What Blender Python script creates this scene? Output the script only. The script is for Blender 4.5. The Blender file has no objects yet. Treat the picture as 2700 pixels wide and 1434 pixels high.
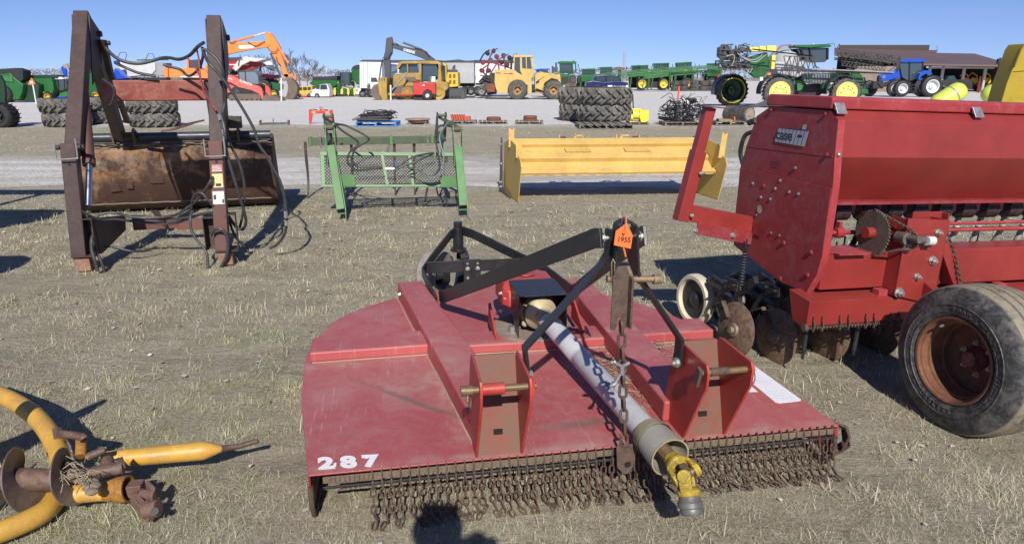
import bpy, math, random
import numpy as np
from mathutils import Vector, Matrix, noise
R = math.radians
random.seed(7); np.random.seed(7)
scn = bpy.context.scene
COL = scn.collection
# ------------------------------------------------------------------ camera
CH = 1.65; PITCH = math.atan(490/1750.)
cam_d = bpy.data.cameras.new('camera'); cam = bpy.data.objects.new('camera', cam_d); COL.objects.link(cam)
cam.location = (0, 0, CH); cam.rotation_euler = (math.pi/2 - PITCH, 0, 0)
cam_d.sensor_width = 36; cam_d.lens = 36*1750/2576.; cam_d.clip_start = .1; cam_d.clip_end = 3000
scn.camera = cam
scn.render.resolution_x = 1024; scn.render.resolution_y = 543
# ------------------------------------------------------------------ light
SUN = Vector((-.059, .863, -.628)).normalized()
w = bpy.data.worlds.new('World'); scn.world = w; w.use_nodes = True
nt = w.node_tree; nt.nodes.clear()
sky = nt.nodes.new('ShaderNodeTexSky'); sky.sky_type = 'NISHITA'; sky.sun_disc = False
sky.sun_elevation = R(36); sky.sun_rotation = R(176); sky.altitude = 200
sky.air_density = 1.0; sky.dust_density = .1; sky.ozone_density = 3.5
tcw = nt.nodes.new('ShaderNodeTexCoord'); mpw = nt.nodes.new('ShaderNodeMapping'); mpw.vector_type = 'POINT'
mpw.inputs['Location'].default_value = (0, 0, .07); mpw.inputs['Scale'].default_value = (1, 1, 1.25)
nt.links.new(tcw.outputs['Generated'], mpw.inputs['Vector']); nt.links.new(mpw.outputs[0], sky.inputs['Vector'])
hs = nt.nodes.new('ShaderNodeMix'); hs.data_type = 'RGBA'; hs.blend_type = 'MULTIPLY'; hs.inputs[0].default_value = 1
hs.inputs[7].default_value = (.84, .85, 1.12, 1)
bg = nt.nodes.new('ShaderNodeBackground'); bg.inputs[1].default_value = .092
wo = nt.nodes.new('ShaderNodeOutputWorld')
nt.links.new(sky.outputs[0], hs.inputs[6]); nt.links.new(hs.outputs[2], bg.inputs[0]); nt.links.new(bg.outputs[0], wo.inputs[0])
sd = bpy.data.lights.new('sun', 'SUN'); sd.energy = 4.6; sd.angle = R(.55); sd.color = (1, .945, .86)
so = bpy.data.objects.new('sun', sd); COL.objects.link(so); so.location = (3, -12, 14)
so.rotation_euler = SUN.to_track_quat('-Z', 'Y').to_euler()
scn.view_settings.view_transform = 'Standard'; scn.view_settings.look = 'None'
scn.view_settings.exposure = .22; scn.view_settings.gamma = 1
# ------------------------------------------------------------------ photograph pixel -> ray (source pixels, 2700 wide)
FP = 1750*1.0481; CX = 1350.; CY = 717.
FR = dict(A=(0,0,3.219), B=(700,50,3.219), C=(1400,50,3.677), E=(1850,50,3.031), L=(0,0,1.8238), G=(750,250,3.909),
          Y=(1250,200,3.42), R=(1750,230,2.4874), W=(1700,650,2.487), M1=(750,550,3.04), M2=(1250,550,3.04),
          M3=(750,950,2.8267), M4=(1450,900,2.5624), Au=(0,980,3.0132), M5=(1200,560,3.108), M6=(1150,900,3.42),
          D=(0,0,.9541), T=(1080,560,5.7), S=(0,0,1.))
_c, _s = math.cos(PITCH), math.sin(PITCH)
def ray(f, x, y):
    a, b, k = FR[f]
    u = (a+x/k-CX)/FP; v = (b+y/k-CY)/FP
    return Vector((u, _c-_s*v, -_s-_c*v))
EYE = Vector((0, 0, CH))
def hit(f, x, y, o, n):
    r = ray(f, x, y); return EYE + r*((Vector(o)-EYE).dot(n)/r.dot(n))
def gr(f, x, y, z=0.): return hit(f, x, y, (0,0,z), Vector((0,0,1)))
def dp(f, x, y, Y): return hit(f, x, y, (0,Y,0), Vector((0,1,0)))
# ------------------------------------------------------------------ materials
def nodes(name):
    m = bpy.data.materials.new(name); m.use_nodes = True; n = m.node_tree
    b = n.nodes['Principled BSDF']; return m, n, b
def N(n, t, **kw):
    x = n.nodes.new(t)
    for k, v in kw.items(): setattr(x, k, v)
    return x
def ntex(n, vec, scale, detail=4, rough=.6, dist=0.):
    t = N(n, 'ShaderNodeTexNoise'); t.inputs['Scale'].default_value = scale; t.inputs['Detail'].default_value = detail
    t.inputs['Roughness'].default_value = rough; t.inputs['Distortion'].default_value = dist
    if vec is not None: n.links.new(vec, t.inputs['Vector'])
    return t.outputs['Fac']
def ramp(n, fac, stops):
    r = N(n, 'ShaderNodeValToRGB'); e = r.color_ramp.elements
    while len(e) < len(stops): e.new(.5)
    for i, (p, c) in enumerate(stops):
        e[i].position = p; e[i].color = (c[0], c[1], c[2], 1) if not isinstance(c, (int, float)) else (c, c, c, 1)
    n.links.new(fac, r.inputs[0]); return r.outputs[0]
def mix(n, fac, a, b, mode='MIX'):
    x = N(n, 'ShaderNodeMix', data_type='RGBA', blend_type=mode)
    for s, v in ((0, fac), (6, a), (7, b)):
        if isinstance(v, (int, float)): x.inputs[s].default_value = v if s == 0 else (v, v, v, 1)
        elif isinstance(v, tuple): x.inputs[s].default_value = (v[0], v[1], v[2], 1)
        else: n.links.new(v, x.inputs[s])
    return x.outputs[2]
def mth(n, op, a, b=None, c=None, clamp=False):
    x = N(n, 'ShaderNodeMath', operation=op, use_clamp=clamp)
    for i, v in enumerate((a, b, c)):
        if v is None: continue
        if isinstance(v, (int, float)): x.inputs[i].default_value = v
        else: n.links.new(v, x.inputs[i])
    return x.outputs[0]
def bump(n, b, h, strength=.3, dist=.01):
    x = N(n, 'ShaderNodeBump'); x.inputs['Strength'].default_value = strength; x.inputs['Distance'].default_value = dist
    n.links.new(h, x.inputs['Height']); n.links.new(x.outputs[0], b.inputs['Normal'])
_M = {}
def paint(name, col, rough=.45, dirt=(.25,.2,.15), amt=.3, sc=3., var=.25, top=.0, rust=0., rustc=(.12,.045,.02), metal=0., bm=.15, spec=.5, streak=0.):
    """worn paint: tone variation, patches of dirt, dust on what faces up, rust spots"""
    if name in _M: return _M[name]
    m, n, b = nodes(name)
    tc = N(n, 'ShaderNodeTexCoord').outputs['Object']
    big = ntex(n, tc, sc, 5, .65, .4); fine = ntex(n, tc, sc*14, 4, .7)
    c = mix(n, ramp(n, big, [(.3, 0.), (.7, 1.)]), tuple(x*(1-var) for x in col), tuple(min(1, x*(1+var*.6)) for x in col))
    if amt > 0:
        f = mth(n, 'ADD', mth(n, 'MULTIPLY', ntex(n, tc, sc*2.3, 6, .75, 1.), .7), mth(n, 'MULTIPLY', fine, .3))
        lo = .62 - amt*.35
        f = ramp(n, f, [(lo, 0.), (min(lo+.2, .98), 1.)])
        c = mix(n, mth(n, 'MULTIPLY', f, min(1, amt*1.6)), c, dirt)
    if top > 0:
        g = N(n, 'ShaderNodeNewGeometry'); s = N(n, 'ShaderNodeSeparateXYZ'); n.links.new(g.outputs['Normal'], s.inputs[0])
        t = mth(n, 'MULTIPLY', mth(n, 'POWER', mth(n, 'MAXIMUM', s.outputs[2], 0.), 2.), mth(n, 'MULTIPLY_ADD', fine, 1.2, -.1, True))
        c = mix(n, mth(n, 'MULTIPLY', t, top, None, True), c, dirt)
    if streak > 0:
        mp = N(n, 'ShaderNodeMapping'); mp.inputs['Scale'].default_value = (1, .12, 1); n.links.new(tc, mp.inputs[0])
        f = ramp(n, ntex(n, mp.outputs[0], sc*6, 4, .8), [(.55, 0.), (.75, 1.)])
        c = mix(n, mth(n, 'MULTIPLY', f, streak), c, dirt)
    ro = None
    if rust > 0:
        f = ramp(n, mth(n, 'ADD', mth(n, 'MULTIPLY', ntex(n, tc, sc*3.1, 7, .8, .6), .75), mth(n, 'MULTIPLY', fine, .25)), [(.66-rust*.3, 0.), (.72-rust*.3, 1.)])
        rc = mix(n, fine, tuple(x*.5 for x in rustc), tuple(x*1.5 for x in rustc))
        c = mix(n, f, c, rc); ro = f
    n.links.new(c, b.inputs['Base Color'])
    r = mth(n, 'MULTIPLY_ADD', big, .35, rough-.17, True)
    if ro is not None: r = mth(n, 'MAXIMUM', r, mth(n, 'MULTIPLY', ro, .85))
    n.links.new(r, b.inputs['Roughness']); b.inputs['Metallic'].default_value = metal
    b.inputs['Specular IOR Level'].default_value = spec
    if bm > 0: bump(n, b, mth(n, 'ADD', fine, mth(n, 'MULTIPLY', big, 2.)), bm, .004)
    _M[name] = m; return m
def plain(name, col, rough=.6, metal=0., var=.15, sc=8., alpha=None, emit=None):
    return paint(name, col, rough, amt=0, var=var, sc=sc, metal=metal, bm=.05)
def glass(name, col=(.03,.045,.05)):
    if name in _M: return _M[name]
    m, n, b = nodes(name); b.inputs['Base Color'].default_value = (*col, 1); b.inputs['Roughness'].default_value = .08
    b.inputs['Specular IOR Level'].default_value = .8; _M[name] = m; return m
# ------------------------------------------------------------------ mesh builder
def frame_of(d, up=None):
    d = Vector(d).normalized()
    if up is None: up = Vector((0,0,1)) if abs(d.z) < .95 else Vector((0,1,0))
    up = Vector(up); x = up.cross(d)
    if x.length < 1e-6: x = Vector((1,0,0)).cross(d)
    x.normalize(); y = d.cross(x); return x, y, d
class MB:
    def __init__(s, split=False): s.v = []; s.f = []; s.sm = []; s.split = split; s.marks = []; s.hold = False
    def add(s, vs, fs, sm=False):
        if s.split and not s.hold: s.marks.append((len(s.v), len(s.f)))
        o = len(s.v); s.v += [tuple(v) for v in vs]
        s.f += [tuple(o+i for i in f) for f in fs]; s.sm += [sm]*len(fs); return s
    def box(s, c, size, rz=0., rx=0., ry=0.):
        M = Matrix.Rotation(rz, 3, 'Z') @ Matrix.Rotation(ry, 3, 'Y') @ Matrix.Rotation(rx, 3, 'X'); c = Vector(c)
        vs = [c + M @ Vector((a*size[0]/2, b*size[1]/2, d*size[2]/2)) for a in (-1,1) for b in (-1,1) for d in (-1,1)]
        return s.add(vs, [(0,1,3,2),(4,6,7,5),(0,4,5,1),(2,3,7,6),(0,2,6,4),(1,5,7,3)])
    def bb(s, a, b):  # box from corner to corner
        return s.box([(a[i]+b[i])/2 for i in range(3)], [abs(b[i]-a[i]) for i in range(3)])
    def bar(s, p, q, w, h, up=None):
        p, q = Vector(p), Vector(q); x, y, d = frame_of(q-p, up)
        vs = [e + x*(a*w/2) + y*(b*h/2) for e in (p, q) for a, b in ((-1,-1),(1,-1),(1,1),(-1,1))]
        return s.add(vs, [(3,2,1,0),(4,5,6,7),(0,1,5,4),(1,2,6,5),(2,3,7,6),(3,0,4,7)])
    def path(s, pts, w, h, up):  # flat bar along a bent path; h along up
        pts = [Vector(p) for p in pts]; up = Vector(up).normalized(); rings = []
        for i, p in enumerate(pts):
            d0 = (pts[i]-pts[i-1]).normalized() if i else (pts[1]-pts[0]).normalized()
            d1 = (pts[i+1]-pts[i]).normalized() if i < len(pts)-1 else d0
            t = (d0+d1).normalized(); x = up.cross(t).normalized(); k = 1/max(.5, t.dot(d1))
            rings.append([p + x*(a*w/2*k) + up*(b*h/2) for a, b in ((-1,-1),(1,-1),(1,1),(-1,1))])
        o = [v for r in rings for v in r]; f = [(3,2,1,0)]
        for i in range(len(pts)-1):
            a = i*4
            for j in range(4): f.append((a+j, a+(j+1)%4, a+4+(j+1)%4, a+4+j))
        e = (len(pts)-1)*4; f.append((e, e+1, e+2, e+3)); return s.add(o, f)
    def tube(s, pts, r, n=8, closed=False, caps=True):
        pts = [Vector(p) for p in pts]; m = len(pts)
        rs = r if isinstance(r, (list, tuple)) else [r]*m
        tan = []
        for i in range(m):
            if closed: t = pts[(i+1)%m]-pts[i-1]
            else: t = pts[min(i+1,m-1)]-pts[max(i-1,0)]
            tan.append(t.normalized() if t.length > 1e-9 else Vector((0,0,1)))
        x, y, _ = frame_of(tan[0]); vs = []
        for i in range(m):
            if i:
                x = (x - tan[i]*x.dot(tan[i]))
                x = x.normalized() if x.length > 1e-6 else frame_of(tan[i])[0]
            y = tan[i].cross(x)
            for j in range(n):
                a = 2*math.pi*j/n; vs.append(pts[i] + (x*math.cos(a)+y*math.sin(a))*rs[i])
        f = []
        for i in range(m if closed else m-1):
            for j in range(n):
                a, b2 = i*n, ((i+1)%m)*n; f.append((a+j, a+(j+1)%n, b2+(j+1)%n, b2+j))
        s.add(vs, f, True)
        if caps and not closed:
            o = len(s.v)-len(vs); s.f.append(tuple(o+j for j in reversed(range(n)))); s.f.append(tuple(o+(m-1)*n+j for j in range(n))); s.sm += [False, False]
        return s
    def cyl(s, p, q, r0, r1=None, n=16, caps=True):
        return s.tube([p, q], [r0, r0 if r1 is None else r1], n, caps=caps)
    def lathe(s, c, axis, prof, n=24, close=False, a0=0., a1=2*math.pi):
        """prof: list of (along axis, radius)"""
        c = Vector(c); x, y, d = frame_of(axis); vs = []; full = abs(a1-a0-2*math.pi) < 1e-6; m = n if full else n+1
        for (t, r) in prof:
            for j in range(m):
                a = a0+(a1-a0)*j/n; vs.append(c + d*t + (x*math.cos(a)+y*math.sin(a))*r)
        f = []; k = len(prof)
        for i in range(k if close else k-1):
            i2 = (i+1) % k
            for j in range(n): f.append((i*m+j, i*m+(j+1)%m, i2*m+(j+1)%m, i2*m+j))
        return s.add(vs, f, True)
    def prism(s, pts, vec):
        """closed polygon (3-D points, planar) extruded by vec"""
        pts = [Vector(p) for p in pts]; vec = Vector(vec); n = len(pts)
        nn = Vector((0,0,0))
        for i in range(n): nn += pts[i].cross(pts[(i+1)%n])
        if nn.dot(vec) > 0: pts = pts[::-1]
        vs = pts + [p+vec for p in pts]
        return s.add(vs, [tuple(range(n)), tuple(reversed(range(n, 2*n)))] + [((i+1)%n, i, n+i, n+(i+1)%n) for i in range(n)])
    def link(s, c, d, side, L=.04, W=.024, r=.0035, n=5, k=10):
        """one oval chain link centred at c along d, flat in the plane of d and side"""
        d = Vector(d).normalized(); side = Vector(side); side = (side-d*side.dot(d)).normalized(); c = Vector(c); pts = []
        h = (L-W)/2
        for i in range(k):
            a = 2*math.pi*(i+.5)/k; cx, sy = math.cos(a), math.sin(a)
            pts.append(c + side*(sy*(W/2-r)) + d*(cx*(W/2-r) + (h if cx > 0 else -h)))
        return s.tube(pts, r, n, closed=True)
    def chain(s, pts, L=.04, W=.024, r=.0035, n=5, k=10, phase=0):
        pts = [Vector(p) for p in pts]; seg = [(pts[i+1]-pts[i]).length for i in range(len(pts)-1)]
        tot = sum(seg); step = L-2.2*r; m = max(1, int(round(tot/step)))
        def at(t):
            for i, l in enumerate(seg):
                if t <= l or i == len(seg)-1: return pts[i].lerp(pts[i+1], min(1, t/l if l else 0)), (pts[i+1]-pts[i]).normalized()
                t -= l
        for i in range(m):
            c, d = at((i+.5)*tot/m); x, y, _ = frame_of(d, (0,1,0.01) if abs(d.y) < .9 else (0,0,1)); s.link(c, d, x if (i+phase) % 2 else y, L, W, r, n, k)
        return s
    def sphere(s, c, r, n=12, m=8, sc=(1,1,1)):
        vs = []; f = []; c = Vector(c)
        for i in range(m+1):
            t = math.pi*i/m
            for j in range(n):
                a = 2*math.pi*j/n; vs.append(c + Vector((math.sin(t)*math.cos(a)*r*sc[0], math.sin(t)*math.sin(a)*r*sc[1], math.cos(t)*r*sc[2])))
        for i in range(m):
            for j in range(n): f.append((i*n+j, (i+1)*n+j, (i+1)*n+(j+1)%n, i*n+(j+1)%n))
        return s.add(vs, f, True)
    def bolt(s, c, d, r=.012, h=.01):
        c = Vector(c); d = Vector(d).normalized()
        if s.split: s.marks.append((len(s.v), len(s.f))); s.hold = True
        s.cyl(c, c+d*(h*.35), r*1.45, n=10); s.cyl(c+d*(h*.35), c+d*(h*1.35), r, n=6); s.cyl(c+d*(h*1.35), c+d*(h*2), r*.5, n=6)
        s.hold = False; return s
    def build(s, name, mat, parent=None, bevel=0., seg=2, ang=38):
        if s.split and len(s.marks) > 1:      # every separate piece becomes an object of its own
            mk = s.marks+[(len(s.v), len(s.f))]; o = None
            for (v0, f0), (v1, f1) in zip(mk, mk[1:]):
                q = MB(); q.v = s.v[v0:v1]; q.f = [tuple(i-v0 for i in f) for f in s.f[f0:f1]]; o = q.build(name, mat, parent, bevel, seg, ang)
            return o
        me = bpy.data.meshes.new(name); me.from_pydata(s.v, [], s.f)
        me.polygons.foreach_set('use_smooth', [True]*len(s.f)); me.set_sharp_from_angle(angle=R(ang))
        me.materials.append(mat); me.update()
        o = bpy.data.objects.new(name, me); COL.objects.link(o)
        if parent is not None: o.parent = parent
        if bevel:
            b = o.modifiers.new('bevel', 'BEVEL'); b.width = bevel; b.segments = seg; b.limit_method = 'ANGLE'; b.angle_limit = R(40); b.harden_normals = True
        return o
def tag(o, label, cat, group=None):
    o['label'] = label; o['category'] = cat
    if group: o['group'] = group
    return o
def thing(name, label, cat, loc=(0,0,0), rz=0., group=None):
    o = bpy.data.objects.new(name, None); COL.objects.link(o); o.location = loc; o.rotation_euler = (0,0,rz)
    o.empty_display_size = .2; return tag(o, label, cat, group)
def dup(o, parent=None, loc=None, rz=None, label=None, sc=None):
    c = o.copy(); COL.objects.link(c); c.parent = parent
    if loc is not None: c.location = loc
    if rz is not None: c.rotation_euler = (0,0,rz)
    if sc is not None: c.scale = (sc,sc,sc)
    if label: c['label'] = label
    for ch in list(o.children): dup(ch, c)
    return c
class Loc:
    """root-local coordinates (u along yaw, v away, z up); converts photograph rays to them"""
    def __init__(s, o, yaw, tilt=0.):
        s.o = Vector(o); s.M = Matrix.Rotation(yaw, 3, 'Z') @ Matrix.Rotation(tilt, 3, 'Y'); s.I = s.M.transposed()
    def __call__(s, p): return s.I @ (Vector(p)-s.o)
    def pl(s, f, x, y, axis, val):
        n = s.M.col[axis]; return s(hit(f, x, y, s.o + n*val, n))
    def u(s, f, x, y, val): return s.pl(f, x, y, 0, val)
    def v(s, f, x, y, val): return s.pl(f, x, y, 1, val)
    def z(s, f, x, y, val): return s.pl(f, x, y, 2, val)
def curve(pts, n=24):
    """Catmull-Rom through pts"""
    P = [Vector(p) for p in pts]; P = [P[0]*2-P[1]] + P + [P[-1]*2-P[-2]]; out = []
    segs = len(P)-3; k = max(2, n//segs)
    for i in range(segs):
        a, b, c, d = P[i:i+4]
        for j in range(k):
            t = j/k; out.append(.5*((2*b)+(c-a)*t+(2*a-5*b+4*c-d)*t*t+(3*b-a-3*c+d)*t**3))
    out.append(P[-2]); return out
def text(name, body, mat, parent, M, size=.1, ext=.0004, bold=0., font=None, sx=1., align='LEFT'):
    cu = bpy.data.curves.new(name, 'FONT'); cu.body = body; cu.size = size; cu.extrude = ext; cu.offset = bold; cu.align_x = align
    o = bpy.data.objects.new(name+'_tmp', cu); COL.objects.link(o); bpy.context.view_layer.update()
    dg = bpy.context.evaluated_depsgraph_get(); me = bpy.data.meshes.new_from_object(o.evaluated_get(dg)); bpy.data.objects.remove(o)
    me.transform(Matrix.Diagonal((sx,1,1,1))); me.transform(M); me.name = name; me.materials.clear(); me.materials.append(mat)
    q = bpy.data.objects.new(name, me); COL.objects.link(q); q.parent = parent; return q
def basis(o, x, y):
    x = Vector(x).normalized(); y = Vector(y); y = (y-x*y.dot(x)).normalized(); z = x.cross(y)
    M = Matrix((x, y, z)).transposed().to_4x4(); M.translation = Vector(o); return M
# ------------------------------------------------------------------ ground
def fbm(x, y, s=1., oct=3):
    """cheap vectorised value noise"""
    out = np.zeros_like(x); amp = 1.; tot = 0
    for o in range(oct):
        X = x*s*(2**o)+37.3*o; Y = y*s*(2**o)+11.7*o; xi = np.floor(X).astype(np.int64); yi = np.floor(Y).astype(np.int64)
        fx = X-xi; fy = Y-yi; fx = fx*fx*(3-2*fx); fy = fy*fy*(3-2*fy)
        def h(a, b):
            n = (a*374761393 + b*668265263) & 0x7fffffff; n = ((n ^ (n >> 13))*1274126177) & 0x7fffffff; return ((n ^ (n >> 16)) & 0xffff)/65535.
        v = (h(xi,yi)*(1-fx)+h(xi+1,yi)*fx)*(1-fy)+(h(xi,yi+1)*(1-fx)+h(xi+1,yi+1)*fx)*fy
        out += v*amp; tot += amp; amp *= .5
    return out/tot
def hgt(x, y):
    near = np.clip((10.4-y)/3, 0, 1)
    return ((fbm(x, y, .9, 3)-.5)*.03 + (fbm(x+5, y, 4., 3)-.5)*.03)*near - .008
def npmesh(name, V, Fq, mat, smooth=True):
    me = bpy.data.meshes.new(name); me.vertices.add(len(V)); me.vertices.foreach_set('co', V.astype(np.float32).ravel())
    nf, k = Fq.shape; me.loops.add(nf*k); me.loops.foreach_set('vertex_index', Fq.astype(np.int32).ravel())
    me.polygons.add(nf); me.polygons.foreach_set('loop_start', np.arange(0, nf*k, k, dtype=np.int32))
    me.update(calc_edges=True); me.polygons.foreach_set('use_smooth', np.full(nf, smooth)); me.materials.append(mat)
    o = bpy.data.objects.new(name, me); COL.objects.link(o); return o
def grid(name, xs, ys, zf, mat):
    X, Y = np.meshgrid(xs, ys); Z = zf(X, Y); V = np.stack([X, Y, Z], -1).reshape(-1, 3); nx = len(xs); ny = len(ys)
    i = np.arange(nx-1)[None, :] + nx*np.arange(ny-1)[:, None]; i = i.ravel()
    return npmesh(name, V, np.stack([i, i+1, i+nx+1, i+nx], 1), mat)
def ground_mat():
    m, n, b = nodes('dry_ground'); P = N(n, 'ShaderNodeTexCoord').outputs['Object']
    sp = N(n, 'ShaderNodeSeparateXYZ'); n.links.new(P, sp.inputs[0])
    mp = N(n, 'ShaderNodeMapping'); mp.inputs['Scale'].default_value = (.22, 1, 1); n.links.new(P, mp.inputs[0])
    big = ntex(n, P, .8, 4, .6, .3); med = ntex(n, P, 4.5, 6, .75, .6); fine = ntex(n, P, 46, 6, .85); st = ntex(n, mp.outputs[0], 5., 6, .8, .5)
    c = mix(n, ramp(n, big, [(.35, 0.), (.65, 1.)]), (.50,.44,.325), (.64,.57,.43))
    c = mix(n, ramp(n, st, [(.42, 0.), (.62, 1.)]), c, (.36,.32,.225))
    c = mix(n, mth(n, 'MULTIPLY', ramp(n, med, [(.50, 0.), (.62, 1.)]), .55), c, (.46,.45,.27))
    c = mix(n, mth(n, 'MULTIPLY', ramp(n, med, [(.30, 1.), (.42, 0.)]), .7), c, (.56,.50,.40))
    c = mix(n, ramp(n, fine, [(.34, 0.), (.70, 1.)]), mix(n, .5, c, (.09,.08,.055)), mix(n, .35, c, (.76,.69,.54)))
    vo = N(n, 'ShaderNodeTexVoronoi'); vo.inputs['Scale'].default_value = 26; n.links.new(P, vo.inputs['Vector'])
    fl = mth(n, 'LESS_THAN', vo.outputs['Distance'], mth(n, 'MULTIPLY_ADD', ntex(n, P, 3, 3), .25, -.085))
    c = mix(n, mth(n, 'MULTIPLY', fl, .8), c, (.68,.65,.61))
    # crushed stone strewn beside the track and the lot
    def band(a0, a1, a2, a3):
        u = N(n, 'ShaderNodeMapRange', interpolation_type='SMOOTHSTEP'); v = N(n, 'ShaderNodeMapRange', interpolation_type='SMOOTHSTEP')
        for q, lo, hi in ((u, a0, a1), (v, a3, a2)): q.inputs['From Min'].default_value = lo; q.inputs['From Max'].default_value = hi; n.links.new(sp.outputs[1], q.inputs[0])
        return mth(n, 'MULTIPLY', u.outputs[0], v.outputs[0])
    bs = mth(n, 'ADD', band(9.2, 11.6, 14.2, 17.5), band(21, 26, 28, 30), None, True)
    pt = ramp(n, mth(n, 'ADD', mth(n, 'MULTIPLY', ntex(n, P, 1.6, 6, .8, .4), .8), mth(n, 'MULTIPLY', bs, .35)), [(.58, 0.), (.72, 1.)])
    c = mix(n, mth(n, 'MULTIPLY', mth(n, 'MULTIPLY', pt, bs), .8), c, mix(n, fine, (.40,.37,.33), (.74,.72,.69)))
    n.links.new(c, b.inputs['Base Color']); b.inputs['Roughness'].default_value = .95; b.inputs['Specular IOR Level'].default_value = .15
    bump(n, b, mth(n, 'ADD', mth(n, 'MULTIPLY', med, 2.2), mth(n, 'ADD', fine, mth(n, 'MULTIPLY', st, 1.5))), .9, .03)
    return m
def gravel_mat(name, dirt):
    m, n, b = nodes(name); P = N(n, 'ShaderNodeTexCoord').outputs['Object']
    mp = N(n, 'ShaderNodeMapping'); mp.inputs['Scale'].default_value = (.12, 1, 1); n.links.new(P, mp.inputs[0])
    st = ntex(n, mp.outputs[0], .9, 6, .7, .4); fine = ntex(n, P, 22, 6, .9); med = ntex(n, P, 3.3, 5, .7)
    vo = N(n, 'ShaderNodeTexVoronoi'); vo.inputs['Scale'].default_value = 17; n.links.new(P, vo.inputs['Vector'])
    vo2 = N(n, 'ShaderNodeTexVoronoi'); vo2.inputs['Scale'].default_value = 5.5; n.links.new(P, vo2.inputs['Vector'])
    c = mix(n, ramp(n, fine, [(.3, 0.), (.7, 1.)]), (.50,.475,.44), (.88,.85,.81))
    bw = N(n, 'ShaderNodeRGBToBW'); n.links.new(vo.outputs['Color'], bw.inputs[0])
    c = mix(n, .35, c, mix(n, bw.outputs[0], (.42,.40,.37), (.92,.90,.86)))
    c = mix(n, mth(n, 'MULTIPLY', ramp(n, st, [(.42, 0.), (.6, 1.)]), dirt), c, (.42,.375,.30))
    c = mix(n, mth(n, 'MULTIPLY', ramp(n, med, [(.52, 0.), (.66, 1.)]), dirt*.8), c, (.40,.355,.28))
    c = mix(n, mth(n, 'MULTIPLY', mth(n, 'LESS_THAN', vo2.outputs['Distance'], .11), .7), c, (.8,.79,.77))
    n.links.new(c, b.inputs['Base Color']); b.inputs['Roughness'].default_value = .9; b.inputs['Specular IOR Level'].default_value = .2
    bump(n, b, mth(n, 'SUBTRACT', fine, mth(n, 'MULTIPLY', vo.outputs['Distance'], 1.2)), .7, .03); return m
def spaced(a, b, fine_a, fine_b, st, k=1.12):
    o = list(np.arange(fine_a, fine_b, st)); s = st; x = fine_b
    while x < b: o.append(x); s *= k; x += s
    o.append(b); s = st; x = fine_a
    while x > a: s *= k; x -= s; o.insert(0, max(x, a))
    return np.array(o)
g = grid('ground', spaced(-900, 900, -7, 7, .055), spaced(-60, 1500, .6, 9, .055), hgt, ground_mat()); g['kind'] = 'structure'
def sheet(name, y0, y1, x0, x1, z, mat, rag=.8, step=.35):
    """strip with ragged near and far edges"""
    xs = np.concatenate([[x0], np.arange(-min(60, -x0)+1, min(60, x1)-1, step), [x1]])
    a = y0 + (fbm(xs, xs*0+y0, .35, 4)-.5)*rag*2.2 + (fbm(xs, xs*0+y0, 2.5, 3)-.5)*rag*.8
    e = y1 + (fbm(xs, xs*0+y1+9, .35, 4)-.5)*rag*2.2 + (fbm(xs, xs*0+y1+9, 2.5, 3)-.5)*rag*.8
    V = np.concatenate([np.stack([xs, a, xs*0+z], 1), np.stack([xs, e, xs*0+z], 1)]); n = len(xs); i = np.arange(n-1)
    o = npmesh(name, V, np.stack([i, i+1, i+n+1, i+n], 1), mat); o['kind'] = 'structure'; return o
sheet('gravel_lot', 25.4, 300, -500, 500, -.003, gravel_mat('lot_gravel', .15), 1.0)
sheet('gravel_track', 10.9, 14.6, -90, 90, -.003, gravel_mat('track_gravel', .85), .9)
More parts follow.
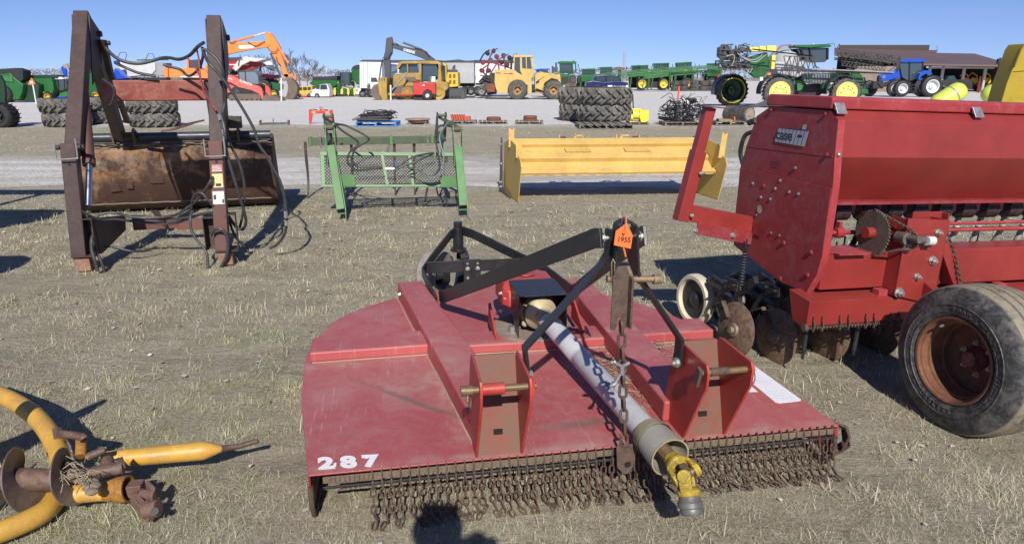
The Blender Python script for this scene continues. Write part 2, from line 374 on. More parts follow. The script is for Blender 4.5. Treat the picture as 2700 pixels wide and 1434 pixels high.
# ------------------------------------------------------------------ grass: short dead tufts
def grass():
    rng = np.random.default_rng(3); P = []; H = []; T = []
    def scatter(n, y0, y1, hmin, hmax, wd, keep_lo):
        y = np.sqrt(rng.uniform(y0*y0, y1*y1, n)); x = rng.uniform(-1, 1, n)*(y*.80+.9)
        d = fbm(x*.6, y, 1.3, 4)*.55 + fbm(x+40, y, 7., 3)*.45
        k = rng.uniform(0, 1, n) < np.clip((d-keep_lo)*6, .06, 1)
        x, y, d = x[k], y[k], d[k]
        return x, y, rng.uniform(hmin, hmax, len(x))*(.5+d), np.full(len(x), wd), d
    S = [scatter(330000, 1.2, 3.6, .012, .042, .0014, .42), scatter(380000, 3.4, 7., .014, .045, .0021, .43),
         scatter(200000, 6.8, 11.4, .014, .045, .004, .45), scatter(90000, 15.0, 25.5, .02, .06, .010, .44)]
    # loose tufts that stand taller
    tx = []; ty = []; th = []; tw = []; td = []
    cen = [(rng.uniform(-1, 1), math.sqrt(rng.uniform(1.3, 81))) for _ in range(1100)]
    for a, cy in cen:
        cx = a*(cy*.8+.5); k = rng.integers(25, 70); r = rng.uniform(.02, .07)
        tx.append(cx+rng.normal(0, r, k)); ty.append(cy+rng.normal(0, r, k)); th.append(rng.uniform(.04, .11, k)*rng.uniform(.6, 1.1)); tw.append(np.full(k, .0014+.0005*cy)); td.append(np.full(k, rng.uniform(.3, .9)))
    S.append(tuple(np.concatenate(q) for q in (tx, ty, th, tw, td)))
    x, y, h, wd, d = (np.concatenate([s[i] for s in S]) for i in range(5))
    k = np.abs(x) < y*.80+1.0
    for i in range(1): x, y, h, wd, d = x[k], y[k], h[k], wd[k], d[k]
    n = len(x); a = fbm(x, y, 5., 2)*9 + rng.normal(0, 1.5, n); lean = np.where(rng.uniform(0, 1, n) < .72, rng.uniform(1.15, 1.66, n), rng.uniform(.3, 1.2, n)); flat = lean > 1.3; h = np.where(flat, h*1.5, h); z0 = hgt(x, y)-.004
    dx, dy = np.cos(a), np.sin(a); sx, sy = -dy*wd/2, dx*wd/2; b2 = lean+rng.uniform(0, .5, n)
    m1 = np.stack([x+dx*h*.5*np.sin(lean), y+dy*h*.5*np.sin(lean), z0+h*.5*np.cos(lean)+.002], 1)
    tip = m1 + np.stack([dx*h*.5*np.sin(b2), dy*h*.5*np.sin(b2), h*.5*np.cos(b2)], 1); tip[:, 2] = np.maximum(tip[:, 2], z0+.005)
    s3 = np.stack([sx, sy, sx*0], 1); base = np.stack([x, y, z0], 1)
    V = np.stack([base-s3, base+s3, m1+s3*.8, m1-s3*.8, tip+s3*.15, tip-s3*.15], 1).reshape(-1, 3)
    i = np.arange(n)*6; F = np.concatenate([np.stack([i, i+1, i+2, i+3], 1), np.stack([i+3, i+2, i+4, i+5], 1)])
    m, nt, b = nodes('dead_grass'); at = N(nt, 'ShaderNodeAttribute', attribute_name='tone')
    c = ramp(nt, at.outputs['Fac'], [(0., (.20,.18,.12)), (.22, (.38,.34,.225)), (.45, (.52,.475,.335)), (.66, (.68,.625,.47)), (.8, (.47,.47,.25)), (1., (.27,.33,.14))])
    nt.links.new(c, b.inputs['Base Color']); b.inputs['Roughness'].default_value = .8; b.inputs['Specular IOR Level'].default_value = .2
    o = npmesh('grass', V, F, m, False); o['kind'] = 'stuff'
    green = fbm(x+100, y+50, .5, 3); t = rng.normal(.40, .17, n) + (fbm(x+7, y+3, 1.7, 3)-.5)*.35 + (rng.uniform(0, 1, n) < np.clip((green-.5)*3, .03, .55))*.5
    at = o.data.attributes.new('tone', 'FLOAT', 'POINT'); at.data.foreach_set('value', np.repeat(np.clip(t, 0, 1), 6).astype(np.float32))
grass()
def litter():
    """dead leaves, bark chips and pale stones lying in the grass"""
    rng = np.random.default_rng(12); n = 900; y = np.sqrt(rng.uniform(1.6, 90, n)); x = rng.uniform(-1, 1, n)*(y*.8+.6); s = rng.uniform(.004, .016, n)*(1+.12*y); a = rng.uniform(0, 6.28, n); z = hgt(x, y)+rng.uniform(.004, .02, n)
    P = []
    for k, (r, dz) in enumerate(((1,0),(.7,.25),(1.1,.05),(.6,.3),(.9,-.05))): P.append(np.stack([x+np.cos(a+k*1.257)*s*r, y+np.sin(a+k*1.257)*s*r, z+s*dz*rng.uniform(.2,1.5,n)], 1))
    m, nt, b = nodes('leaf_litter'); at = N(nt, 'ShaderNodeAttribute', attribute_name='tone'); nt.links.new(ramp(nt, at.outputs['Fac'], [(0., (.13,.09,.06)), (.35, (.35,.25,.16)), (.7, (.45,.40,.33)), (1., (.60,.57,.52))]), b.inputs['Base Color']); b.inputs['Roughness'].default_value = .9
    o = npmesh('leaf_litter', np.stack(P, 1).reshape(-1, 3), np.arange(n*5).reshape(-1, 5), m, False); o['kind'] = 'stuff'; o.data.attributes.new('tone', 'FLOAT', 'POINT').data.foreach_set('value', np.repeat(rng.uniform(0, 1, n), 5).astype(np.float32))
litter()
# ------------------------------------------------------------------ rotary cutter (hero)
def deck_paint():
    """sun-faded red sheet: soft fading, fine scratches, dried dirt settled along the beams and the front lip, old scuffs"""
    m, n, b = nodes('faded_deck_red'); P = N(n, 'ShaderNodeTexCoord').outputs['Object']; sp = N(n, 'ShaderNodeSeparateXYZ'); n.links.new(P, sp.inputs[0]); u, v = sp.outputs[0], sp.outputs[1]
    big = ntex(n, P, .9, 3, .5, .3); med = ntex(n, P, 5., 6, .7, .8); fine = ntex(n, P, 60., 5, .8)
    g = N(n, 'ShaderNodeNewGeometry'); sn = N(n, 'ShaderNodeSeparateXYZ'); n.links.new(g.outputs['Normal'], sn.inputs[0]); up = mth(n, 'POWER', mth(n, 'MAXIMUM', sn.outputs[2], 0.), 3.)
    c = mix(n, ramp(n, big, [(.35, 0.), (.65, 1.)]), (.34,.050,.052), (.41,.085,.082))
    c = mix(n, mth(n, 'MULTIPLY', up, mth(n, 'ADD', mth(n, 'MULTIPLY', ramp(n, ntex(n, P, 24., 6, .8), [(.42, 0.), (.66, 1.)]), .13), mth(n, 'MULTIPLY_ADD', ramp(n, med, [(.45, 0.), (.7, 1.)]), .20, .06))), c, (.46,.36,.34))
    def bell(e, c0, w): d = mth(n, 'DIVIDE', mth(n, 'SUBTRACT', e, c0), w); return mth(n, 'POWER', 2.718, mth(n, 'MULTIPLY', mth(n, 'MULTIPLY', d, d), -1.))
    wob = mth(n, 'MULTIPLY_ADD', med, .12, -.06); vv = mth(n, 'ADD', v, wob); uu = mth(n, 'ADD', u, wob)
    # dirt against the cross beams, the front lip, and a tide line left by standing water
    dirt = mth(n, 'ADD', mth(n, 'MULTIPLY', bell(vv, .985, .05), .8), mth(n, 'MULTIPLY', bell(v, .02, .03), .8))
    tide = mth(n, 'MULTIPLY', bell(mth(n, 'ADD', vv, mth(n, 'MULTIPLY', u, 1.05)), .93, .022), mth(n, 'MULTIPLY', bell(u, .42, .25), 1.1)); pud = mth(n, 'MULTIPLY', bell(vv, .20, .03), bell(u, 1.08, .17))
    blot = mth(n, 'MULTIPLY', bell(uu, .42, .20), mth(n, 'MULTIPLY', bell(vv, .70, .16), .9)); corn = mth(n, 'MULTIPLY', bell(uu, .56, .05), bell(v, .45, .45)); rear = mth(n, 'MULTIPLY', bell(uu, 1.82, .13), bell(vv, .9, .10))
    sc = ramp(n, med, [(.40, 0.), (.66, 1.)])
    d2 = mth(n, 'MULTIPLY', mth(n, 'ADD', mth(n, 'ADD', dirt, mth(n, 'MULTIPLY', corn, .7)), mth(n, 'ADD', blot, mth(n, 'MULTIPLY', rear, .8))), mth(n, 'MULTIPLY', mth(n, 'MULTIPLY_ADD', sc, .8, .2), up), None, True)
    c = mix(n, mth(n, 'MULTIPLY', d2, .75), c, (.40,.30,.26)); c = mix(n, mth(n, 'MULTIPLY', mth(n, 'ADD', tide, pud, None, True), mth(n, 'MULTIPLY', up, .8)), c, (.17,.12,.09))
    for k, (rz, sx) in enumerate(((.5, 1.), (1.3, 1.3), (-.4, .9))):
        mp = N(n, 'ShaderNodeMapping'); mp.inputs['Rotation'].default_value = (0,0,rz); mp.inputs['Scale'].default_value = (70*sx, 3, 3); n.links.new(P, mp.inputs[0])
        s_ = ramp(n, ntex(n, mp.outputs[0], 1., 3, .6, .3), [(.64, 0.), (.70, 1.)]); f = mth(n, 'MULTIPLY', s_, ramp(n, ntex(n, P, 2.3+k, 3), [(.44, 0.), (.58, 1.)])); c = mix(n, mth(n, 'MULTIPLY', f, .32), c, (.55,.42,.42))
    sp_ = ramp(n, fine, [(.64, 0.), (.72, 1.)]); c = mix(n, mth(n, 'MULTIPLY', sp_, .6), c, (.58,.48,.44)); c = mix(n, ramp(n, ntex(n, P, 9., 7, .85), [(.71, 0.), (.75, .8)]), c, (.13,.06,.045))
    n.links.new(c, b.inputs['Base Color']); n.links.new(mth(n, 'MULTIPLY_ADD', d2, .3, .48, True), b.inputs['Roughness']); bump(n, b, mth(n, 'ADD', fine, mth(n, 'MULTIPLY', big, 6.)), .12, .004); return m
def rotary_cutter():
    Zd = .30; KS = 1.06
    A = gr('D', 775, 1195, Zd); B = gr('D', 2105, 1070, Zd); yaw = math.atan2(B.y-A.y, B.x-A.x)
    rt = thing('rotary_cutter', 'faded red rotary cutter with black A-frame mast and chain guards, stencilled 287', 'rotary cutter', (A.x*KS, A.y*KS, CH-CH*KS), yaw)
    rt.scale = (KS,)*3   # deck 22 cm above the ground at the front
    red = paint('cutter_red', (.34,.040,.052), .5, (.40,.25,.26), .45, 1.6, .22, top=.42, rust=.04, streak=.0)
    red = deck_paint()
    red2 = paint('cutter_red_bright', (.42,.042,.032), .45, (.30,.19,.14), .3, 5., .22, top=.3, rust=.05)
    dusty = paint('dusty_plate', (.25,.050,.035), .6, (.145,.090,.060), .7, 4.5, .25)
    blk = paint('cutter_black', (.018,.019,.022), .38, (.16,.14,.12), .22, 6., .3, top=.12)
    rub = paint('black_rubber_bar', (.022,.022,.024), .6, (.2,.15,.1), .3, 9.)
    rst = paint('rusty_steel', (.095,.060,.045), .7, (.20,.13,.085), .4, 20., .5, bm=.4)
    zin = paint('zinc_bolt', (.48,.47,.45), .35, (.3,.22,.15), .2, 30., metal=.7)
    gry = paint('grey_plastic_tube', (.50,.49,.50), .45, (.30,.29,.29), .3, 5., .12)
    bell = paint('tan_plastic_bell', (.40,.34,.20), .45, (.26,.22,.16), .4, 7., .25)
    bellg = paint('grey_bell_face', (.33,.31,.27), .5, (.45,.38,.2), .35, 6.)
    yel = paint('worn_yellow_iron', (.52,.36,.03), .5, (.10,.075,.04), .55, 14., .4, bm=.4)
    C = (1.0, 1.08); Rr = 1.11
    def outline(off=0.):
        pts = [(0+off*.6, 0.), (2.068-off*.6, 0.), (2.045-off*.6, .60)]
        left = [(-.09+off, .62), (-.12+off, 1.05)]
        arc = []
        a0, a1 = math.radians(-6), math.radians(180)
        key = [(2.03,.86),(2.0,1.12),(1.93,1.42),(1.80,1.68),(1.62,1.90),(1.40,2.06),(1.13,2.16),(.86,2.18),(.60,2.12),(.36,2.02),(.16,1.87),(.02,1.70),(-.06,1.50),(-.11,1.28)]
        cx, cy = .98, 1.1
        key = [(cx+(x-cx)*(1-off/1.1), cy+(y-cy)*(1-off/1.1)) for x, y in key]
        c = curve([(x, y, 0) for x, y in key], 52)
        return pts + [(p.x, p.y) for p in c] + left[::-1]
    o = outline()
    d = MB(); d.prism([(x, y, Zd) for x, y in o], (0,0,-.007)); d.build('deck', red, rt, .003)
    # skirt: wall hanging under the deck's edge (open at the front)
    sk = MB(); q = o[1:]+[o[0]]; bot = [.155]*len(q)
    qi = [(.98+(x-.98)*.994, 1.1+(y-1.1)*.994) for x, y in q]
    n = len(q); vs = [(x, y, Zd-.004) for x, y in q]+[(x, y, b) for (x, y), b in zip(q, bot)]+[(x, y, Zd-.004) for x, y in qi]+[(x, y, b) for (x, y), b in zip(qi, bot)]
    f = []
    for i in range(n-1): f += [(i, n+i, n+i+1, i+1), (2*n+i, 2*n+i+1, 3*n+i+1, 3*n+i), (n+i, 3*n+i, 3*n+i+1, n+i+1)]
    f += [(0, 2*n, 3*n, n), (n-1, 2*n-1, 4*n-1, 3*n-1)]
    sk.add(vs, f); sk.build('side_skirt', red2, rt)
    # corner runners at the front
    for x in (0.004, 2.062):
        r = MB(); r.bb((x-.003, .03, .15), (x+.003, .16, .27)); r.tube([(x, .005, .25), (x, .0, .17), (x, .04, .112), (x, .3, .105), (x, 1.0, .105)], .010, 8); r.build('runner', rst, rt)
    # beams lying on the deck
    def channel(name, p, q2, w0, w1, h):
        p, q2 = Vector(p), Vector(q2); t = (q2-p).normalized(); s = Vector((-t.y, t.x, 0)); m = MB()
        z0 = Vector((0,0,.0))
        vs = []
        for e, w in ((p, w0), (q2, w1)):
            vs += [e-s*w/2, e+s*w/2, e+s*(w/2-.004)+Vector((0,0,h)), e-s*(w/2-.004)+Vector((0,0,h))]
        m.add(vs, [(0,1,2,3), (7,6,5,4), (0,4,5,1), (1,5,6,2), (2,6,7,3), (3,7,4,0)]); return m.build(name, red, rt, .010, 3)
    channel('deck_beam', (.695, .15, Zd+.001), (.435, 2.07, Zd+.001), .20, .165, .088)
    channel('deck_beam', (1.478, .15, Zd+.001), (1.50, 1.95, Zd+.001), .20, .165, .088)
    channel('cross_beam', (-.095, 1.14, Zd+.001), (.50, 1.15, Zd+.001), .22, .22, .052)
    channel('cross_beam', (.66, 1.10, Zd+.001), (1.40, 1.08, Zd+.001), .20, .20, .049)
    channel('cross_beam', (1.60, 1.09, Zd+.001), (2.005, 1.085, Zd+.001), .22, .20, .052)
    w = MB()
    for p, q2 in (((.60,.1,Zd),(.35,2.0,Zd)), ((-.08,1.028,Zd),(.50,1.038,Zd)), ((.60,1.0,Zd),(1.4,.98,Zd)), ((1.6,.978,Zd),(2.0,.984,Zd))):
        w.tube([Vector(p).lerp(Vector(q2), t/14)+Vector((random.uniform(-.002,.002), 0, .001)) for t in range(15)], .004, 5)
    w.build('weld_seam', paint('dusty_weld', (.42,.30,.22), .8, amt=.3), rt)
    m = MB(True); m.bolt((.372, 1.92, .352), (-1,0,0), .011, .008); m.build('bolt', zin, rt)
    # hitch brackets
    for x0, x1, pinred in ((.595, .765, True), (1.405, 1.575, False)):
        for xx in (x0, x1):
            m = MB(); m.prism([(xx, .012, Zd), (xx, .23, Zd), (xx, .15, .60), (xx, .115, .668), (xx, .09, .672), (xx, -.135, .668), (xx, -.15, .64), (xx, -.145, .58)], (.010, 0, 0)); m.build('bracket_plate', red2, rt, .002)
        m = MB(); m.prism([(x0+.0095, .02, Zd), (x0+.0095, .13, .655), (x0+.0095, .138, .655), (x0+.0095, .028, Zd)], (x1-x0-.0095, 0, 0))
        m.build('face_plate', dusty, rt)
        m = MB(); a = .385; yb = .017+.095*(a-Zd)/.32
        m.bb(((x0+x1)/2-.012, yb-.004, a-.012), ((x0+x1)/2+.022, yb+.012, a+.006)); m.build('slot', plain('slot_dark', (.02,.012,.01)), rt)
        py, pz = -.108, .628
        m = MB(); m.cyl((x0-.055 if pinred else x0-.01, py, pz), (x1+.03, py, pz), .0125, n=14)
        if pinred: m.tube([(x0-.035, py, pz), (x0-.04, py-.02, pz-.03), (x0-.03, py-.012, pz-.06), (x0-.025, py+.01, pz-.04), (x0-.03, py, pz-.01)], .003, 6); m.cyl((x0-.06, py, pz), (x0-.02, py, pz), .018, n=12)
        else:
            m.tube([Vector((x1+.022, py+math.sin(a2)*.028, pz-.026+math.cos(a2)*.03)) for a2 in np.linspace(0, 6.28, 15)], .0022, 5)
        m.build('hitch_pin', paint('brown_pin', (.22,.15,.07), .5, (.1,.07,.05), .4, 20., metal=.3), rt)
        m = MB(True)
        if pinred: m.cyl((x0+.011, py, pz), (x0+.09, py, pz), .021, n=16); m.bb((x1+.011, py-.03, pz-.035), (x1+.02, py+.025, pz+.03))
        else: m.cyl((x0+.03, py, pz), (x0+.1, py, pz), .0155, n=16); m.box((x0-.02, py-.01, pz-.01), (.012, .03, .075), rx=.3)
        m.build('pin_sleeve', red2 if pinred else rst, rt, .002)
    # mast: two bent straps, clevis, cross bolt
    up = Vector((0, 1, -.12))
    m = MB(); m.path([(.803,.075,.585), (.790,.075,.695), (1.066,.06,1.000), (1.088,.055,1.045), (1.088,.05,1.135)], .012, .064, up); m.build('mast_strap', blk, rt, .002)
    m = MB(); m.path([(1.392,.075,.575), (1.394,.075,.690), (1.205,.06,.955), (1.180,.055,1.01), (1.176,.05,1.135)], .012, .064, up); m.build('mast_strap', blk, rt, .002)
    m = MB(True); m.bolt((.800,.05,.60), (.3,-1,0), .013, .012); m.bolt((1.383,.06,.60), (-1,-.3,0), .014, .014); m.bolt((1.383,.06,.60), (-1,-.3,0), .013, .012)
    for s, x in ((-1, 1.068), (1, 1.198)): m.bolt((x, .045, 1.102), (s,0,0), .014, .014)
    m.cyl((1.06,.045,1.102), (1.205,.045,1.102), .009, n=10); m.build('bolt', zin, rt)
    # clevis: inverted U of flat bar
    a = [(1.096,.02,.945), (1.096,.02,1.13), (1.102,.02,1.158), (1.122,.02,1.170), (1.146,.02,1.168), (1.164,.02,1.155), (1.169,.02,1.13), (1.185,.02,.945)]
    m = MB(); m.path([Vector(p)+Vector((0,-.012,0)) for p in a], .009, .055, (0,1,0)); m.build('mast_clevis', blk, rt, .002)
    m = MB(); m.cyl((1.075,-.012,.968), (1.262,-.012,.958), .0115, n=14); m.cyl((1.238,-.012,.959), (1.262,-.012,.958), .018, n=16)
    m.cyl((1.066,-.012,.969), (1.08,-.012,.968), .014, n=12); m.tube([(1.086,-.035,1.03), (1.079,-.03,1.045), (1.075,-.03,1.03), (1.078,-.03,.97), (1.083,-.03,.93), (1.088,-.03,.97), (1.086,-.03,1.03)], .0026, 6)
    m.build('top_link_pin', paint('tan_pin', (.30,.2,.11), .4, (.5,.47,.42), .4, 16., metal=.4), rt)
    # rear braces
    m = MB(); m.path([(.600,1.72,.395), (.62,1.62,.418), (1.040,.06,1.10), (1.052,.02,1.108)], .012, .072, (.0,.38,.92)); m.build('rear_brace', blk, rt, .002)
    m = MB(); m.path([(1.42,1.70,.395), (1.40,1.60,.42), (1.222,.07,1.10), (1.216,.03,1.108)], .012, .072, (.0,.38,.92)); m.build('rear_brace', blk, rt, .002)
    # gearbox, its flange and gusset
    m = MB(); m.lathe((1.05,1.20,Zd+.05), (0,0,1), [(0,.0),(0,.215),(.012,.215),(.014,.0)], 28); m.build('gearbox_flange', paint('flange_grey', (.30,.24,.21), .6, (.2,.15,.11), .5, 8.), rt)
    m = MB()
    def ring(z, x0, x1, y0, y1, c):
        return [(x0+c,y0,z),(x1-c,y0,z),(x1,y0+c,z),(x1,y1-c,z),(x1-c,y1,z),(x0+c,y1,z),(x0,y1-c,z),(x0,y0+c,z)]
    prev = None; vs = []; f = []
    for k, (z, e, c) in enumerate(((.36,-.075,.05), (.42,-.06,.05), (.45,.0,.035), (.545,.0,.035), (.578,-.02,.05), (.59,-.06,.06))):
        vs += ring(z, .905-e, 1.215+e, 1.24-e, 1.56+e, c)
        if k: f += [((k-1)*8+i, (k-1)*8+(i+1)%8, k*8+(i+1)%8, k*8+i) for i in range(8)]
    f += [tuple(reversed(range(8))), tuple(range(40, 48))]; m.add(vs, f); m.cyl((1.06,1.4,.585), (1.06,1.4,.60), .05, n=16); m.build('gearbox', red2, rt, .012, 3)
    m = MB(True)
    for p in ((.905,1.30,.52),(.905,1.30,.42),(.93,1.27,.50)): m.bolt(p, (-1,-.2,0), .010, .010)
    m.cyl((.93,1.12,.362), (.93,1.12,.395), .02, n=6); m.build('bolt', zin, rt)
    m = MB(); m.prism([(.832,1.03,.35), (.832,1.31,.35), (.832,1.30,.46), (.832,1.285,.475), (.832,1.265,.465)], (.012,0,0)); m.build('gusset', red2, rt, .002)
    m = MB(); m.prism([(1.30,1.03,.35), (1.30,1.31,.35), (1.30,1.30,.46), (1.30,1.285,.475), (1.30,1.265,.465)], (.012,0,0)); m.build('gusset', red2, rt, .002)
    # black sheet shield round the input shaft
    m = MB(); m.prism([(.945,1.0,.592), (.945,1.30,.592), (1.195,1.30,.592), (1.195,1.0,.592)], (0,0,-.004))
    m.prism([(.945,1.0,.588), (.945,1.30,.588), (.945,1.30,.45), (.945,1.02,.365)], (.004,0,0)); m.prism([(1.191,1.0,.588), (1.191,1.30,.588), (1.191,1.30,.42), (1.191,1.0,.40)], (.004,0,0)); m.build('shaft_shield', blk, rt, .0015)
    m = MB(); m.cyl((1.0,1.05,.593), (1.0+.02,1.08,.597), .03, n=12)
    # slip clutch inside the shield
    m = MB(); ax = Vector((.12,-.98,-.07)).normalized(); c0 = Vector((1.06, 1.14, .482))
    m.lathe(c0, ax, [(-.02,.0),(-.02,.075),(.02,.078),(.03,.05),(.06,.05),(.065,.085),(.085,.088),(.10,.075),(.12,.045),(.16,.04),(.16,0)], 24); m.sphere(c0+Vector((-.075,-.03,.02)), .02); m.sphere(c0+Vector((-.065,-.04,-.07)), .018)
    m.tube([c0+Vector((-.09,-.02,.04)), c0+Vector((-.07,-.03,-.05))], .016, 8)
    cl = m.build('slip_clutch', bell, rt, .003)
    m = MB(True); e1, e2, _ = frame_of(ax)
    for a2 in (2.6, 4.2, 5.8, 1.0): m.cyl(c0+ax*.088+(e1*math.cos(a2)+e2*math.sin(a2))*.058, c0+ax*.094+(e1*math.cos(a2)+e2*math.sin(a2))*.058, .012, n=12)
    m.build('clutch_hole', plain('hole_dark', (.01,.01,.01)), cl)
    # drive shaft tube, bell, yokes
    p0 = Vector((1.088, .97, .463)); p1 = Vector((1.236, -.09, .378)); t = (p1-p0).normalized()
    m = MB(); L = (p1-p0).length
    prof = [(0,.030),(.0,.046),(.36*L,.046),(.365*L,.043),(.40*L,.043),(.405*L,.046),(L,.049)]
    m.lathe(p0, t, prof, 28); tb = m.build('drive_shaft_tube', gry, rt)
    e1, e2, _ = frame_of(t)
    m = MB(); lab = p0+t*(L*.60)
    # bell (open cone)
    b0 = p1 - t*.035
    m = MB(); m.lathe(b0, t, [(0,.050),(.004,.060),(.012,.066),(.045,.069),(.05,.072),(.06,.073)], 32); m.lathe(b0, t, [(.0,.049),(.06,.069)], 32); m.build('bell_collar', bell, rt)
    m = MB(); m.lathe(b0, t, [(.058,.068),(.09,.070),(.125,.0715),(.160,.072),(.162,.069),(.12,.068),(.08,.065)], 36); m.build('shaft_bell', bellg, rt)
    m = MB(); m.lathe(b0, t, [(.158,.0725),(.167,.0735),(.167,.0685),(.158,.0685)], 36, close=True); m.build('bell_rim', bell, rt)
    sh = MB(); c1 = b0+t*.10; c2 = b0+t*.2; sh.cyl(b0+t*.02, c2, .026, n=8); sh.build('inner_shaft', paint('brown_shaft', (.20,.13,.075), .5, (.1,.07,.05), .4, 20.), rt, .002)
    def yoke(c, d, side, L=.11, r=.045):
        m = MB(); d = Vector(d).normalized(); side = Vector(side); side = (side-d*side.dot(d)).normalized(); o3 = d.cross(side)
        m.lathe(c, d, [(-.035,.0),(-.035,.028),(-.008,.031),(.0,.040),(.014,.041),(.022,.030),(.022,0)], 20)
        for sg in (-1, 1):
            a = c+d*.008+side*sg*.030
            m.path([a, a+d*.02+side*sg*.009, a+d*.05+side*sg*.009, a+d*.072+side*sg*.005], .014, .042, o3); m.cyl(a+d*.056+side*sg*(-.002), a+d*.056+side*sg*.021, .023, n=16)
        return m
    y0 = b0+t*.205; dn = (t*1.0+Vector((.02,-.2,-.30))).normalized()
    side = Vector((.9, .15, .35)); yoke(y0, t, side).build('inner_yoke', yel, rt, .004)
    cc = y0+t*.064
    m = MB(); s1 = (side-t*side.dot(t)).normalized(); s2 = t.cross(s1)
    m.cyl(cc-s1*.044, cc+s1*.044, .014, n=14); m.cyl(cc-s2*.042, cc+s2*.042, .014, n=14); m.sphere(cc, .022); m.build('cross_joint', paint('greasy_steel', (.15,.12,.08), .45, (.3,.22,.1), .4, 25., metal=.4), rt)
    e = (Vector((.03,-.45,-.89))).normalized(); yc = cc+e*.064
    yoke(yc, -e, s2).build('outer_yoke', yel, rt, .004)
    m = MB(); m.lathe(yc, e, [(0,.0),(0,.033),(.02,.038),(.024,.042),(.040,.042),(.043,.037),(.054,.039),(.064,.036),(.066,.024),(.045,.02)], 28); m.build('lock_collar', paint('collar_grey', (.17,.17,.16), .45, (.1,.09,.08), .4, 14., metal=.3), rt, .001)
    # printed lines on the tube
    mt = plain('print_grey', (.07,.07,.08)); tm = (p0+t*(L*.70)) + (e2*1.0).normalized()*.0
    out = (Vector((-.25,-.8,.55))); out = (out-t*out.dot(t)).normalized(); yv = out.cross(t)
    for k, s in enumerate(('DO NOT OPERATE WITHOUT', 'SHIELDS IN PLACE')):
        an = .12-.22*k; no = (out*math.cos(an)+out.cross(t)*math.sin(an)).normalized()
        text('print', s, mt, tb, basis(p0+t*(L*.66)+no*.0475, t, -no.cross(t)*-1), .011, .0002)
    # front guard rail with pin and chains
    p = Vector((.03,-.004,.278)); q2 = Vector((2.045,-.012,.285))
    m = MB(); m.path([p+Vector((.02,-.016,-.022)), q2+Vector((0,-.014,-.022))], .008, .010, (0,0,1)); m.build('guard_rail', rub, rt, .002)
    m = MB(); m.path([Vector((.05,-.010,.2805)), Vector((2.04,-.016,.286))], .006, .024, (0,0,1)); m.build('guard_strip', paint('tan_strip', (.19,.135,.09), .8, (.09,.06,.045), .5, 30.), rt, .001)
    m = MB(); m.tube([(2.07,.02,.30), (2.10,.0,.29), (2.115,-.01,.25), (2.10,-.0,.18), (2.07,.03,.15)], .006, 6); m.path([(2.075,.05,.28), (2.12,.03,.27), (2.13,.02,.20), (2.10,.03,.17)], .005, .05, (0,1,0)); m.build('rail_end', rst, rt)
    rg = random.Random(4)
    m = MB(True)
    cnt = 56; x0, x1 = .222, 2.035
    for i in range(9): m.bb((.075+i*.0165, -.0155, .270), (.079+i*.0165, -.0135, .290))
    m.build('strip_slot', rst, rt); m = MB(True)
    for i in range(cnt):
        x = x0+(x1-x0)*i/(cnt-1); z = .285+.005*i/cnt
        m.tube([(x,-.002,z+.012), (x,-.010,z+.019), (x,-.020,z+.012), (x,-.023,z+.0), (x,-.023,z-.010), (x,-.017,z-.014)], .0030, 5)
    m.build('guard_loop', rst, rt)
    for i in range(cnt):
        x = x0+(x1-x0)*i/(cnt-1)
        m = MB(); a = rg.uniform(-.4, 1.0); L2 = rg.uniform(.03, .09); sx = rg.uniform(-.006, .006)
        pts = [Vector((x,-.020,.266)), Vector((x+sx*.4,-.026,.20)), Vector((x+sx,-.034,.150+rg.uniform(-.012,.012))), Vector((x+sx+.008,-.042,.118)), Vector((x+sx+math.sin(a)*L2*.5,-.056,.106)), Vector((x+sx+math.sin(a)*L2,-.062-math.cos(a)*L2*.25,.102))]
        m.chain(curve(pts, 15), .042, .027, .0036, 5, 8, phase=0)
        m.build('guard_chain', rst, rt)
    # lift link plate and chain from the mast pin
    m = MB(); x = 1.108; y = -.045
    m.path([(x,y,1.005), (x,y,.82)], .006, .001, (0,1,0)) if False else None
    pr = [(x-.030,y,.985), (x-.016,y,1.020), (x+.016,y,1.022), (x+.030,y,.99), (x+.034,y,.80), (x+.022,y,.79), (x+.012,y,.80), (x+.008,y,.835), (x-.006,y,.835), (x-.010,y,.80), (x-.016,y,.785), (x-.032,y,.79)]
    m.prism(pr, (0,.008,0)); m.bb((x+.026,y-.035,.80), (x+.034,y,.985)); lk = m.build('lift_plate', rst, rt, .002)
    m = MB(); top = Vector((1.112,-.05,.822)); bot = Vector((1.142,-.062,.335))
    m.chain([top, bot], .062, .038, .0058, 8, 14); m.build('lift_chain', rst, rt)
    m = MB(); c = Vector((1.118,-.052,.645)); m.tube([c+Vector((-.03,-.02,.03)), c+Vector((0,-.012,.01)), c+Vector((.028,-.005,.02))], .007, 8); m.tube([c+Vector((-.028,-.02,-.05)), c+Vector((-.004,-.012,-.015)), c+Vector((.028,-.005,-.045))], .007, 8)
    m.tube([c+Vector((0,-.012,.015)), c+Vector((0,-.014,-.02))], .009, 8); m.bolt(c+Vector((-.032,-.02,.032)), (-1,-.3,.2), .008, .010); m.bolt(c+Vector((-.03,-.02,-.052)), (-1,-.3,-.2), .008, .010); m.build('chain_clamp', zin, rt)
    m = MB(); c = Vector((1.150,-.066,.29)); zz = lambda a, b: (c.x+a, c.y, c.z+b)
    m.prism([zz(-.040,.045), zz(-.028,.050), zz(.028,.052), zz(.036,.04), zz(.036,-.035), zz(.008,-.072), zz(-.008,-.070), zz(-.034,-.04)], (0,.008,0)); m.build('end_plate', rst, rt, .002)
    m = MB(); m.lathe((c.x+.006, c.y-.001, c.z-.030), (0,-1,0), [(0,0),(.0006,.013)], 14); m.build('plate_hole', plain('hole_dark', (.01,.01,.01)), rt)
    # tail wheel frame
    Rz = .47
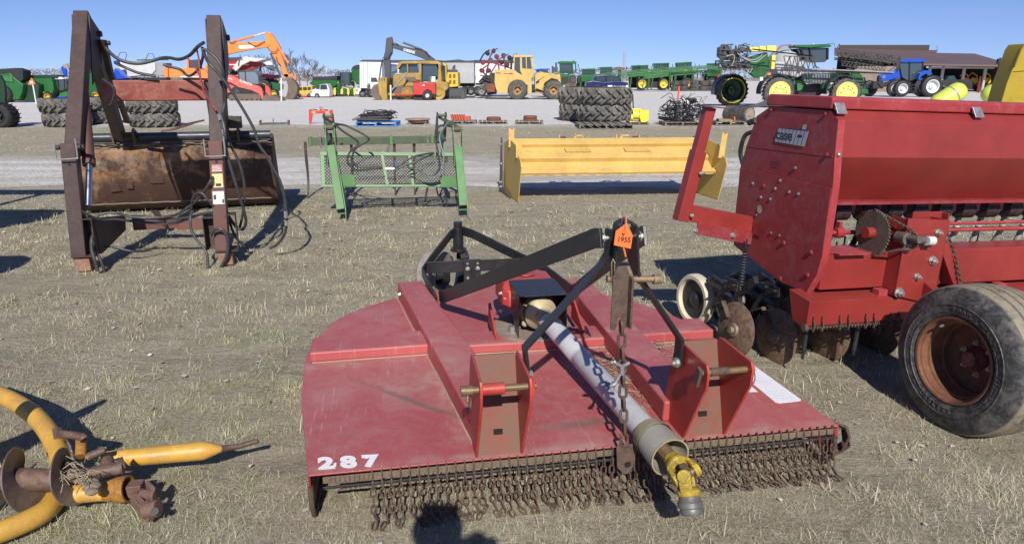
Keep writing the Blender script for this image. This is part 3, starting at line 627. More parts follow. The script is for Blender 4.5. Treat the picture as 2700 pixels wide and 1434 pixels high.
    m = MB(); m.path([(.575,1.66,.375), (.525,2.20,.41), (.585,2.32,.455), (.745,2.52,.585), (.800,2.56,.60)], .014, .066, (0,-.25,1)); m.build('tail_frame_bar', blk, rt, .002)
    m = MB(); m.path([(1.43,1.66,.375), (1.32,2.15,.42), (1.20,2.26,.46), (.90,2.50,.585), (.83,2.56,.60)], .014, .066, (0,-.25,1)); m.build('tail_frame_bar', blk, rt, .002)
    m = MB(); m.path([(.545,2.25,.425), (1.245,2.24,.425)], .012, .080, (0,0,1)); m.build('tail_cross_bar', blk, rt, .002)
    m = MB(); m.bb((.80,2.215,.315), (.915,2.235,.475)); m.bb((.848,2.19,.33), (.856,2.215,.42)); m.bb((.866,2.19,.33), (.874,2.215,.42)); m.build('tail_plate', blk, rt, .002)
    m = MB(True)
    for xx in (.825, .893):
        m.bolt((xx,2.214,.415), (0,-1,0), .010, .012); m.cyl((xx,2.214,.352), (xx,2.207,.352), .009, n=8); m.cyl((xx,2.214,.45), (xx,2.2125,.45), .008, n=8)
    m.build('bolt', zin, rt)
    c = Vector((.80,2.56,0)); m = MB(); m.cyl(c+Vector((0,0,.47)), c+Vector((0,0,.62)), .038, n=18); m.cyl(c+Vector((0,0,.455)), c+Vector((0,0,.472)), .058, n=18); m.cyl(c+Vector((0,0,.61)), c+Vector((0,0,.665)), .031, n=14); m.build('spindle', blk, rt, .002)
    m = MB(); m.lathe(c+Vector((.03,0,.40)), (1,.2,0), [(-.03,.058),(.03,.058),(.03,.044),(-.03,.044)], 20, close=True); m.path([c+Vector((.04,-.03,.36)), c+Vector((.0,-.1,.25)), c+Vector((-.07,-.25,.21))], .07, .012, (0,.5,1)); m.path([c+Vector((.06,.06,.40)), c+Vector((.07,.2,.30)), c+Vector((.07,.25,.22))], .012, .05, (1,0,0)); m.build('wheel_fork', blk, rt, .002)
    # tail wheel: solid laminated tyre, turned askew
    wc = Vector((.64,2.62,.268)); ax = Vector((.80,-.60,0)).normalized()
    m = MB(); m.lathe(wc, ax, [(-.06,.10),(-.075,.155),(-.055,.175),(.055,.175),(.075,.155),(.06,.10)], 36, close=True); tw = m.build('tail_wheel', paint('worn_grey_rubber', (.21,.195,.17), .85, (.35,.31,.26), .6, 9., .3, bm=.6), rt, .004)
    m = MB(); m.lathe(wc, ax, [(-.06,.10),(-.03,.06),(-.09,.05),(-.09,0)], 20); m.lathe(wc, ax, [(.06,.10),(.03,.06),(.09,.05),(.09,0)], 20); m.build('rim', blk, tw)
    # lettering and white decals
    wp = paint('white_stencil', (.80,.80,.80), .5, (.5,.3,.3), .25, 40., .06)
    for k, ch in enumerate('287'):
        o3 = Vector((.034+.079*k,.036-.006*k,Zd+.0015)); M = Matrix(((.98,-.13,0,o3.x),(-.07,.97,0,o3.y),(0,0,1,o3.z),(0,0,0,1)))
        text('stencil_digit', ch, wp, rt, M, .112, .0004, .0062, sx=1.0)
        if k != 1:   # slab ends of the stencil face
            m = MB(); m.bb((o3.x+(.050 if k == 0 else .004), o3.y+(.004 if k == 0 else .052), Zd+.0012), (o3.x+(.060 if k == 0 else .014), o3.y+(.030 if k == 0 else .078), Zd+.0020)); m.build('stencil_serif', wp, rt)
    wd = paint('white_decal', (.80,.81,.83), .4, (.5,.46,.44), .2, 16., .05, spec=.3)
    m = MB(); ww = [(1.985,.645), (2.02,.63), (2.052,.24), (2.045,.228), (1.935,.222), (1.925,.235)]
    m.prism([(x, y, Zd+.0006) for x, y in [(1.925,.65), (2.035,.65), (2.05,.24), (2.04,.226), (1.937,.222), (1.925,.235)]], (0,0,.0008)); m.build('decal', wd, rt)
    m = MB(); m.prism([(x, y, Zd+.0006) for x, y in [(1.82,.355), (1.905,.343), (1.905,.65), (1.82,.65)]], (0,0,.0008)); m.build('decal', wd, rt)
    m = MB()
    for k in range(16): yy = .26+k*.024; m.bb((1.945,yy,Zd+.0015), (1.945+rg.uniform(.05,.085),yy+.0035,Zd+.0019))
    m.build('decal_print', paint('faint_print', (.52,.52,.55), .5, amt=0), rt)
    # dry clippings gathered on the deck
    m = MB()
    for cx, cy, s, k in ((1.30,.52,.11,420), (1.36,.76,.07,160), (1.66,.96,.05,160), (1.80,.97,.06,80), (.60,.35,.02,60), (1.25,.36,.05,160)):
        for i in range(k):
            x = rg.gauss(cx, s*.6); y = rg.gauss(cy, s*1.5); a = rg.uniform(0, 3.14); l = rg.uniform(.01,.028); z = Zd+rg.uniform(.001,.016)
            dx, dy = math.cos(a)*l, math.sin(a)*l; m.add([(x-dx,y-dy,z), (x+dx,y+dy,z+rg.uniform(-.001,.006)), (x+dx-dy*.08,y+dy+dx*.08,z+.001), (x-dx-dy*.08,y-dy+dx*.08,z+.001)], [(0,1,2,3)])
    m.build('grass_clippings', paint('straw', (.36,.29,.18), .9, amt=0, var=.5, sc=30.), rt)
    # orange lot tag
    tg = thing('lot_tag', 'orange plastic lot tag reading 1955, zip-tied to the top of the cutter mast', 'tag', rt.matrix_basis @ Vector((1.106,-.055,1.125)), yaw)
    org = paint('orange_plastic', (.95,.19,.045), .45, amt=0, var=.08, sc=20.)
    t0 = Vector((0,0,0)); tl = .10
    def tp(a, b): ca, sa = math.cos(-tl), math.sin(-tl); return (a*ca-b*sa, -.002*b, a*sa+b*ca)
    m = MB(); m.prism([tp(-.033,.022), tp(-.008,.042), tp(.012,.042), tp(.033,.010), tp(.033,-.040), tp(-.033,-.030)], (0,.0025,0)); pl = m.build('tag_plate', org, tg, .0008)
    text('tag_number', '1955', plain('print_dark', (.05,.02,.015)), tg, basis(Vector(tp(-.024,-.016))+Vector((0,-.001,0)), Vector(tp(1,0)), Vector(tp(0,1))), .026, .0003, .0006)
    text('tag_print', 'AUCTION LOT', plain('print_dark', (.05,.02,.015)), tg, basis(Vector(tp(-.018,-.026))+Vector((0,-.001,0)), Vector(tp(1,0)), Vector(tp(0,1))), .006, .0002) if False else None
    m = MB(); m.tube([(.005,-.006,.050), (.004,-.006,.070), (.008,.02,.072), (.010,.05,.06), (.008,.045,.0), (.004,.01,-.04), (.002,-.012,-.05), (.006,-.014,-.068)], .003, 6); m.tube([(.000,-.006,.022), (.003,-.010,.04), (.005,-.006,.052)], .004, 6); m.tube([(-.001,-.004,.012), (-.006,-.012,.020), (.000,-.006,.026)], .0035, 6); m.build('zip_tie', org, tg)
rotary_cutter()
# ------------------------------------------------------------------ grain drill
def grain_drill():
    yaw, tilt = R(15), R(2)
    X = dp('R', 1105, 85, 3.6); rt = thing('grain_drill', 'red grain drill with long seed box and lid, standing on a dusty implement tyre', 'grain drill', (X.x, 3.6, 0), yaw)
    rt.rotation_euler = (0, tilt, yaw)
    red = paint('drill_red', (.27,.032,.027), .38, (.27,.11,.10), .18, 2.5, .22, top=.18, bm=.08, streak=.15)
    redp = paint('drill_panel_red', (.26,.026,.030), .45, (.26,.10,.10), .45, 3., .2, bm=.1)
    fade = paint('drill_faded_red', (.36,.040,.045), .42, (.38,.16,.16), .35, 3., .22, top=.3, streak=.2)
    blk = paint('implement_black', (.020,.021,.024), .45, (.12,.10,.08), .35, 8., .3)
    zin = paint('zinc_bolt', (.48,.47,.45)); rst = paint('rusty_steel', (.13,.075,.05))
    disc = paint('rusty_disc', (.14,.070,.042), .6, (.26,.19,.13), .6, 9., .5, rust=.25, bm=.4)
    W = 2.75; t = .005
    pan = [(.060,1.485),(.0,1.44),(-.018,1.24),(-.034,1.116),(-.036,.743),(-.014,.628),(.048,.508),(.266,.506),(.785,.609),(.795,.742),(.815,1.09),(.772,1.241),(.704,1.424),(.58,1.485)]
    for u in (0., W): m = MB(); m.prism([(u, a, b) for a, b in pan], (t,0,0)); ep = m.build('end_panel', redp, rt, .002)
    # raised crease and front flange of the near panel
    m = MB(); m.prism([(0,.0,1.44),(0,-.018,1.24),(0,-.034,1.116),(0,-.036,.743),(0,-.014,.628),(0,.048,.508),(.0,.056,.516),(.0,-.004,.63),(.0,-.028,.745),(.0,-.026,1.116),(.0,-.010,1.24),(0,.008,1.44)], (.045,0,0)); m.build('panel_flange', fade, rt, .003)
    m = MB(); m.prism([(-.003,.0,1.262),(-.003,.77,1.243),(-.003,.772,1.236),(-.003,.0,1.254)], (.004,0,0)); m.build('panel_seam', redp, rt)
    m = MB(); m.prism([(-.0075,-.033,1.095),(-.0075,.80,1.10),(-.001,.805,.75),(-.001,-.036,.75)], (.006,0,0)); m.build('end_cover', redp, rt, .002)
    # seed box: faceted shell
    prof = [(.06,1.487),(.004,1.44),(-.016,1.255),(.02,1.19),(.17,1.0),(.42,.98),(.64,1.19),(.70,1.42),(.58,1.487)]
    m = MB(); n = len(prof); vs = [(u, a, b) for u in (.006, W-.001) for a, b in prof]
    m.add(vs, [(i, i+1, n+i+1, n+i) for i in range(n-1)]); m.build('seed_box', red, rt, .006, 3, 12) 
    m = MB(); m.prism([(-.012,.048,1.492),(-.012,.046,1.545),(-.012,.066,1.556),(-.012,.585,1.556),(-.012,.61,1.53),(-.012,.61,1.492)], (W+.02,0,0)); m.build('lid', fade, rt, .008, 3)
    for u in (.02, .905, 1.79, 2.65):
        m = MB(); m.path([(u,.040,1.535), (u,.028,1.505), (u,.018,1.485), (u,.004,1.470)], .055, .004, (0,-.6,.8)) if False else m.prism([(u-.03,.040,1.522),(u+.03,.040,1.522),(u+.036,.010,1.468),(u-.024,.010,1.468)], (0,-.006,.004))
        m.box((u-.005,.034,1.500), (.03,.014,.022)); m.build('latch', zin, rt, .002)
    # feed cups under the box
    for i in range(15):
        u = .10 + i*.178
        m = MB(); m.box((u,.24,.955), (.085,.12,.10), rx=.15); m.cyl((u-.05,.22,.925), (u+.05,.22,.925), .05, n=12); f = m.build('feed_cup', paint('feed_cup_black', (.028,.014,.015), .5, (.16,.1,.08), .35, 12.), rt, .003)
        m = MB(); m.box((u+.07,.20,.965), (.030,.02,.09)); m.build('gate', fade, f)
    m = MB(); m.bb((.0,.10,.985), (W,.36,1.002)); m.build('feed_rail', redp, rt)
    m = MB(); m.cyl((.05,.20,.808), (W,.20,.808), .013, n=10); m.cyl((.26,.20,.808), (.31,.20,.808), .030, n=14); m.bb((.27,.185,.82), (.29,.215,.87)); m.build('drive_shaft', fade, rt)
    m = MB(); m.cyl((.9,.16,.855), (W,.16,.858), .010, n=10); m.build('feed_shaft', fade, rt)
    # corrugated seed tubes and springs
    hose = paint('ribbed_hose', (.40,.38,.32), .6, (.2,.17,.13), .4, 12.)
    def ribbed(a, b, c, r=.019):
        p = curve([a, b, c], 40); m = MB(); m.tube(p, [r if i % 2 else r*.78 for i in range(len(p))], 9); return m
    for i in range(15):
        u = .10 + i*.178; ribbed((u,.24,.91), (u+.01,.28,.72), (u,.36 if i % 2 else .48,.36)).build('seed_tube', hose if i > 4 else blk, rt)
    for i in range(15):
        u = -.06 + i*.178; v = .42 if i % 2 else .56
        pts = [Vector((u+math.cos(k*.9)*.017, v+math.sin(k*.9)*.017, .64-.33*k/130)) for k in range(131)]
        m = MB(); m.tube(pts, .0035, 4); m.cyl((u,v,.25), (u,v,.70), .006, n=6); m.build('down_spring', blk, rt)
    # main beam and lower strip
    def hollow(a, b, mm): m = MB(); m.bb(a, b); return m
    hollow((.045,.0,.535), (W,.17,.742), 0).build('main_beam', red, rt, .008, 3)
    m = MB(True); m.bb((.06,-.01,.742), (.30,.13,.748)); m.bb((.10,-.045,.738), (.29,-.008,.747)); m.build('step_plate', fade, rt, .001)
    m = MB(); m.prism([(-.07,-.08,.50),(-.07,.10,.520),(-.07,.10,.512),(-.07,-.074,.492)], (W+.05,0,0)); m.bb((-.07,-.080,.365), (W,-.074,.50))
    m.prism([(-.070,-.08,.50),(-.070,.10,.52),(-.070,.04,.36),(-.070,-.08,.345)], (.005,0,0)); m.build('lower_channel', red, rt, .003)
    for i in range(24):
        u = -.035 + (i//2)*.168 + (.055 if i % 2 else 0)
        if u > W: break
        m = MB(); m.bb((u-.004,-.0835,.385), (u+.004,-.081,.415)); m.build('slot', plain('slot_dark', (.02,.012,.01)), rt)
        m = MB(); m.path([(u,-.088,.395), (u+.002,-.096,.375), (u+.002,-.092,.335)], .011, .006, (1,0,0)); m.build('chain_hook', rst, rt)
    m = MB(); pts = [Vector((-.075+k*.0035, -.082+math.cos(k*1.1)*.011, .352+math.sin(k*1.1)*.011)) for k in range(0, 800)]; m.tube(pts, .003, 4); m.cyl((-.09,-.08,.352), (W,-.08,.352), .005, n=6); m.cyl((-.088,-.08,.356), (-.07,-.08,.356), .02, n=10); m.build('spring_rod', rst, rt)
    for u in (.42, 1.26, 2.1): m = MB(); m.box((u,-.03,.515), (.06,.05,.045)); m.build('spacer', fade, rt, .003)
    # wheel bracket tower
    m = MB(); m.prism([(.452,-.10,.945), (.728,-.10,.930), (.735,-.10,.48), (.70,-.10,.46), (.62,-.10,.478), (.455,-.10,.515)], (0,.010,0)); br = m.build('wheel_bracket', red, rt, .003)
    m = MB(); m.bb((.722,-.10,.47), (.732,.03,.93)); m.bb((.455,-.09,.51), (.463,.02,.94)); m.bb((.60,.02,.74), (.80,.03,.955)); m.prism([(.80,-.02,.95),(.81,-.02,.52),(.81,.06,.52),(.80,.06,.95)], (.01,0,0)); m.build('bracket_side', red, rt, .003)
    m = MB(); m.path([(.775,-.03,.78), (.86,-.05,.62), (.93,-.07,.50)], .055, .05, (0,1,0)); m.build('bracket_brace', red, rt, .004)
    m = MB(True)
    for u, z, r in ((.475,.80,.017),(.475,.535,.020),(.66,.865,.013),(.66,.71,.017),(.575,.622,.013)): m.bolt((u,-.10,z), (0,-1,0), r, .018)
    m.build('bolt', zin, rt)
    m = MB(); m.cyl((.46,-.115,.835), (.46,-.045,.835), .034, n=18); m.cyl((.46,-.19,.845), (.46,-.115,.845), .018, n=12); m.cyl((.47,-.125,.835), (.63,-.125,.828), .022, n=14); m.build('idler', paint('dirty_bearing', (.20,.18,.16), .5, (.1,.06,.03), .5, 20., metal=.4), rt, .002)
    m = MB(); m.cyl((.555,-.14,.83), (.60,-.14,.828), .025, n=14); m.build('shaft_end', paint('white_nylon', (.62,.62,.60), .5, amt=.2), rt)
    m = MB(); m.cyl((.47,-.06,.86), (.50,-.06,.86), .001, n=4)
    # sprocket with teeth, two chain runs
    def gear(c, ax, r, nt2, th, mat, name, par):
        e1, e2, d = frame_of(ax); c = Vector(c); pts = []
        for i in range(nt2*4):
            a = 2*math.pi*i/(nt2*4); rr = r if i % 4 in (0, 1) else r*.93; pts.append(c+(e1*math.cos(a)+e2*math.sin(a))*rr)
        m = MB(); m.prism(pts, d*th); return m.build(name, mat, par)
    sg = gear((.345,.02,.845), (1,0,0), .125, 40, .008, paint('grey_sprocket', (.12,.105,.09), .55, (.22,.18,.14), .5, 14., metal=.3), 'sprocket', rt)
    m = MB(); m.cyl((.30,.02,.845), (.38,.02,.845), .03, n=14); m.build('hub', red, sg)
    gear((.47,-.13,.83), (1,0,0), .045, 14, .008, rst, 'small_sprocket', rt)
    for P_, a_ in (([(.345,.03,.972), (.40,-.05,.93), (.47,-.13,.882)], .022), ([(.345,-.03,.73), (.42,-.10,.775), (.47,-.14,.785)], .022), ([(.79,-.03,.87), (.85,-.08,.70), (.90,-.12,.52)], .026)):
        m = MB(); m.chain(P_, a_, a_*.75, .0045, 4, 8); m.build('roller_chain', rst, rt)
    m = MB(); m.bb((.36,.05,.78), (.44,.06,.93)); m.prism([(.33,.10,.95),(.44,-.04,.92),(.46,-.04,.78),(.42,.10,.78)], (0,.008,0)); m.build('chain_guard', red, rt)
    # decal of stacked vertical bars, with letters
    dk = paint('decal_grey', (.33,.35,.40), .4, amt=.15, var=.08); dd = plain('decal_dark', (.03,.04,.06))
    x = -.0060
    m = MB(); P = lambda a, b: (x, a, b)
    m.prism([P(.465,1.372),P(.202,1.372),P(.222,1.286),P(.488,1.291)], (-.0008,0,0)); m.prism([P(.262,1.376),P(.232,1.376),P(.226,1.402),P(.256,1.402)], (-.0008,0,0)); dc = m.build('maker_decal', dk, rt)
    m = MB()
    for k in range(1, 8):
        f = k/8; a = .465+(.202-.465)*f; b = .488+(.222-.488)*f; m.prism([(x-.0009,a,1.371),(x-.0009,a-.004,1.371),(x-.0009,b-.004,1.289),(x-.0009,b,1.289)], (-.0004,0,0))
    m.prism([(x-.0009,.465,1.372),(x-.0009,.202,1.372),(x-.0009,.2025,1.3685),(x-.0009,.4655,1.3685)], (-.0004,0,0)); m.prism([(x-.0009,.29,1.345),(x-.0009,.25,1.345),(x-.0009,.255,1.33),(x-.0009,.295,1.33)], (-.0004,0,0)); m.build('decal_lines', dd, dc)
    text('decal_letters', 'case', dd, dc, basis((x-.0014,.482,1.308), (0,-1,0), (0,-.12,1)), .082, .0003, .0016, sx=1.05)
    text('decal_print', 'MODEL 5100', plain('faint_purple', (.10,.03,.05)), rt, basis((-.0035,.47,1.195), (0,-1,0), (0,0,1)), .020, .0003, .0006, sx=1.0) if False else None
    m = MB(); 
    for a, b, l in ((.50,1.185,.10),(.50,1.17,.09),(.50,1.155,.08)): m.bb((-.0045,a-l,b-.003), (-.0035,a,b+.003))
    m.build('faint_print', plain('faint_purple', (.17,.03,.05)), rt)
    gb = [(.27,1.165),(.387,1.079),(.647,1.025),(.423,1.027),(.294,1.027),(.214,1.029),(.549,.956),(.456,.96),(.406,.769),(.327,.771),(.57,.845)]
    rb = [(.535,1.026),(.279,.738),(.044,.739),(.043,.611),(.267,.529),(.034,1.262),(.092,1.465),(.559,1.465)]
    m = MB(True)
    for a, b in gb: m.sphere((-.009,a,b), .010 if b > .9 else .007, 10, 6, (.6,1,1))
    m.build('bolt', zin, rt)
    m = MB(True)
    for a, b in rb: m.sphere((-.009,a,b), .014 if b < .8 else .011, 10, 6, (.6,1,1))
    m.build('painted_bolt', redp, rt)
    m = MB(); m.lathe((-.0078,.544,.885), (-1,0,0), [(0,0),(.001,.026)], 22); m.build('hole', paint('grass_seen_through', (.42,.36,.22), .8, (.2,.16,.1), .5, 60.), rt)
    m = MB(); m.bb((-.0030,.53,.706), (-.0015,.585,.722)); m.build('slot', plain('slot_dark', (.02,.012,.01)), rt)
    m = MB(True); m.sphere((.02,-.022,1.268), .011, 10, 6, (1,.6,1)); m.build('bolt', zin, rt)
    # hose loop behind the panel
    m = MB(); m.tube(curve([(.02,.74,1.33), (.0,.80,1.30), (.0,.83,1.20), (.01,.80,1.12)], 12), .014, 8); m.cyl((.0,.70,1.40), (.02,.80,1.38), .02, n=8); m.build('rear_hose', blk, rt)
    # rear step frame with the telescoping square post
    m = MB(); m.path([(-.44,.64,.855), (.0,.64,.775)], .07, .10, (0,0,1)); m.build('step_arm', red, rt, .006)
    m = MB(); m.path([(-.385,.60,.765), (.0,.60,.69)], .01, .075, (0,0,1)); m.build('step_arm', redp, rt, .003)
    m = MB(True)
    for u, z in ((-.40,.752),(-.14,.715)): m.bolt((u,.594,z), (0,-1,0), .013, .012)
    m.bolt((-.435,.585,.845), (-.0,-1,0), .009, .010); m.bolt((-.405,.585,1.095), (0,-1,0), .008, .01); m.build('bolt', zin, rt)
    m = MB(); m.bar((-.478,.64,.805), (-.405,.64,1.22), .075, .075, (0,1,0)); m.build('post_sleeve', red, rt, .005)
    m = MB(); m.bar((-.410,.64,1.20), (-.362,.64,1.468), .060, .060, (0,1,0)); m.build('post', red, rt, .004)
    m = MB(); m.box((-.355,.64,1.472), (.15,.12,.008), ry=.05); m.build('post_cap', paint('purple_brown', (.14,.05,.05), .6, amt=.3), rt, .001)
    # openers: angled discs with arms and press wheels
    wht = paint('dusty_white_plastic', (.62,.55,.41), .6, (.25,.2,.13), .35, 7., .2)
    def opener(u, v, k):
        g = bpy.data.objects.new('opener_tmp', None)
        m = MB(); c = Vector((u, v, .155)); ax = Vector((-1,-.10,.06)).normalized()
        m.lathe(c, ax, [(0,.0),(.014,.03),(.010,.06),(.004,.165),(.0,.172),(-.004,.165),(-.004,0)], 32); d = m.build('disc_blade', disc, rt)
        m = MB(); m.lathe(c+ax*.008, ax, [(0,.045),(.02,.04),(.022,.022),(.04,.02),(.042,0)], 16); m.build('disc_hub', paint('worn_hub', (.30,.23,.16), .5, (.15,.09,.05), .5, 20., metal=.3), d)
        m = MB(); m.path([(u+.03,v+.02,.20), (u+.03,v+.06,.36), (u+.03,v-.10,.50)], .045, .03, (1,0,0)); m.path([(u-.02,v-.03,.43),(u-.02,v+.16,.36),(u-.02,v+.25,.22)], .03, .012, (1,0,0))
        m.path([(u+.03,v+.02,.30),(u+.03,v+.40,.34)], .05, .03, (0,0,1)); m.build('opener_arm', blk, rt, .003)
        m = MB(); m.path([(u-.035,v-.02,.435), (u-.035,v+.12,.44)], .012, .055, (0,0,1)); m.bolt((u-.042,v+.0,.44), (-1,0,0), .010, .012); m.bolt((u-.042,v+.09,.44), (-1,0,0), .010, .012); m.build('bracket', blk, rt, .002)
        m = MB(); m.path([(u-.025,v+.05,.22),(u-.03,v+.12,.30),(u-.03,v+.19,.26)], .008, .03, (1,0,0)); m.build('scraper', rst, rt)
        if k < 15:
            wc = Vector((u+.02, v+.53, .185)); wa = Vector((-1,-.12,0)).normalized()
            m = MB(); m.lathe(wc, wa, [(-.035,.145),(-.037,.165),(-.02,.176),(.02,.176),(.037,.165),(.037,.142),(.02,.135),(-.02,.135)], 34, close=True); pw = m.build('press_wheel', wht if k == 0 else blk, rt)
            m = MB(); m.lathe(wc, wa, [(.01,.138),(.0,.06),(.025,.03),(.03,0)], 24); m.build('rim', blk, pw)
            m = MB(); m.path([wc+Vector((.05,0,0)), wc+Vector((.05,-.12,.18)), wc+Vector((.05,-.26,.16))], .04, .02, (1,0,0)); m.bolt(wc+Vector((.03,-.1,.17)), (-1,0,0), .012, .01); m.build('wheel_arm', blk, rt, .003)
    for k in range(14): opener(-.13+k*.182, .46 if k % 2 == 0 else .31, k)
    # gauge boot rods beneath the strip
    for i in range(6): u = .02+i*.34; m = MB(); m.cyl((u,.02,.16), (u,.02,.36), .012, n=8); m.cyl((u,.02,.13), (u,.02,.17), .008, n=8); m.build('rod', blk, rt)
    # wheel
    wc = Vector((.33, -.625, .358)); Rw = .366; wd = .285
    ty = paint('dusty_tyre', (.030,.030,.032), .62, (.27,.235,.17), .9, 5., .3, bm=.5)
    sw = paint('tyre_sidewall', (.032,.033,.037), .6, (.20,.18,.15), .5, 5., .3)
    swl = paint('raised_letter', (.085,.082,.078), .6, amt=0)
    def wheel(base, par):
        base = Vector(base); prof = [(.012,.205),(-.004,.225),(-.010,.26),(-.006,.30),(.010,.335),(.028,.350)]
        m = MB(); m.lathe(base, (1,0,0), prof, 64); m.lathe(base+Vector((-.0115,0,0)), (1,0,0), [(.001,.268),(-.002,.270),(-.002,.273),(.001,.275)], 64); m.lathe(base+Vector((-.006,0,0)), (1,0,0), [(.001,.233),(-.004,.235),(-.004,.238),(.001,.24)], 64)
        tr = m.build('tyre_sidewall', sw, par)
        tp = [(.028,.350)]
        for (a, b) in ((.030,.078),(.090,.128),(.140,.178),(.190,.222),(.234,.262)):
            crown = lambda z: Rw-.000-((z-wd/2)/(wd/2))**2*.016
            tp += [(a,crown(a)),(b,crown(b)),(b+.003,crown(b)-.012),(b+.009,crown(b)-.012)]
        tp = [q for q in tp if q[0] < wd-.02] + [(wd-.02,.345),(wd,.30),(wd,.24),(wd-.02,.205)]
        m = MB(); m.lathe(base, (1,0,0), tp, 72); m.build('tyre_tread', ty, par)
        rr = paint('rusty_rim', (.23,.095,.045), .8, (.12,.05,.03), .6, 12., .4, bm=.5)
        m = MB(); m.lathe(base, (1,0,0), [(.000,.213),(-.004,.210),(-.002,.200),(.012,.197),(.016,.190),(.045,.186),(.050,.176),(.12,.172),(.125,.165),(.16,.165),(.16,.10),(.150,.06),(.150,.0)], 56); rim = m.build('rim', rr, par)
        m = MB(); m.lathe(base+Vector((.148,0,0)), (-1,0,0), [(0,.062),(.012,.058),(.022,.045),(.05,.036),(.055,.0)], 24); m.build('hub', paint('hub_dark_red', (.15,.03,.03), .5, amt=.4), rim)
        m = MB(True)
        for i in range(6): a = i*math.pi/3+.3; m.bolt(base+Vector((.150, math.cos(a)*.078, math.sin(a)*.078)), (-1,0,0), .009, .012)
        m.build('wheel_bolt', zin, rim)
        m = MB(); m.cyl(base+Vector((.02,.10,.145)), base+Vector((-.005,.095,.14)), .006, n=8); m.build('valve', zin, rim)
        m = MB(); m.bb(base+Vector((-.012,-.10,.275)), base+Vector((-.009,-.065,.287))); m.build('tyre_sticker', paint('white_decal', (.8,.8,.8)), par) if False else None
        for s, a0, sz in (('FARM IMPLEMENT', 100, .030), ('I-1', 182, .022), ('TUBELESS', 232, .034), ('9.5L-15SL', 330, .022)):
            for k, ch in enumerate(s):
                if ch == ' ': continue
                a = R(a0 - k*(sz*.85/.248*57.3)) if a0 < 200 else R(a0 + k*(sz*.85/.248*57.3))
                # seen from -u: +v is to the left
                cv, cz = -math.cos(a), math.sin(a); up2 = Vector((0, cv, cz)) if a0 < 200 else Vector((0, -cv, -cz)); right = up2.cross(Vector((-1,0,0)))
                rr2 = .242 if a0 < 200 else .258
                text('tyre_letter', ch, swl, tr, basis(base+Vector((-.0095, cv*rr2, cz*rr2)), right, up2), sz, .0022, .0006)
    wheel(wc, rt)
    m = MB(); m.cyl(wc+Vector((.15,0,0)), wc+Vector((.34,0,0)), .03, n=14); m.path([wc+Vector((.33,0,0)), (.66,-.35,.44), (.66,-.05,.56)], .09, .05, (1,0,0)); m.build('wheel_arm', red, rt, .005)
    w2 = []
grain_drill()
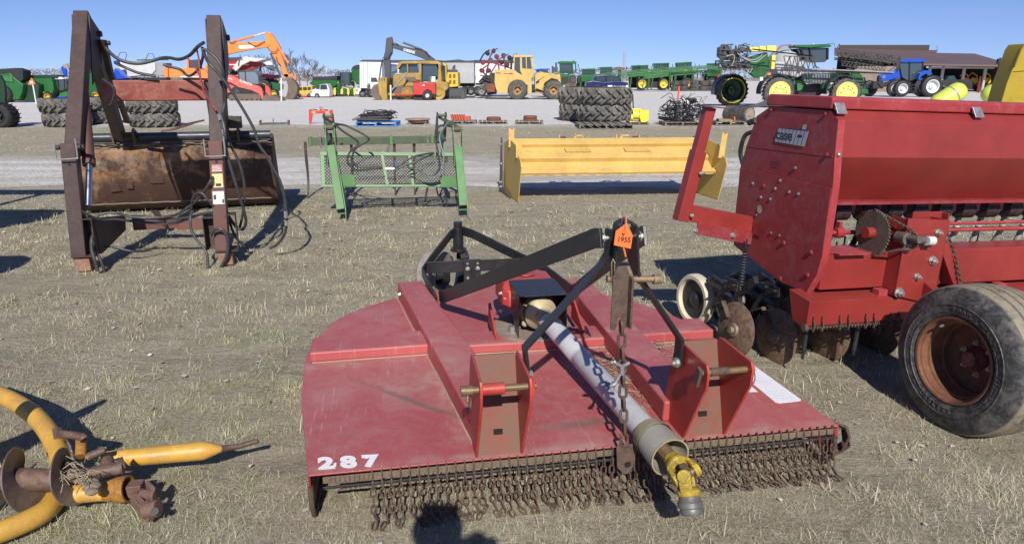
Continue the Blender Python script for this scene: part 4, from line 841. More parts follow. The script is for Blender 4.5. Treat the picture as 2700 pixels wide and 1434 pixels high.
# ------------------------------------------------------------------ rusty tractor loader standing on its posts
FR.update(N=(130,20,3.42), N2=(130,380,3.91), N3=(430,30,3.697), N4=(430,380,3.908))
def loader():
    yaw = R(15); o = (-3.803, 5.944, 0)
    rt = thing('tractor_loader', 'rusty maroon tractor loader off its tractor, bucket on the ground, hoses hanging', 'loader', o, yaw); lo = Loc(o, yaw)
    mar = paint('maroon_weathered', (.055,.029,.027), .6, (.085,.06,.052), .5, 3.5, .35, top=.2, rust=.08, rustc=(.10,.045,.03), bm=.2)
    mar2 = paint('red_oxide_paint', (.17,.048,.036), .55, (.10,.055,.045), .7, 3., .35, rust=.14, bm=.25)
    m_, n_, b_ = nodes('rusted_bucket'); P_ = N(n_, 'ShaderNodeTexCoord').outputs['Object']; sp_ = N(n_, 'ShaderNodeSeparateXYZ'); n_.links.new(P_, sp_.inputs[0])
    big = ntex(n_, P_, 2.2, 7, .72, .5); fin = ntex(n_, P_, 16., 6, .8, .3)
    zone = mth(n_, 'MULTIPLY', mth(n_, 'MULTIPLY_ADD', sp_.outputs[2], 1.5, -.45, True), mth(n_, 'MULTIPLY_ADD', sp_.outputs[0], -.45, .75, True))   # the rust has lifted most of the paint at the upper left
    f_ = ramp(n_, mth(n_, 'ADD', mth(n_, 'ADD', mth(n_, 'MULTIPLY', big, .6), mth(n_, 'MULTIPLY', fin, .35)), mth(n_, 'MULTIPLY', zone, .30)), [(.52, 0.), (.66, 1.)])
    c_ = mix(n_, ramp(n_, big, [(.3, 0.), (.7, 1.)]), (.048,.022,.016), (.085,.042,.028)); c_ = mix(n_, f_, c_, mix(n_, ramp(n_, ntex(n_, P_, 7., 5, .7), [(.4, 0.), (.6, 1.)]), (.33,.15,.045), (.27,.22,.16)))
    n_.links.new(c_, b_.inputs['Base Color']); b_.inputs['Roughness'].default_value = .75; bump(n_, b_, fin, .2, .006); rb = m_
    dark = paint('dark_rusty_steel', (.045,.033,.03), .6, (.12,.08,.06), .5, 8., .4)
    hos = paint('black_hose', (.035,.036,.04), .5, (.13,.12,.11), .4, 14., .3); zin = paint('zinc_bolt', (.48,.47,.45)); chrome = paint('chrome_rod', (.62,.64,.68), .22, amt=0, metal=1., bm=0)
    cz = .07
    def tubebox(name, p, q, w, h, mat, par=rt, bev=.008): m = MB(); m.bar(p, q, w, h, (0,1,0)); return m.build(name, mat, par, bev, 3)
    V0 = [(0, 0.), (1.185, -.10)]
    tops = [(.010, 1.13, 2.235), (1.215, .82, 2.20)]
    for k, (bx, bv) in enumerate(V0):
        x1 = bx+.03; tx, tv, tz = tops[k]
        post = tubebox('post', (bx, bv, .13), (x1, bv+.10, 1.10), .118, .12, mar2 if k else mar)
        m = MB(); m.bb((bx-.06, bv-.05, .0), (bx+.075, bv+.07, .13)) if False else m.prism([(bx-.03,bv-.07,.01),(bx+.085,bv-.07,.01),(bx+.08,bv-.06,.12),(bx-.045,bv-.06,.13)], (0,.12,0)); m.build('foot_pad', paint('pinkish_rust', (.24,.10,.065), .8, (.30,.2,.14), .6, 6., .3), rt, .003)
        m = MB(); m.prism([(bx-.05,bv-.085,.135),(bx+.14,bv-.085,.135),(bx+.14,bv+.12,.135),(bx-.05,bv+.12,.135)], (0,0,.010)); m.build('foot_plate', mar, rt, .002)
        # leaning boom: near leg up to the elbow, far leg down to the bucket
        m = MB(); m.bar((x1, bv+.20, 1.02), (tx, tv, tz-.02), .128, .135, (0,1,0)); nb = m.build('boom', mar, rt, .008, 3)
        m = MB(); m.prism([(tx+.066, tv-.08, tz-.02), (tx+.066, tv+.20, tz-.15), (tx+.066, tv+.10, tz-.45), (tx+.066, tv-.30, tz-.66)], (.010,0,0)); m.prism([(tx-.076, tv-.08, tz-.02), (tx-.076, tv+.20, tz-.15), (tx-.076, tv+.10, tz-.45), (tx-.076, tv-.30, tz-.66)], (.010,0,0)); m.build('elbow_plate', mar, rt, .002)
        m = MB(); m.cyl((tx-.09, tv+.13, tz-.18), (tx+.105, tv+.13, tz-.18), .028, n=14); m.build('pivot_pin', dark, rt, .003)
        m = MB(); m.bar((tx-.01, tv+.05, tz-.10), ((-.20, 2.60, .98) if k == 0 else (.96, 2.60, .98)), .11, .14, (0,1,0)); m.build('rear_boom', mar, rt, .008, 3)
        if k == 0: m = MB(); m.path([(.125, 1.22, 2.0), (.10, 1.40, 1.70), (-.02, 2.3, 1.14)], .05, .10, (0,1,0)); m.cyl((.08,1.25,1.97), (.18,1.25,1.97), .022, n=10); m.build('tilt_link', mar, rt, .004)
        # square end socket with clip
        m = MB(); m.bar((x1-.001, bv+.195, 1.014), (x1-.0015, bv+.19, 1.006), .108, .11, (0,1,0)); m.build('tube_opening', plain('slot_dark', (.02,.012,.01)), nb)
        m = MB(); c = Vector((x1, bv+.0, 1.0)); m.tube(curve([c+Vector((-.082,-.01,.13)), c+Vector((-.080,-.02,.0)), c+Vector((-.068,-.022,-.018)), c+Vector((.068,-.022,-.015)), c+Vector((.080,-.02,.003)), c+Vector((.082,-.01,.15))], 24), .0065, 7); m.build('clip', paint('bare_wire', (.42,.40,.38), .4, amt=.3, metal=.6), rt)
        m = MB(); m.cyl((x1-.10, bv+.08, 1.07), (x1+.115, bv+.08, 1.07), .022, n=12); m.build('pivot_pin', dark, rt)
        m = MB()
        m.cyl((x1-.003, bv-.04+.065, .955), (x1-.003, bv+.025, .956), .011, n=10)
        h = [(bx+.025, bv+.030, .905), (tx+.002, bv+.2, 1.17), (tx, tv-.13, 2.03)]
        m = MB(); p = Vector((bx+.027, bv+.0205, .93)); m.cyl(p, p+Vector((0,-.006,0)), .010, n=10); m.build('bolt_hole', plain('hole_dark', (.01,.01,.01)), post)
        # lower pocket and gusset running back
        m = MB(); m.bb((bx+.052,bv-.03,.16), (bx+.058,bv+.10,.46)); m.bb((bx+.132,bv-.03,.13), (bx+.138,bv+.05,.46)); m.bb((bx+.05,bv-.03,.455), (bx+.14,bv+.10,.462)); m.bb((bx+.052,bv+.09,.14), (bx+.138,bv+.10,.46)) if k == 0 else m.bb((bx-.14,bv-.03,.135), (bx-.134,bv+.10,.44)); 
        if k: m.bb((bx-.14,bv-.03,.435), (bx-.05,bv+.10,.442)); m.bb((bx-.14,bv+.09,.15), (bx-.05,bv+.10,.44))
        m.build('pocket', dark, rt, .001)
        u = bx+.138 if k == 0 else bx-.14
        m = MB(); m.prism([(u,bv+.03,.46),(u,bv+.05,.13),(u,bv+.10,.12),(u,bv+.95,.16),(u,bv+1.0,.30)], (.007,0,0)); m.build('gusset_plate', mar, rt, .001)
    # lift cylinders
    for k, bx in enumerate((.125, 1.20)):
        bv = V0[k][1]+(.22 if k else 0)
        a = Vector((bx, bv+.0, .57)); b = Vector((bx+.0, bv+.20, .90)); c = Vector((bx-.10, bv+.72, 1.60))
        m = MB(); m.cyl(a, b+(b-a)*.1, .027, n=20); rod = m.build('cylinder_rod', chrome, rt)
        m = MB(); m.lathe(b, c-b, [(0,.03),(0,.052),(.06,.056),(.065,.050),((c-b).length,.050),((c-b).length,.0)], 24); m.build('lift_cylinder', mar2 if k == 0 else mar, rt)
    # cross tube
    m = MB(); m.bb((.05,1.22,1.415), (1.18,1.40,1.62)); m.build('cross_tube', paint('cross_tube_red', (.22,.040,.026), .5, (.34,.16,.12), .5, 2.2, .3, rust=.12), rt, .014, 3)
    m = MB(True); m.cyl((.36,1.27,1.62), (.36,1.27,1.64), .014, n=6); m.cyl((.42,1.27,1.62), (.42,1.27,1.64), .014, n=6); m.build('bolt', dark, rt)
    # lower cross plate
    m = MB(); m.prism([(.60,1.02,.12),(1.10,.90,.12),(1.10,.92,.26),(.60,1.04,.22)], (0,.02,0)); m.prism([(.2,1.0,.14),(.62,1.02,.14),(.62,1.02,.24),(.2,1.0,.30)], (0,.02,0)); m.build('lower_cross_plate', mar2, rt, .002)
    m = MB(); m.prism([(.40,.92,.35),(.47,.92,.35),(.53,.95,.17),(.50,.95,.17)], (0,.02,0)); m.build('stay', mar, rt)
    # bucket: back sheet, side cheeks, top tube, patches and weld beads
    u0, u1 = -.80, 1.49
    pr = [(3.75,.012),(2.98,.03),(2.86,.10),(2.80,.165),(2.70,.50),(2.70,.76),(2.86,.885),(3.15,.93)]
    m = MB(); n = len(pr); th = [(a+(.010 if i < 7 else 0), b+.010 if i < 3 else b+.004) for i, (a, b) in enumerate(pr)]
    vs = [(u, a, b) for u in (u0, u1) for a, b in pr]; m.add(vs, [(i, i+1, n+i+1, n+i) for i in range(n-1)])
    vs = [(u, a, b) for u in (u0, u1) for a, b in th]; m.add(vs, [(i, n+i, n+i+1, i+1) for i in range(n-1)]); bk = m.build('bucket', rb, rt)
    for u in (u0-.012, u1): m = MB(); m.prism([(u, a, b) for a, b in pr], (.014,0,0)); m.build('bucket_cheek', paint('cheek_rust', (.19,.075,.04), .8, (.1,.05,.04), .6, 4., .5), rt, .002)
    m = MB(); m.tube([(u0+(u1-u0)*i/30, 2.755+.004*math.sin(i*1.3), .142+.003*math.sin(i*2.1)) for i in range(31)], .008, 5); m.build('weld_bead', paint('grey_weld', (.20,.16,.13), .7, amt=.4), rt)
    m = MB(True)
    for u in (.02, .62, 1.12): m.prism([(u,2.690,.75),(u+.16,2.690,.75),(u+.17,2.73,.38),(u+.01,2.73,.38)], (0,-.012,0))
    m.prism([(-.46,2.69,.72),(-.44,2.69,.73),(-.30,2.745,.30),(-.42,2.745,.29)], (0,-.010,0)); m.build('bucket_patch', rb, rt, .003)
    m = MB(); m.box((-.20,2.735,.36), (.07,.03,.07)); m.build('lug', rb, rt, .003)
    m = MB()
    for i in range(70):
        u = random.uniform(u0, u1); m.sphere((u, 2.77+random.uniform(0,.05), .835+random.uniform(-.02,.02)), random.uniform(.02,.045), 7, 5, (1.6,1,.5))
    m.build('packed_dirt', paint('dried_mud', (.26,.21,.15), .95, (.12,.09,.06), .5, 20., bm=.6), rt)
    m = MB(); m.tube([(u0+(u1-u0)*i/16, 2.70, .882+.006*math.sin(i*.9)) for i in range(17)], .011, 6); m.build('top_edge_rod', dark, rt)
    m = MB(); m.cyl((u0,2.78,.945), (u1,2.78,.945), .052, n=20); m.build('top_tube', paint('blue_black_pipe', (.04,.045,.06), .35, (.15,.12,.1), .3, 6.), rt)
    for u in (-.30, .88):
        for du in (0, .23):
            m = MB(); m.prism([(u+du,2.66,.87),(u+du,2.60,1.02),(u+du,2.68,1.06),(u+du,2.82,1.0),(u+du,2.84,.87)], (.020,0,0)); m.build('bucket_ear', paint('tan_rust', (.17,.125,.085), .8, (.07,.05,.04), .5, 8.), rt, .002)
        m = MB(); m.cyl((u-.02,2.68,.99), (u+.27,2.68,.99), .022, n=12); m.build('pivot_pin', dark, rt)
    m = MB(); m.box((1.12,2.5,1.12), (.14,.14,.14)); m.box((1.03,2.5,1.18),(.12,.1,.03)); m.build('valve_block', dark, rt, .004)
    # decals on the right post
    bx, bv = V0[1]
    def onpost(z0, z1, w0, w1, mat, name, d=.0008):
        f = lambda z: (bx+.03*(z-.13)/.97, bv+.10*(z-.13)/.97-.0602)
        m = MB(); (xa, va), (xb, vb) = f(z0), f(z1); m.prism([(xa+w0,va-d,z0),(xa+w1,va-d,z0),(xb+w1,vb-d,z1),(xb+w0,vb-d,z1)], (0,-.0006,0)); return m.build(name, mat, rt)
    wh = paint('worn_white_decal', (.66,.64,.60), .5, (.3,.2,.15), .3, 30., .1); ye = paint('worn_yellow_decal', (.70,.55,.10), .5, (.8,.75,.6), .5, 14., .1)
    onpost(.845,.905,-.040,.045, paint('faded_red_label', (.45,.12,.10), .5, (.6,.5,.45), .5, 40.), 'red_label'); onpost(.845,.851,-.040,.045, wh, 'red_label_line', .0018)
    onpost(.862,.866,-.034,.040, wh, 'red_label_line', .0018); onpost(.874,.878,-.034,.034, wh, 'red_label_line', .0018); onpost(.886,.890,-.034,.024, wh, 'red_label_line', .0018)
    yd = onpost(.705,.825,-.042,.046, ye, 'yellow_label'); onpost(.715,.740,-.015,.030, plain('decal_dark', (.03,.04,.06)), 'label_mark', .0018); onpost(.745,.820,-.036,.040, paint('pale_yellow_decal', (.78,.68,.36), .5, (.5,.35,.1), .5, 60.), 'label_print', .0016)
    onpost(.558,.672,-.047,.048, wh, 'white_label'); onpost(.60,.64,-.040,-.020, plain('decal_dark', (.03,.04,.06)), 'label_mark', .0018); onpost(.568,.60,.030,.045, plain('decal_dark', (.03,.04,.06)), 'label_mark', .0018)
    # hoses, traced where they hang
    def hose(name, pts, r=.011, mat=hos, n=30, fit=True):
        P = [lo.v(f, x, y, v) for f, x, y, v in pts]; m = MB(); m.tube(curve(P, n), r, 8); h = m.build(name, mat, rt); return h
    hose('hose', [('N',505,360,1.1),('N',570,430,1.1),('N',650,480,1.1),('N',760,505,1.1),('N',860,500,1.1),('N3',-20,460,1.1),('N3',60,455,1.0),('N3',160,470,.9),('N3',260,430,.7),('N3',340,345,.5),('N3',400,305,.45)], .016)
    hose('hose', [('N',590,500,1.2),('N',700,550,1.15),('N',800,590,1.15),('N',900,610,1.15),('N',960,620,1.15)], .014)
    hose('hose', [('N3',0,520,.9),('N3',80,545,.9),('N3',170,570,.9),('N3',240,630,.9),('N3',300,610,.8),('N3',360,540,.6),('N3',390,430,.5),('N3',380,350,.5)], .013)
    hose('hose', [('N3',395,370,.02),('N3',450,400,.0),('N3',520,460,-.02),('N3',570,540,-.04),('N3',590,640,-.02),('N3',610,760,.05),('N3',600,900,.1),('N3',560,1060,.02),('N3',590,1180,-.02)], .013)
    hose('hose', [('N3',395,390,.05),('N3',440,500,-.12),('N3',560,630,-.14),('N3',680,800,-.14),('N3',800,990,-.14),('N3',890,1160,-.14),('N4',990,10,-.14),('N4',1060,110,-.14),('N4',1130,240,-.14),('N4',1200,370,-.14),('N4',1245,520,-.14),('N4',1265,680,-.14),('N4',1272,820,-.12),('N4',1250,930,-.08),('N4',1180,1030,-.02),('N4',1100,1075,.0)], .013, n=60)
    hose('hose', [('N3',560,1000,.02),('N3',600,1150,-.05),('N4',640,0,-.05),('N4',680,180,-.06),('N4',730,350,-.05),('N4',780,520,-.03),('N4',830,680,.0),('N4',855,800,.04),('N4',820,880,.08),('N4',760,860,.1),('N4',700,780,.12),('N4',660,720,.12)], .014, n=44)
    hose('hose', [('N3',620,1180,.05),('N4',700,20,.05),('N4',770,160,.04),('N4',820,320,.04),('N4',840,480,.05),('N4',830,640,.06),('N4',810,780,.08),('N4',790,860,.1)], .012)
    hose('hose', [('N2',330,690,-.02),('N2',400,730,.0),('N2',470,765,.05),('N2',560,780,.1),('N2',700,775,.15),('N2',900,800,.2),('N2',1100,815,.2),('N4',120,815,.15),('N4',250,770,.05),('N4',400,720,-.05),('N4',520,700,-.1)], .013, n=44)
    hose('hose', [('N2',470,755,.08),('N2',560,715,.1),('N2',680,710,.1),('N2',800,740,.12),('N2',960,765,.15),('N2',1150,770,.15),('N4',100,770,.1),('N4',260,755,.02),('N4',420,715,-.05)], .012, n=36)
    hose('hose', [('N2',780,745,.1),('N2',1000,760,.12),('N4',20,750,.1),('N4',150,720,.05),('N4',300,620,-.02),('N4',400,520,-.08),('N4',480,400,-.15),('N4',510,340,-.1)], .013, n=36)
    hose('hose', [('N4',235,740,.1),('N4',290,670,.0),('N4',300,580,-.05),('N4',340,510,-.1),('N4',400,510,-.12),('N4',450,560,-.13),('N4',520,640,-.12)], .011, n=30)
    hose('hose', [('N4',300,690,-.05),('N4',280,770,-.1),('N4',290,880,-.12),('N4',340,980,-.14),('N4',420,1070,-.16),('N4',455,1150,-.18),('N4',460,1280,-.2)], .012, n=30)
    hose('hose', [('N4',490,950,-.18),('N4',520,890,-.2),('N4',590,875,-.22),('N4',650,930,-.22),('N4',670,1030,-.22),('N4',660,1130,-.22),('N4',620,1230,-.2),('N4',570,1300,-.18)], .014, n=34)
    hose('hose', [('N2',450,940,-.06),('N2',435,1000,-.1),('N2',440,1100,-.12),('N2',470,1200,-.14),('N2',500,1310,-.14)], .015, n=24)
    hose('hose', [('N2',470,1040,-.04),('N2',490,1120,-.06),('N2',540,1220,-.08),('N2',570,1320,-.08)], .012, n=20)
    hose('hose', [('N2',560,1050,.2),('N2',700,1070,.22),('N2',860,1105,.22),('N2',1000,1100,.3),('N2',1100,1060,.4)], .010, n=24)
    hose('hose', [('N4',680,780,.1),('N4',720,900,.1),('N4',780,1000,.12),('N4',880,1080,.15)], .012, n=24)
    hose('steel_line', [('N3',-20,1175,1.3),('N3',100,1155,1.3),('N3',220,1120,1.25),('N3',320,1085,1.2),('N3',400,1065,1.1)], .007, mar2); hose('steel_line', [('N3',-20,1165,1.32),('N3',120,1140,1.3),('N3',240,1095,1.25),('N3',400,1060,1.15)], .006, mar2)
    hose('red_hose', [('N3',330,380,.6),('N3',350,480,.5),('N3',360,620,.45),('N3',390,760,.4),('N3',470,900,.0),('N3',520,970,-.05)], .008, paint('faded_red_hose', (.30,.05,.06), .5, (.12,.05,.05), .4, 14.)); hose('red_hose', [('N3',240,460,.7),('N3',320,560,.6),('N3',370,680,.5),('N3',400,800,.4)], .007, paint('faded_red_hose', (.3,.05,.06)))
    hose('hose', [('N',470,640,1.0),('N',560,700,.9),('N',590,760,.9),('N',570,850,.95),('N',530,900,1.0)], .012)
    hose('hose_fitting', [('N4',1262,690,-.142),('N4',1266,760,-.142)], .017, zin, 4); hose('hose_fitting', [('N4',1269,790,-.14),('N4',1270,840,-.14)], .017, zin, 4); hose('hose_fitting', [('N3',545,1000,.0),('N3',560,1060,.0)], .018, zin, 4); hose('hose_fitting', [('N3',585,1150,-.03),('N3',600,1200,-.03)], .018, zin, 4)
loader()
# ------------------------------------------------------------------ green manure fork with grapple
def grapple_fork():
    yaw = R(10.7); o = (-2.036, 8.173, 0); lo = Loc(o, yaw)
    rt = thing('grapple_fork', 'green grapple fork with expanded-metal back, loose black hoses and curved tines', 'grapple fork', o, yaw)
    gr_ = paint('implement_green', (.10,.24,.085), .5, (.15,.14,.10), .4, 3., .3, top=.2, rust=.06)
    dk = paint('dark_green_worn', (.055,.13,.060), .55, (.13,.09,.07), .55, 5., .4, rust=.14)
    tin = paint('worn_tine_steel', (.12,.085,.075), .5, (.3,.27,.25), .4, 5., .3, metal=.3)
    hos = paint('black_hose', (.035,.036,.04)); zin = paint('zinc_bolt', (.48,.47,.45)); dark = plain('slot_dark', (.02,.012,.01))
    W = 1.457
    for k, (b, t) in enumerate((((0,0,.12), (-.095,.45,.83)), ((W,-.02,.12), (W+.0,.42,.79)))):
        b, t = Vector(b), Vector(t)
        m = MB(); m.bar(b, t, .095, .10, (0,1,0)); leg = m.build('leg', gr_, rt, .006, 3)
        d = (b-t).normalized(); m = MB(); m.bar(b+d*.0005, b+d*.003, .078, .082, (0,1,0)); m.build('tube_opening', dark, leg)
        s = 1
        m = MB(); m.prism([b+Vector((.048,-.02,.03)), b+Vector((.048,-.03,-.12)), b+Vector((.048,.015,-.12)), b+Vector((.048,.26,.10)), t+Vector((.048,.05,-.02))], (.010,0,0)); m.prism([b+Vector((-.05,.03,-.05)), b+Vector((.048,.03,-.05)), b+Vector((.048,.03,-.035)), b+Vector((-.05,.03,-.035))], (0,.06,0)); m.build('leg_plate', gr_, rt, .001)
        # twin side plates flaring above the leg, pin block
        for sx in (-.055, .050):
            m = MB(); m.prism([t+Vector((sx,-.05,-.22)), t+Vector((sx,.06,-.2)), t+Vector((sx,.09,.10)), t+Vector((sx,.06,.27)), t+Vector((sx,-.0,.27)), t+Vector((sx,-.04,.12))], (.010,0,0)); m.build('side_plate', gr_, rt, .001)
        m = MB(); m.cyl(t+Vector((-.07,.03,.23)), t+Vector((.075,.03,.23)), .022, n=12); m.cyl(t+Vector((-.035,.03,.23)), t+Vector((.035,.03,.23)), .038, n=14); m.build('pivot_block', paint('rusty_green', (.10,.12,.06), .6, (.13,.06,.03), .6, 12.), rt, .002)
        m = MB(); a = t+Vector((.0,.05,.24)); c = a+Vector((-.10 if k == 0 else -.16,.65,.10)); m.cyl(a, a.lerp(c,.6), .034, n=14); m.cyl(a.lerp(c,.6), c, .018, n=10); m.build('grapple_cylinder', dk, rt)
        m = MB(); u = (-.20 if k == 0 else W-.20)
        m.prism([(u,.95,1.20),(u,1.10,1.20),(u,1.45,.93),(u,1.60,.80),(u,1.30,.76),(u,1.05,.95)], (.012,0,0)); m.prism([(u+.11,.95,1.20),(u+.11,1.10,1.20),(u+.11,1.45,.93),(u+.11,1.60,.80),(u+.11,1.30,.76),(u+.11,1.05,.95)], (.012,0,0)); m.cyl((u-.01,1.02,1.16),(u+.13,1.02,1.16),.02,n=10); m.build('grapple_arm', dk, rt, .002)
        m = MB(); m.prism([(u+.03,.5,.60),(u+.03,.62,.60),(u+.03,1.30,.86),(u+.03,1.22,.94),(u+.03,.6,.86)], (.05,0,0)); m.build('upper_arm', dk, rt, .002)
    # cross bar with clamps
    m = MB(); m.bb((-.48,1.70,.735), (W-.05,1.80,.835)); m.build('grapple_bar', dk, rt, .005)
    for u in (-.47, .64, 1.22): m = MB(); m.bb((u,1.69,.72), (u+.035,1.81,.85)); m.build('bar_clamp', gr_, rt, .003)
    for u, l in ((-.28,.0),(1.20,0)):
        m = MB(); m.cyl((u-.03,1.66,.86),(u-.03,1.66,.70), .014, n=8); m.bolt((u-.03,1.66,.87),(0,0,1),.014,.012); m.build('u_bolt', zin, rt)
    # tines
    for u, r in ((-.525, 0), (.10,0), (.70,0), (.98,.0)):
        m = MB(); m.tube(curve([(u,1.76,.78), (u-.005,1.80,.55), (u-.01,1.90,.30), (u-.015,1.86,.12), (u-.02,1.74,.01)], 22), [.020]*8+[.017]*8+[.012]*5+[.006]*(len(curve([(0,0,0),(0,0,1),(0,0,2),(0,0,3),(0,0,4)],22))-21), 8); m.build('tine', tin, rt)
    m = MB(); m.path([(.63,1.74,.73),(.60,1.70,.62),(.57,1.65,.58)], .04, .05, (0,1,0)); m.build('stop_bracket', dk, rt)
    # back: frame and expanded mesh
    def Pm(a, b): # a: 0..1 across, b: 0..1 up
        return Vector((-.235+a*(1.70), .36+b*.16, .365+b*.375 - a*.045))
    def strip(a0, b0, a1, b1, w, d, mat, name, off=0.):
        m = MB(); p, q = Pm(a0,b0)+Vector((0,-off,0)), Pm(a1,b1)+Vector((0,-off,0)); m.bar(p, q, w, d, (0,1,-.4) if abs(a0-a1) > .3 else (0,1,-.4)); return m.build(name, mat, rt, .002)
    strip(0,1,1,1,.045,.03,gr_,'mesh_frame'); strip(0,0,1,0,.03,.03,gr_,'mesh_frame'); strip(.015,.0,.015,1,.045,.02,gr_,'mesh_frame'); strip(.985,.0,.985,1,.045,.02,gr_,'mesh_frame')
    strip(.47,0,.44,1,.035,.008,gr_,'upright',.014); strip(.655,0,.64,1,.035,.008,gr_,'upright',.014)
    m = MB(); nx, ny = 23, 10
    for j in range(ny):
        for i in range(nx):
            a0, a1 = i/nx, (i+1)/nx; am = (a0+a1)/2; b0, b1 = j/ny, (j+1)/ny; bm_ = (b0+b1)/2
            for p, q in (((a0,bm_),(am,b1)), ((am,b1),(a1,bm_)), ((a1,bm_),(am,b0)), ((am,b0),(a0,bm_))):
                if (p[1]+q[1])/2 > bm_ or j == 0: m.bar(Pm(*p), Pm(*q), .004, .008, (0,1,-.4)) if False else None
    # diamond mesh as two families of zigzag strands
    for j in range(ny+1):
        for ph in (0, 1):
            pts = []
            for i in range(nx*2+1):
                b = (j + (.5 if (i+ph) % 2 else -.5))/ny; pts.append(Pm(i/(nx*2), min(1, max(0, b))))
            m.tube(pts, .0075, 4)
    m.build('expanded_mesh', paint('mesh_rusty_green', (.10,.085,.055), .65, (.09,.17,.08), .5, 20., .4), rt)
    m = MB(True); m.bb((.0,.31,.37), (.17,.33,.50)); m.bb((.0,.26,.36), (.17,.36,.372)); m.bb((1.22,.29,.33), (1.41,.31,.46)); m.bb((1.22,.24,.325), (1.41,.34,.335)); m.build('step_plate', gr_, rt, .001)
    def hose(name, pts, r=.012, mat=hos, n=30): m = MB(); m.tube(curve([lo.v('G', x, y, v) for x, y, v in pts], n), r, 8); m.build(name, mat, rt)
    hose('hose', [(400,225,.8),(470,270,.6),(520,310,.4),(620,390,.25),(700,440,.2),(760,490,.2),(745,530,.2),(670,600,.2),(650,680,.2),(690,750,.2),(770,780,.2),(900,765,.2),(1010,760,.2)], .0125, n=60)
    hose('hose', [(520,305,.4),(620,315,.3),(740,370,.25),(830,420,.2),(870,465,.2),(800,510,.2),(730,560,.2),(700,650,.2),(730,730,.2),(820,750,.2),(930,735,.2),(1010,745,.2)], .0125, n=60)
    hose('hose', [(1150,755,.2),(1230,700,.2),(1330,640,.2),(1440,615,.25),(1540,600,.3)], .011); hose('hose', [(1150,770,.2),(1250,730,.2),(1360,690,.2),(1460,640,.25),(1545,610,.3)], .011)
    hose('hose', [(1720,330,.5),(1640,315,.45),(1570,350,.4),(1555,450,.3),(1570,540,.25),(1590,640,.2),(1600,740,.2),(1560,820,.2),(1480,845,.2),(1400,800,.2),(1330,765,.2),(1260,745,.2)], .0125, n=60)
    hose('pale_hose', [(1690,280,.5),(1640,350,.4),(1600,420,.3),(1610,520,.25),(1640,620,.2),(1630,740,.18),(1580,830,.18),(1500,855,.18),(1420,820,.18),(1340,770,.18)], .010, paint('grey_green_hose', (.14,.19,.17), .5, amt=.3), 50)
    hose('hose_fitting', [(1040,765,.19),(1080,765,.19),(1130,765,.19)], .022, zin, 6); hose('hose_fitting', [(1140,690,.2),(1150,730,.2)], .014, paint('blue_fitting', (.08,.16,.42), .4, amt=.2), 4); hose('hose_fitting', [(500,310,.42),(555,305,.40)], .018, zin, 4); hose('hose_fitting', [(1730,325,.48),(1770,345,.5)], .018, zin, 4)
    hose('hose', [(1600,880,.9),(1570,960,.9),(1590,1040,.95),(1620,990,.9),(1640,930,.9)], .010); hose('spring_leg', [(1480,930,.8),(1465,1010,.82),(1450,1100,.84)], .013, tin, 6)
grapple_fork()
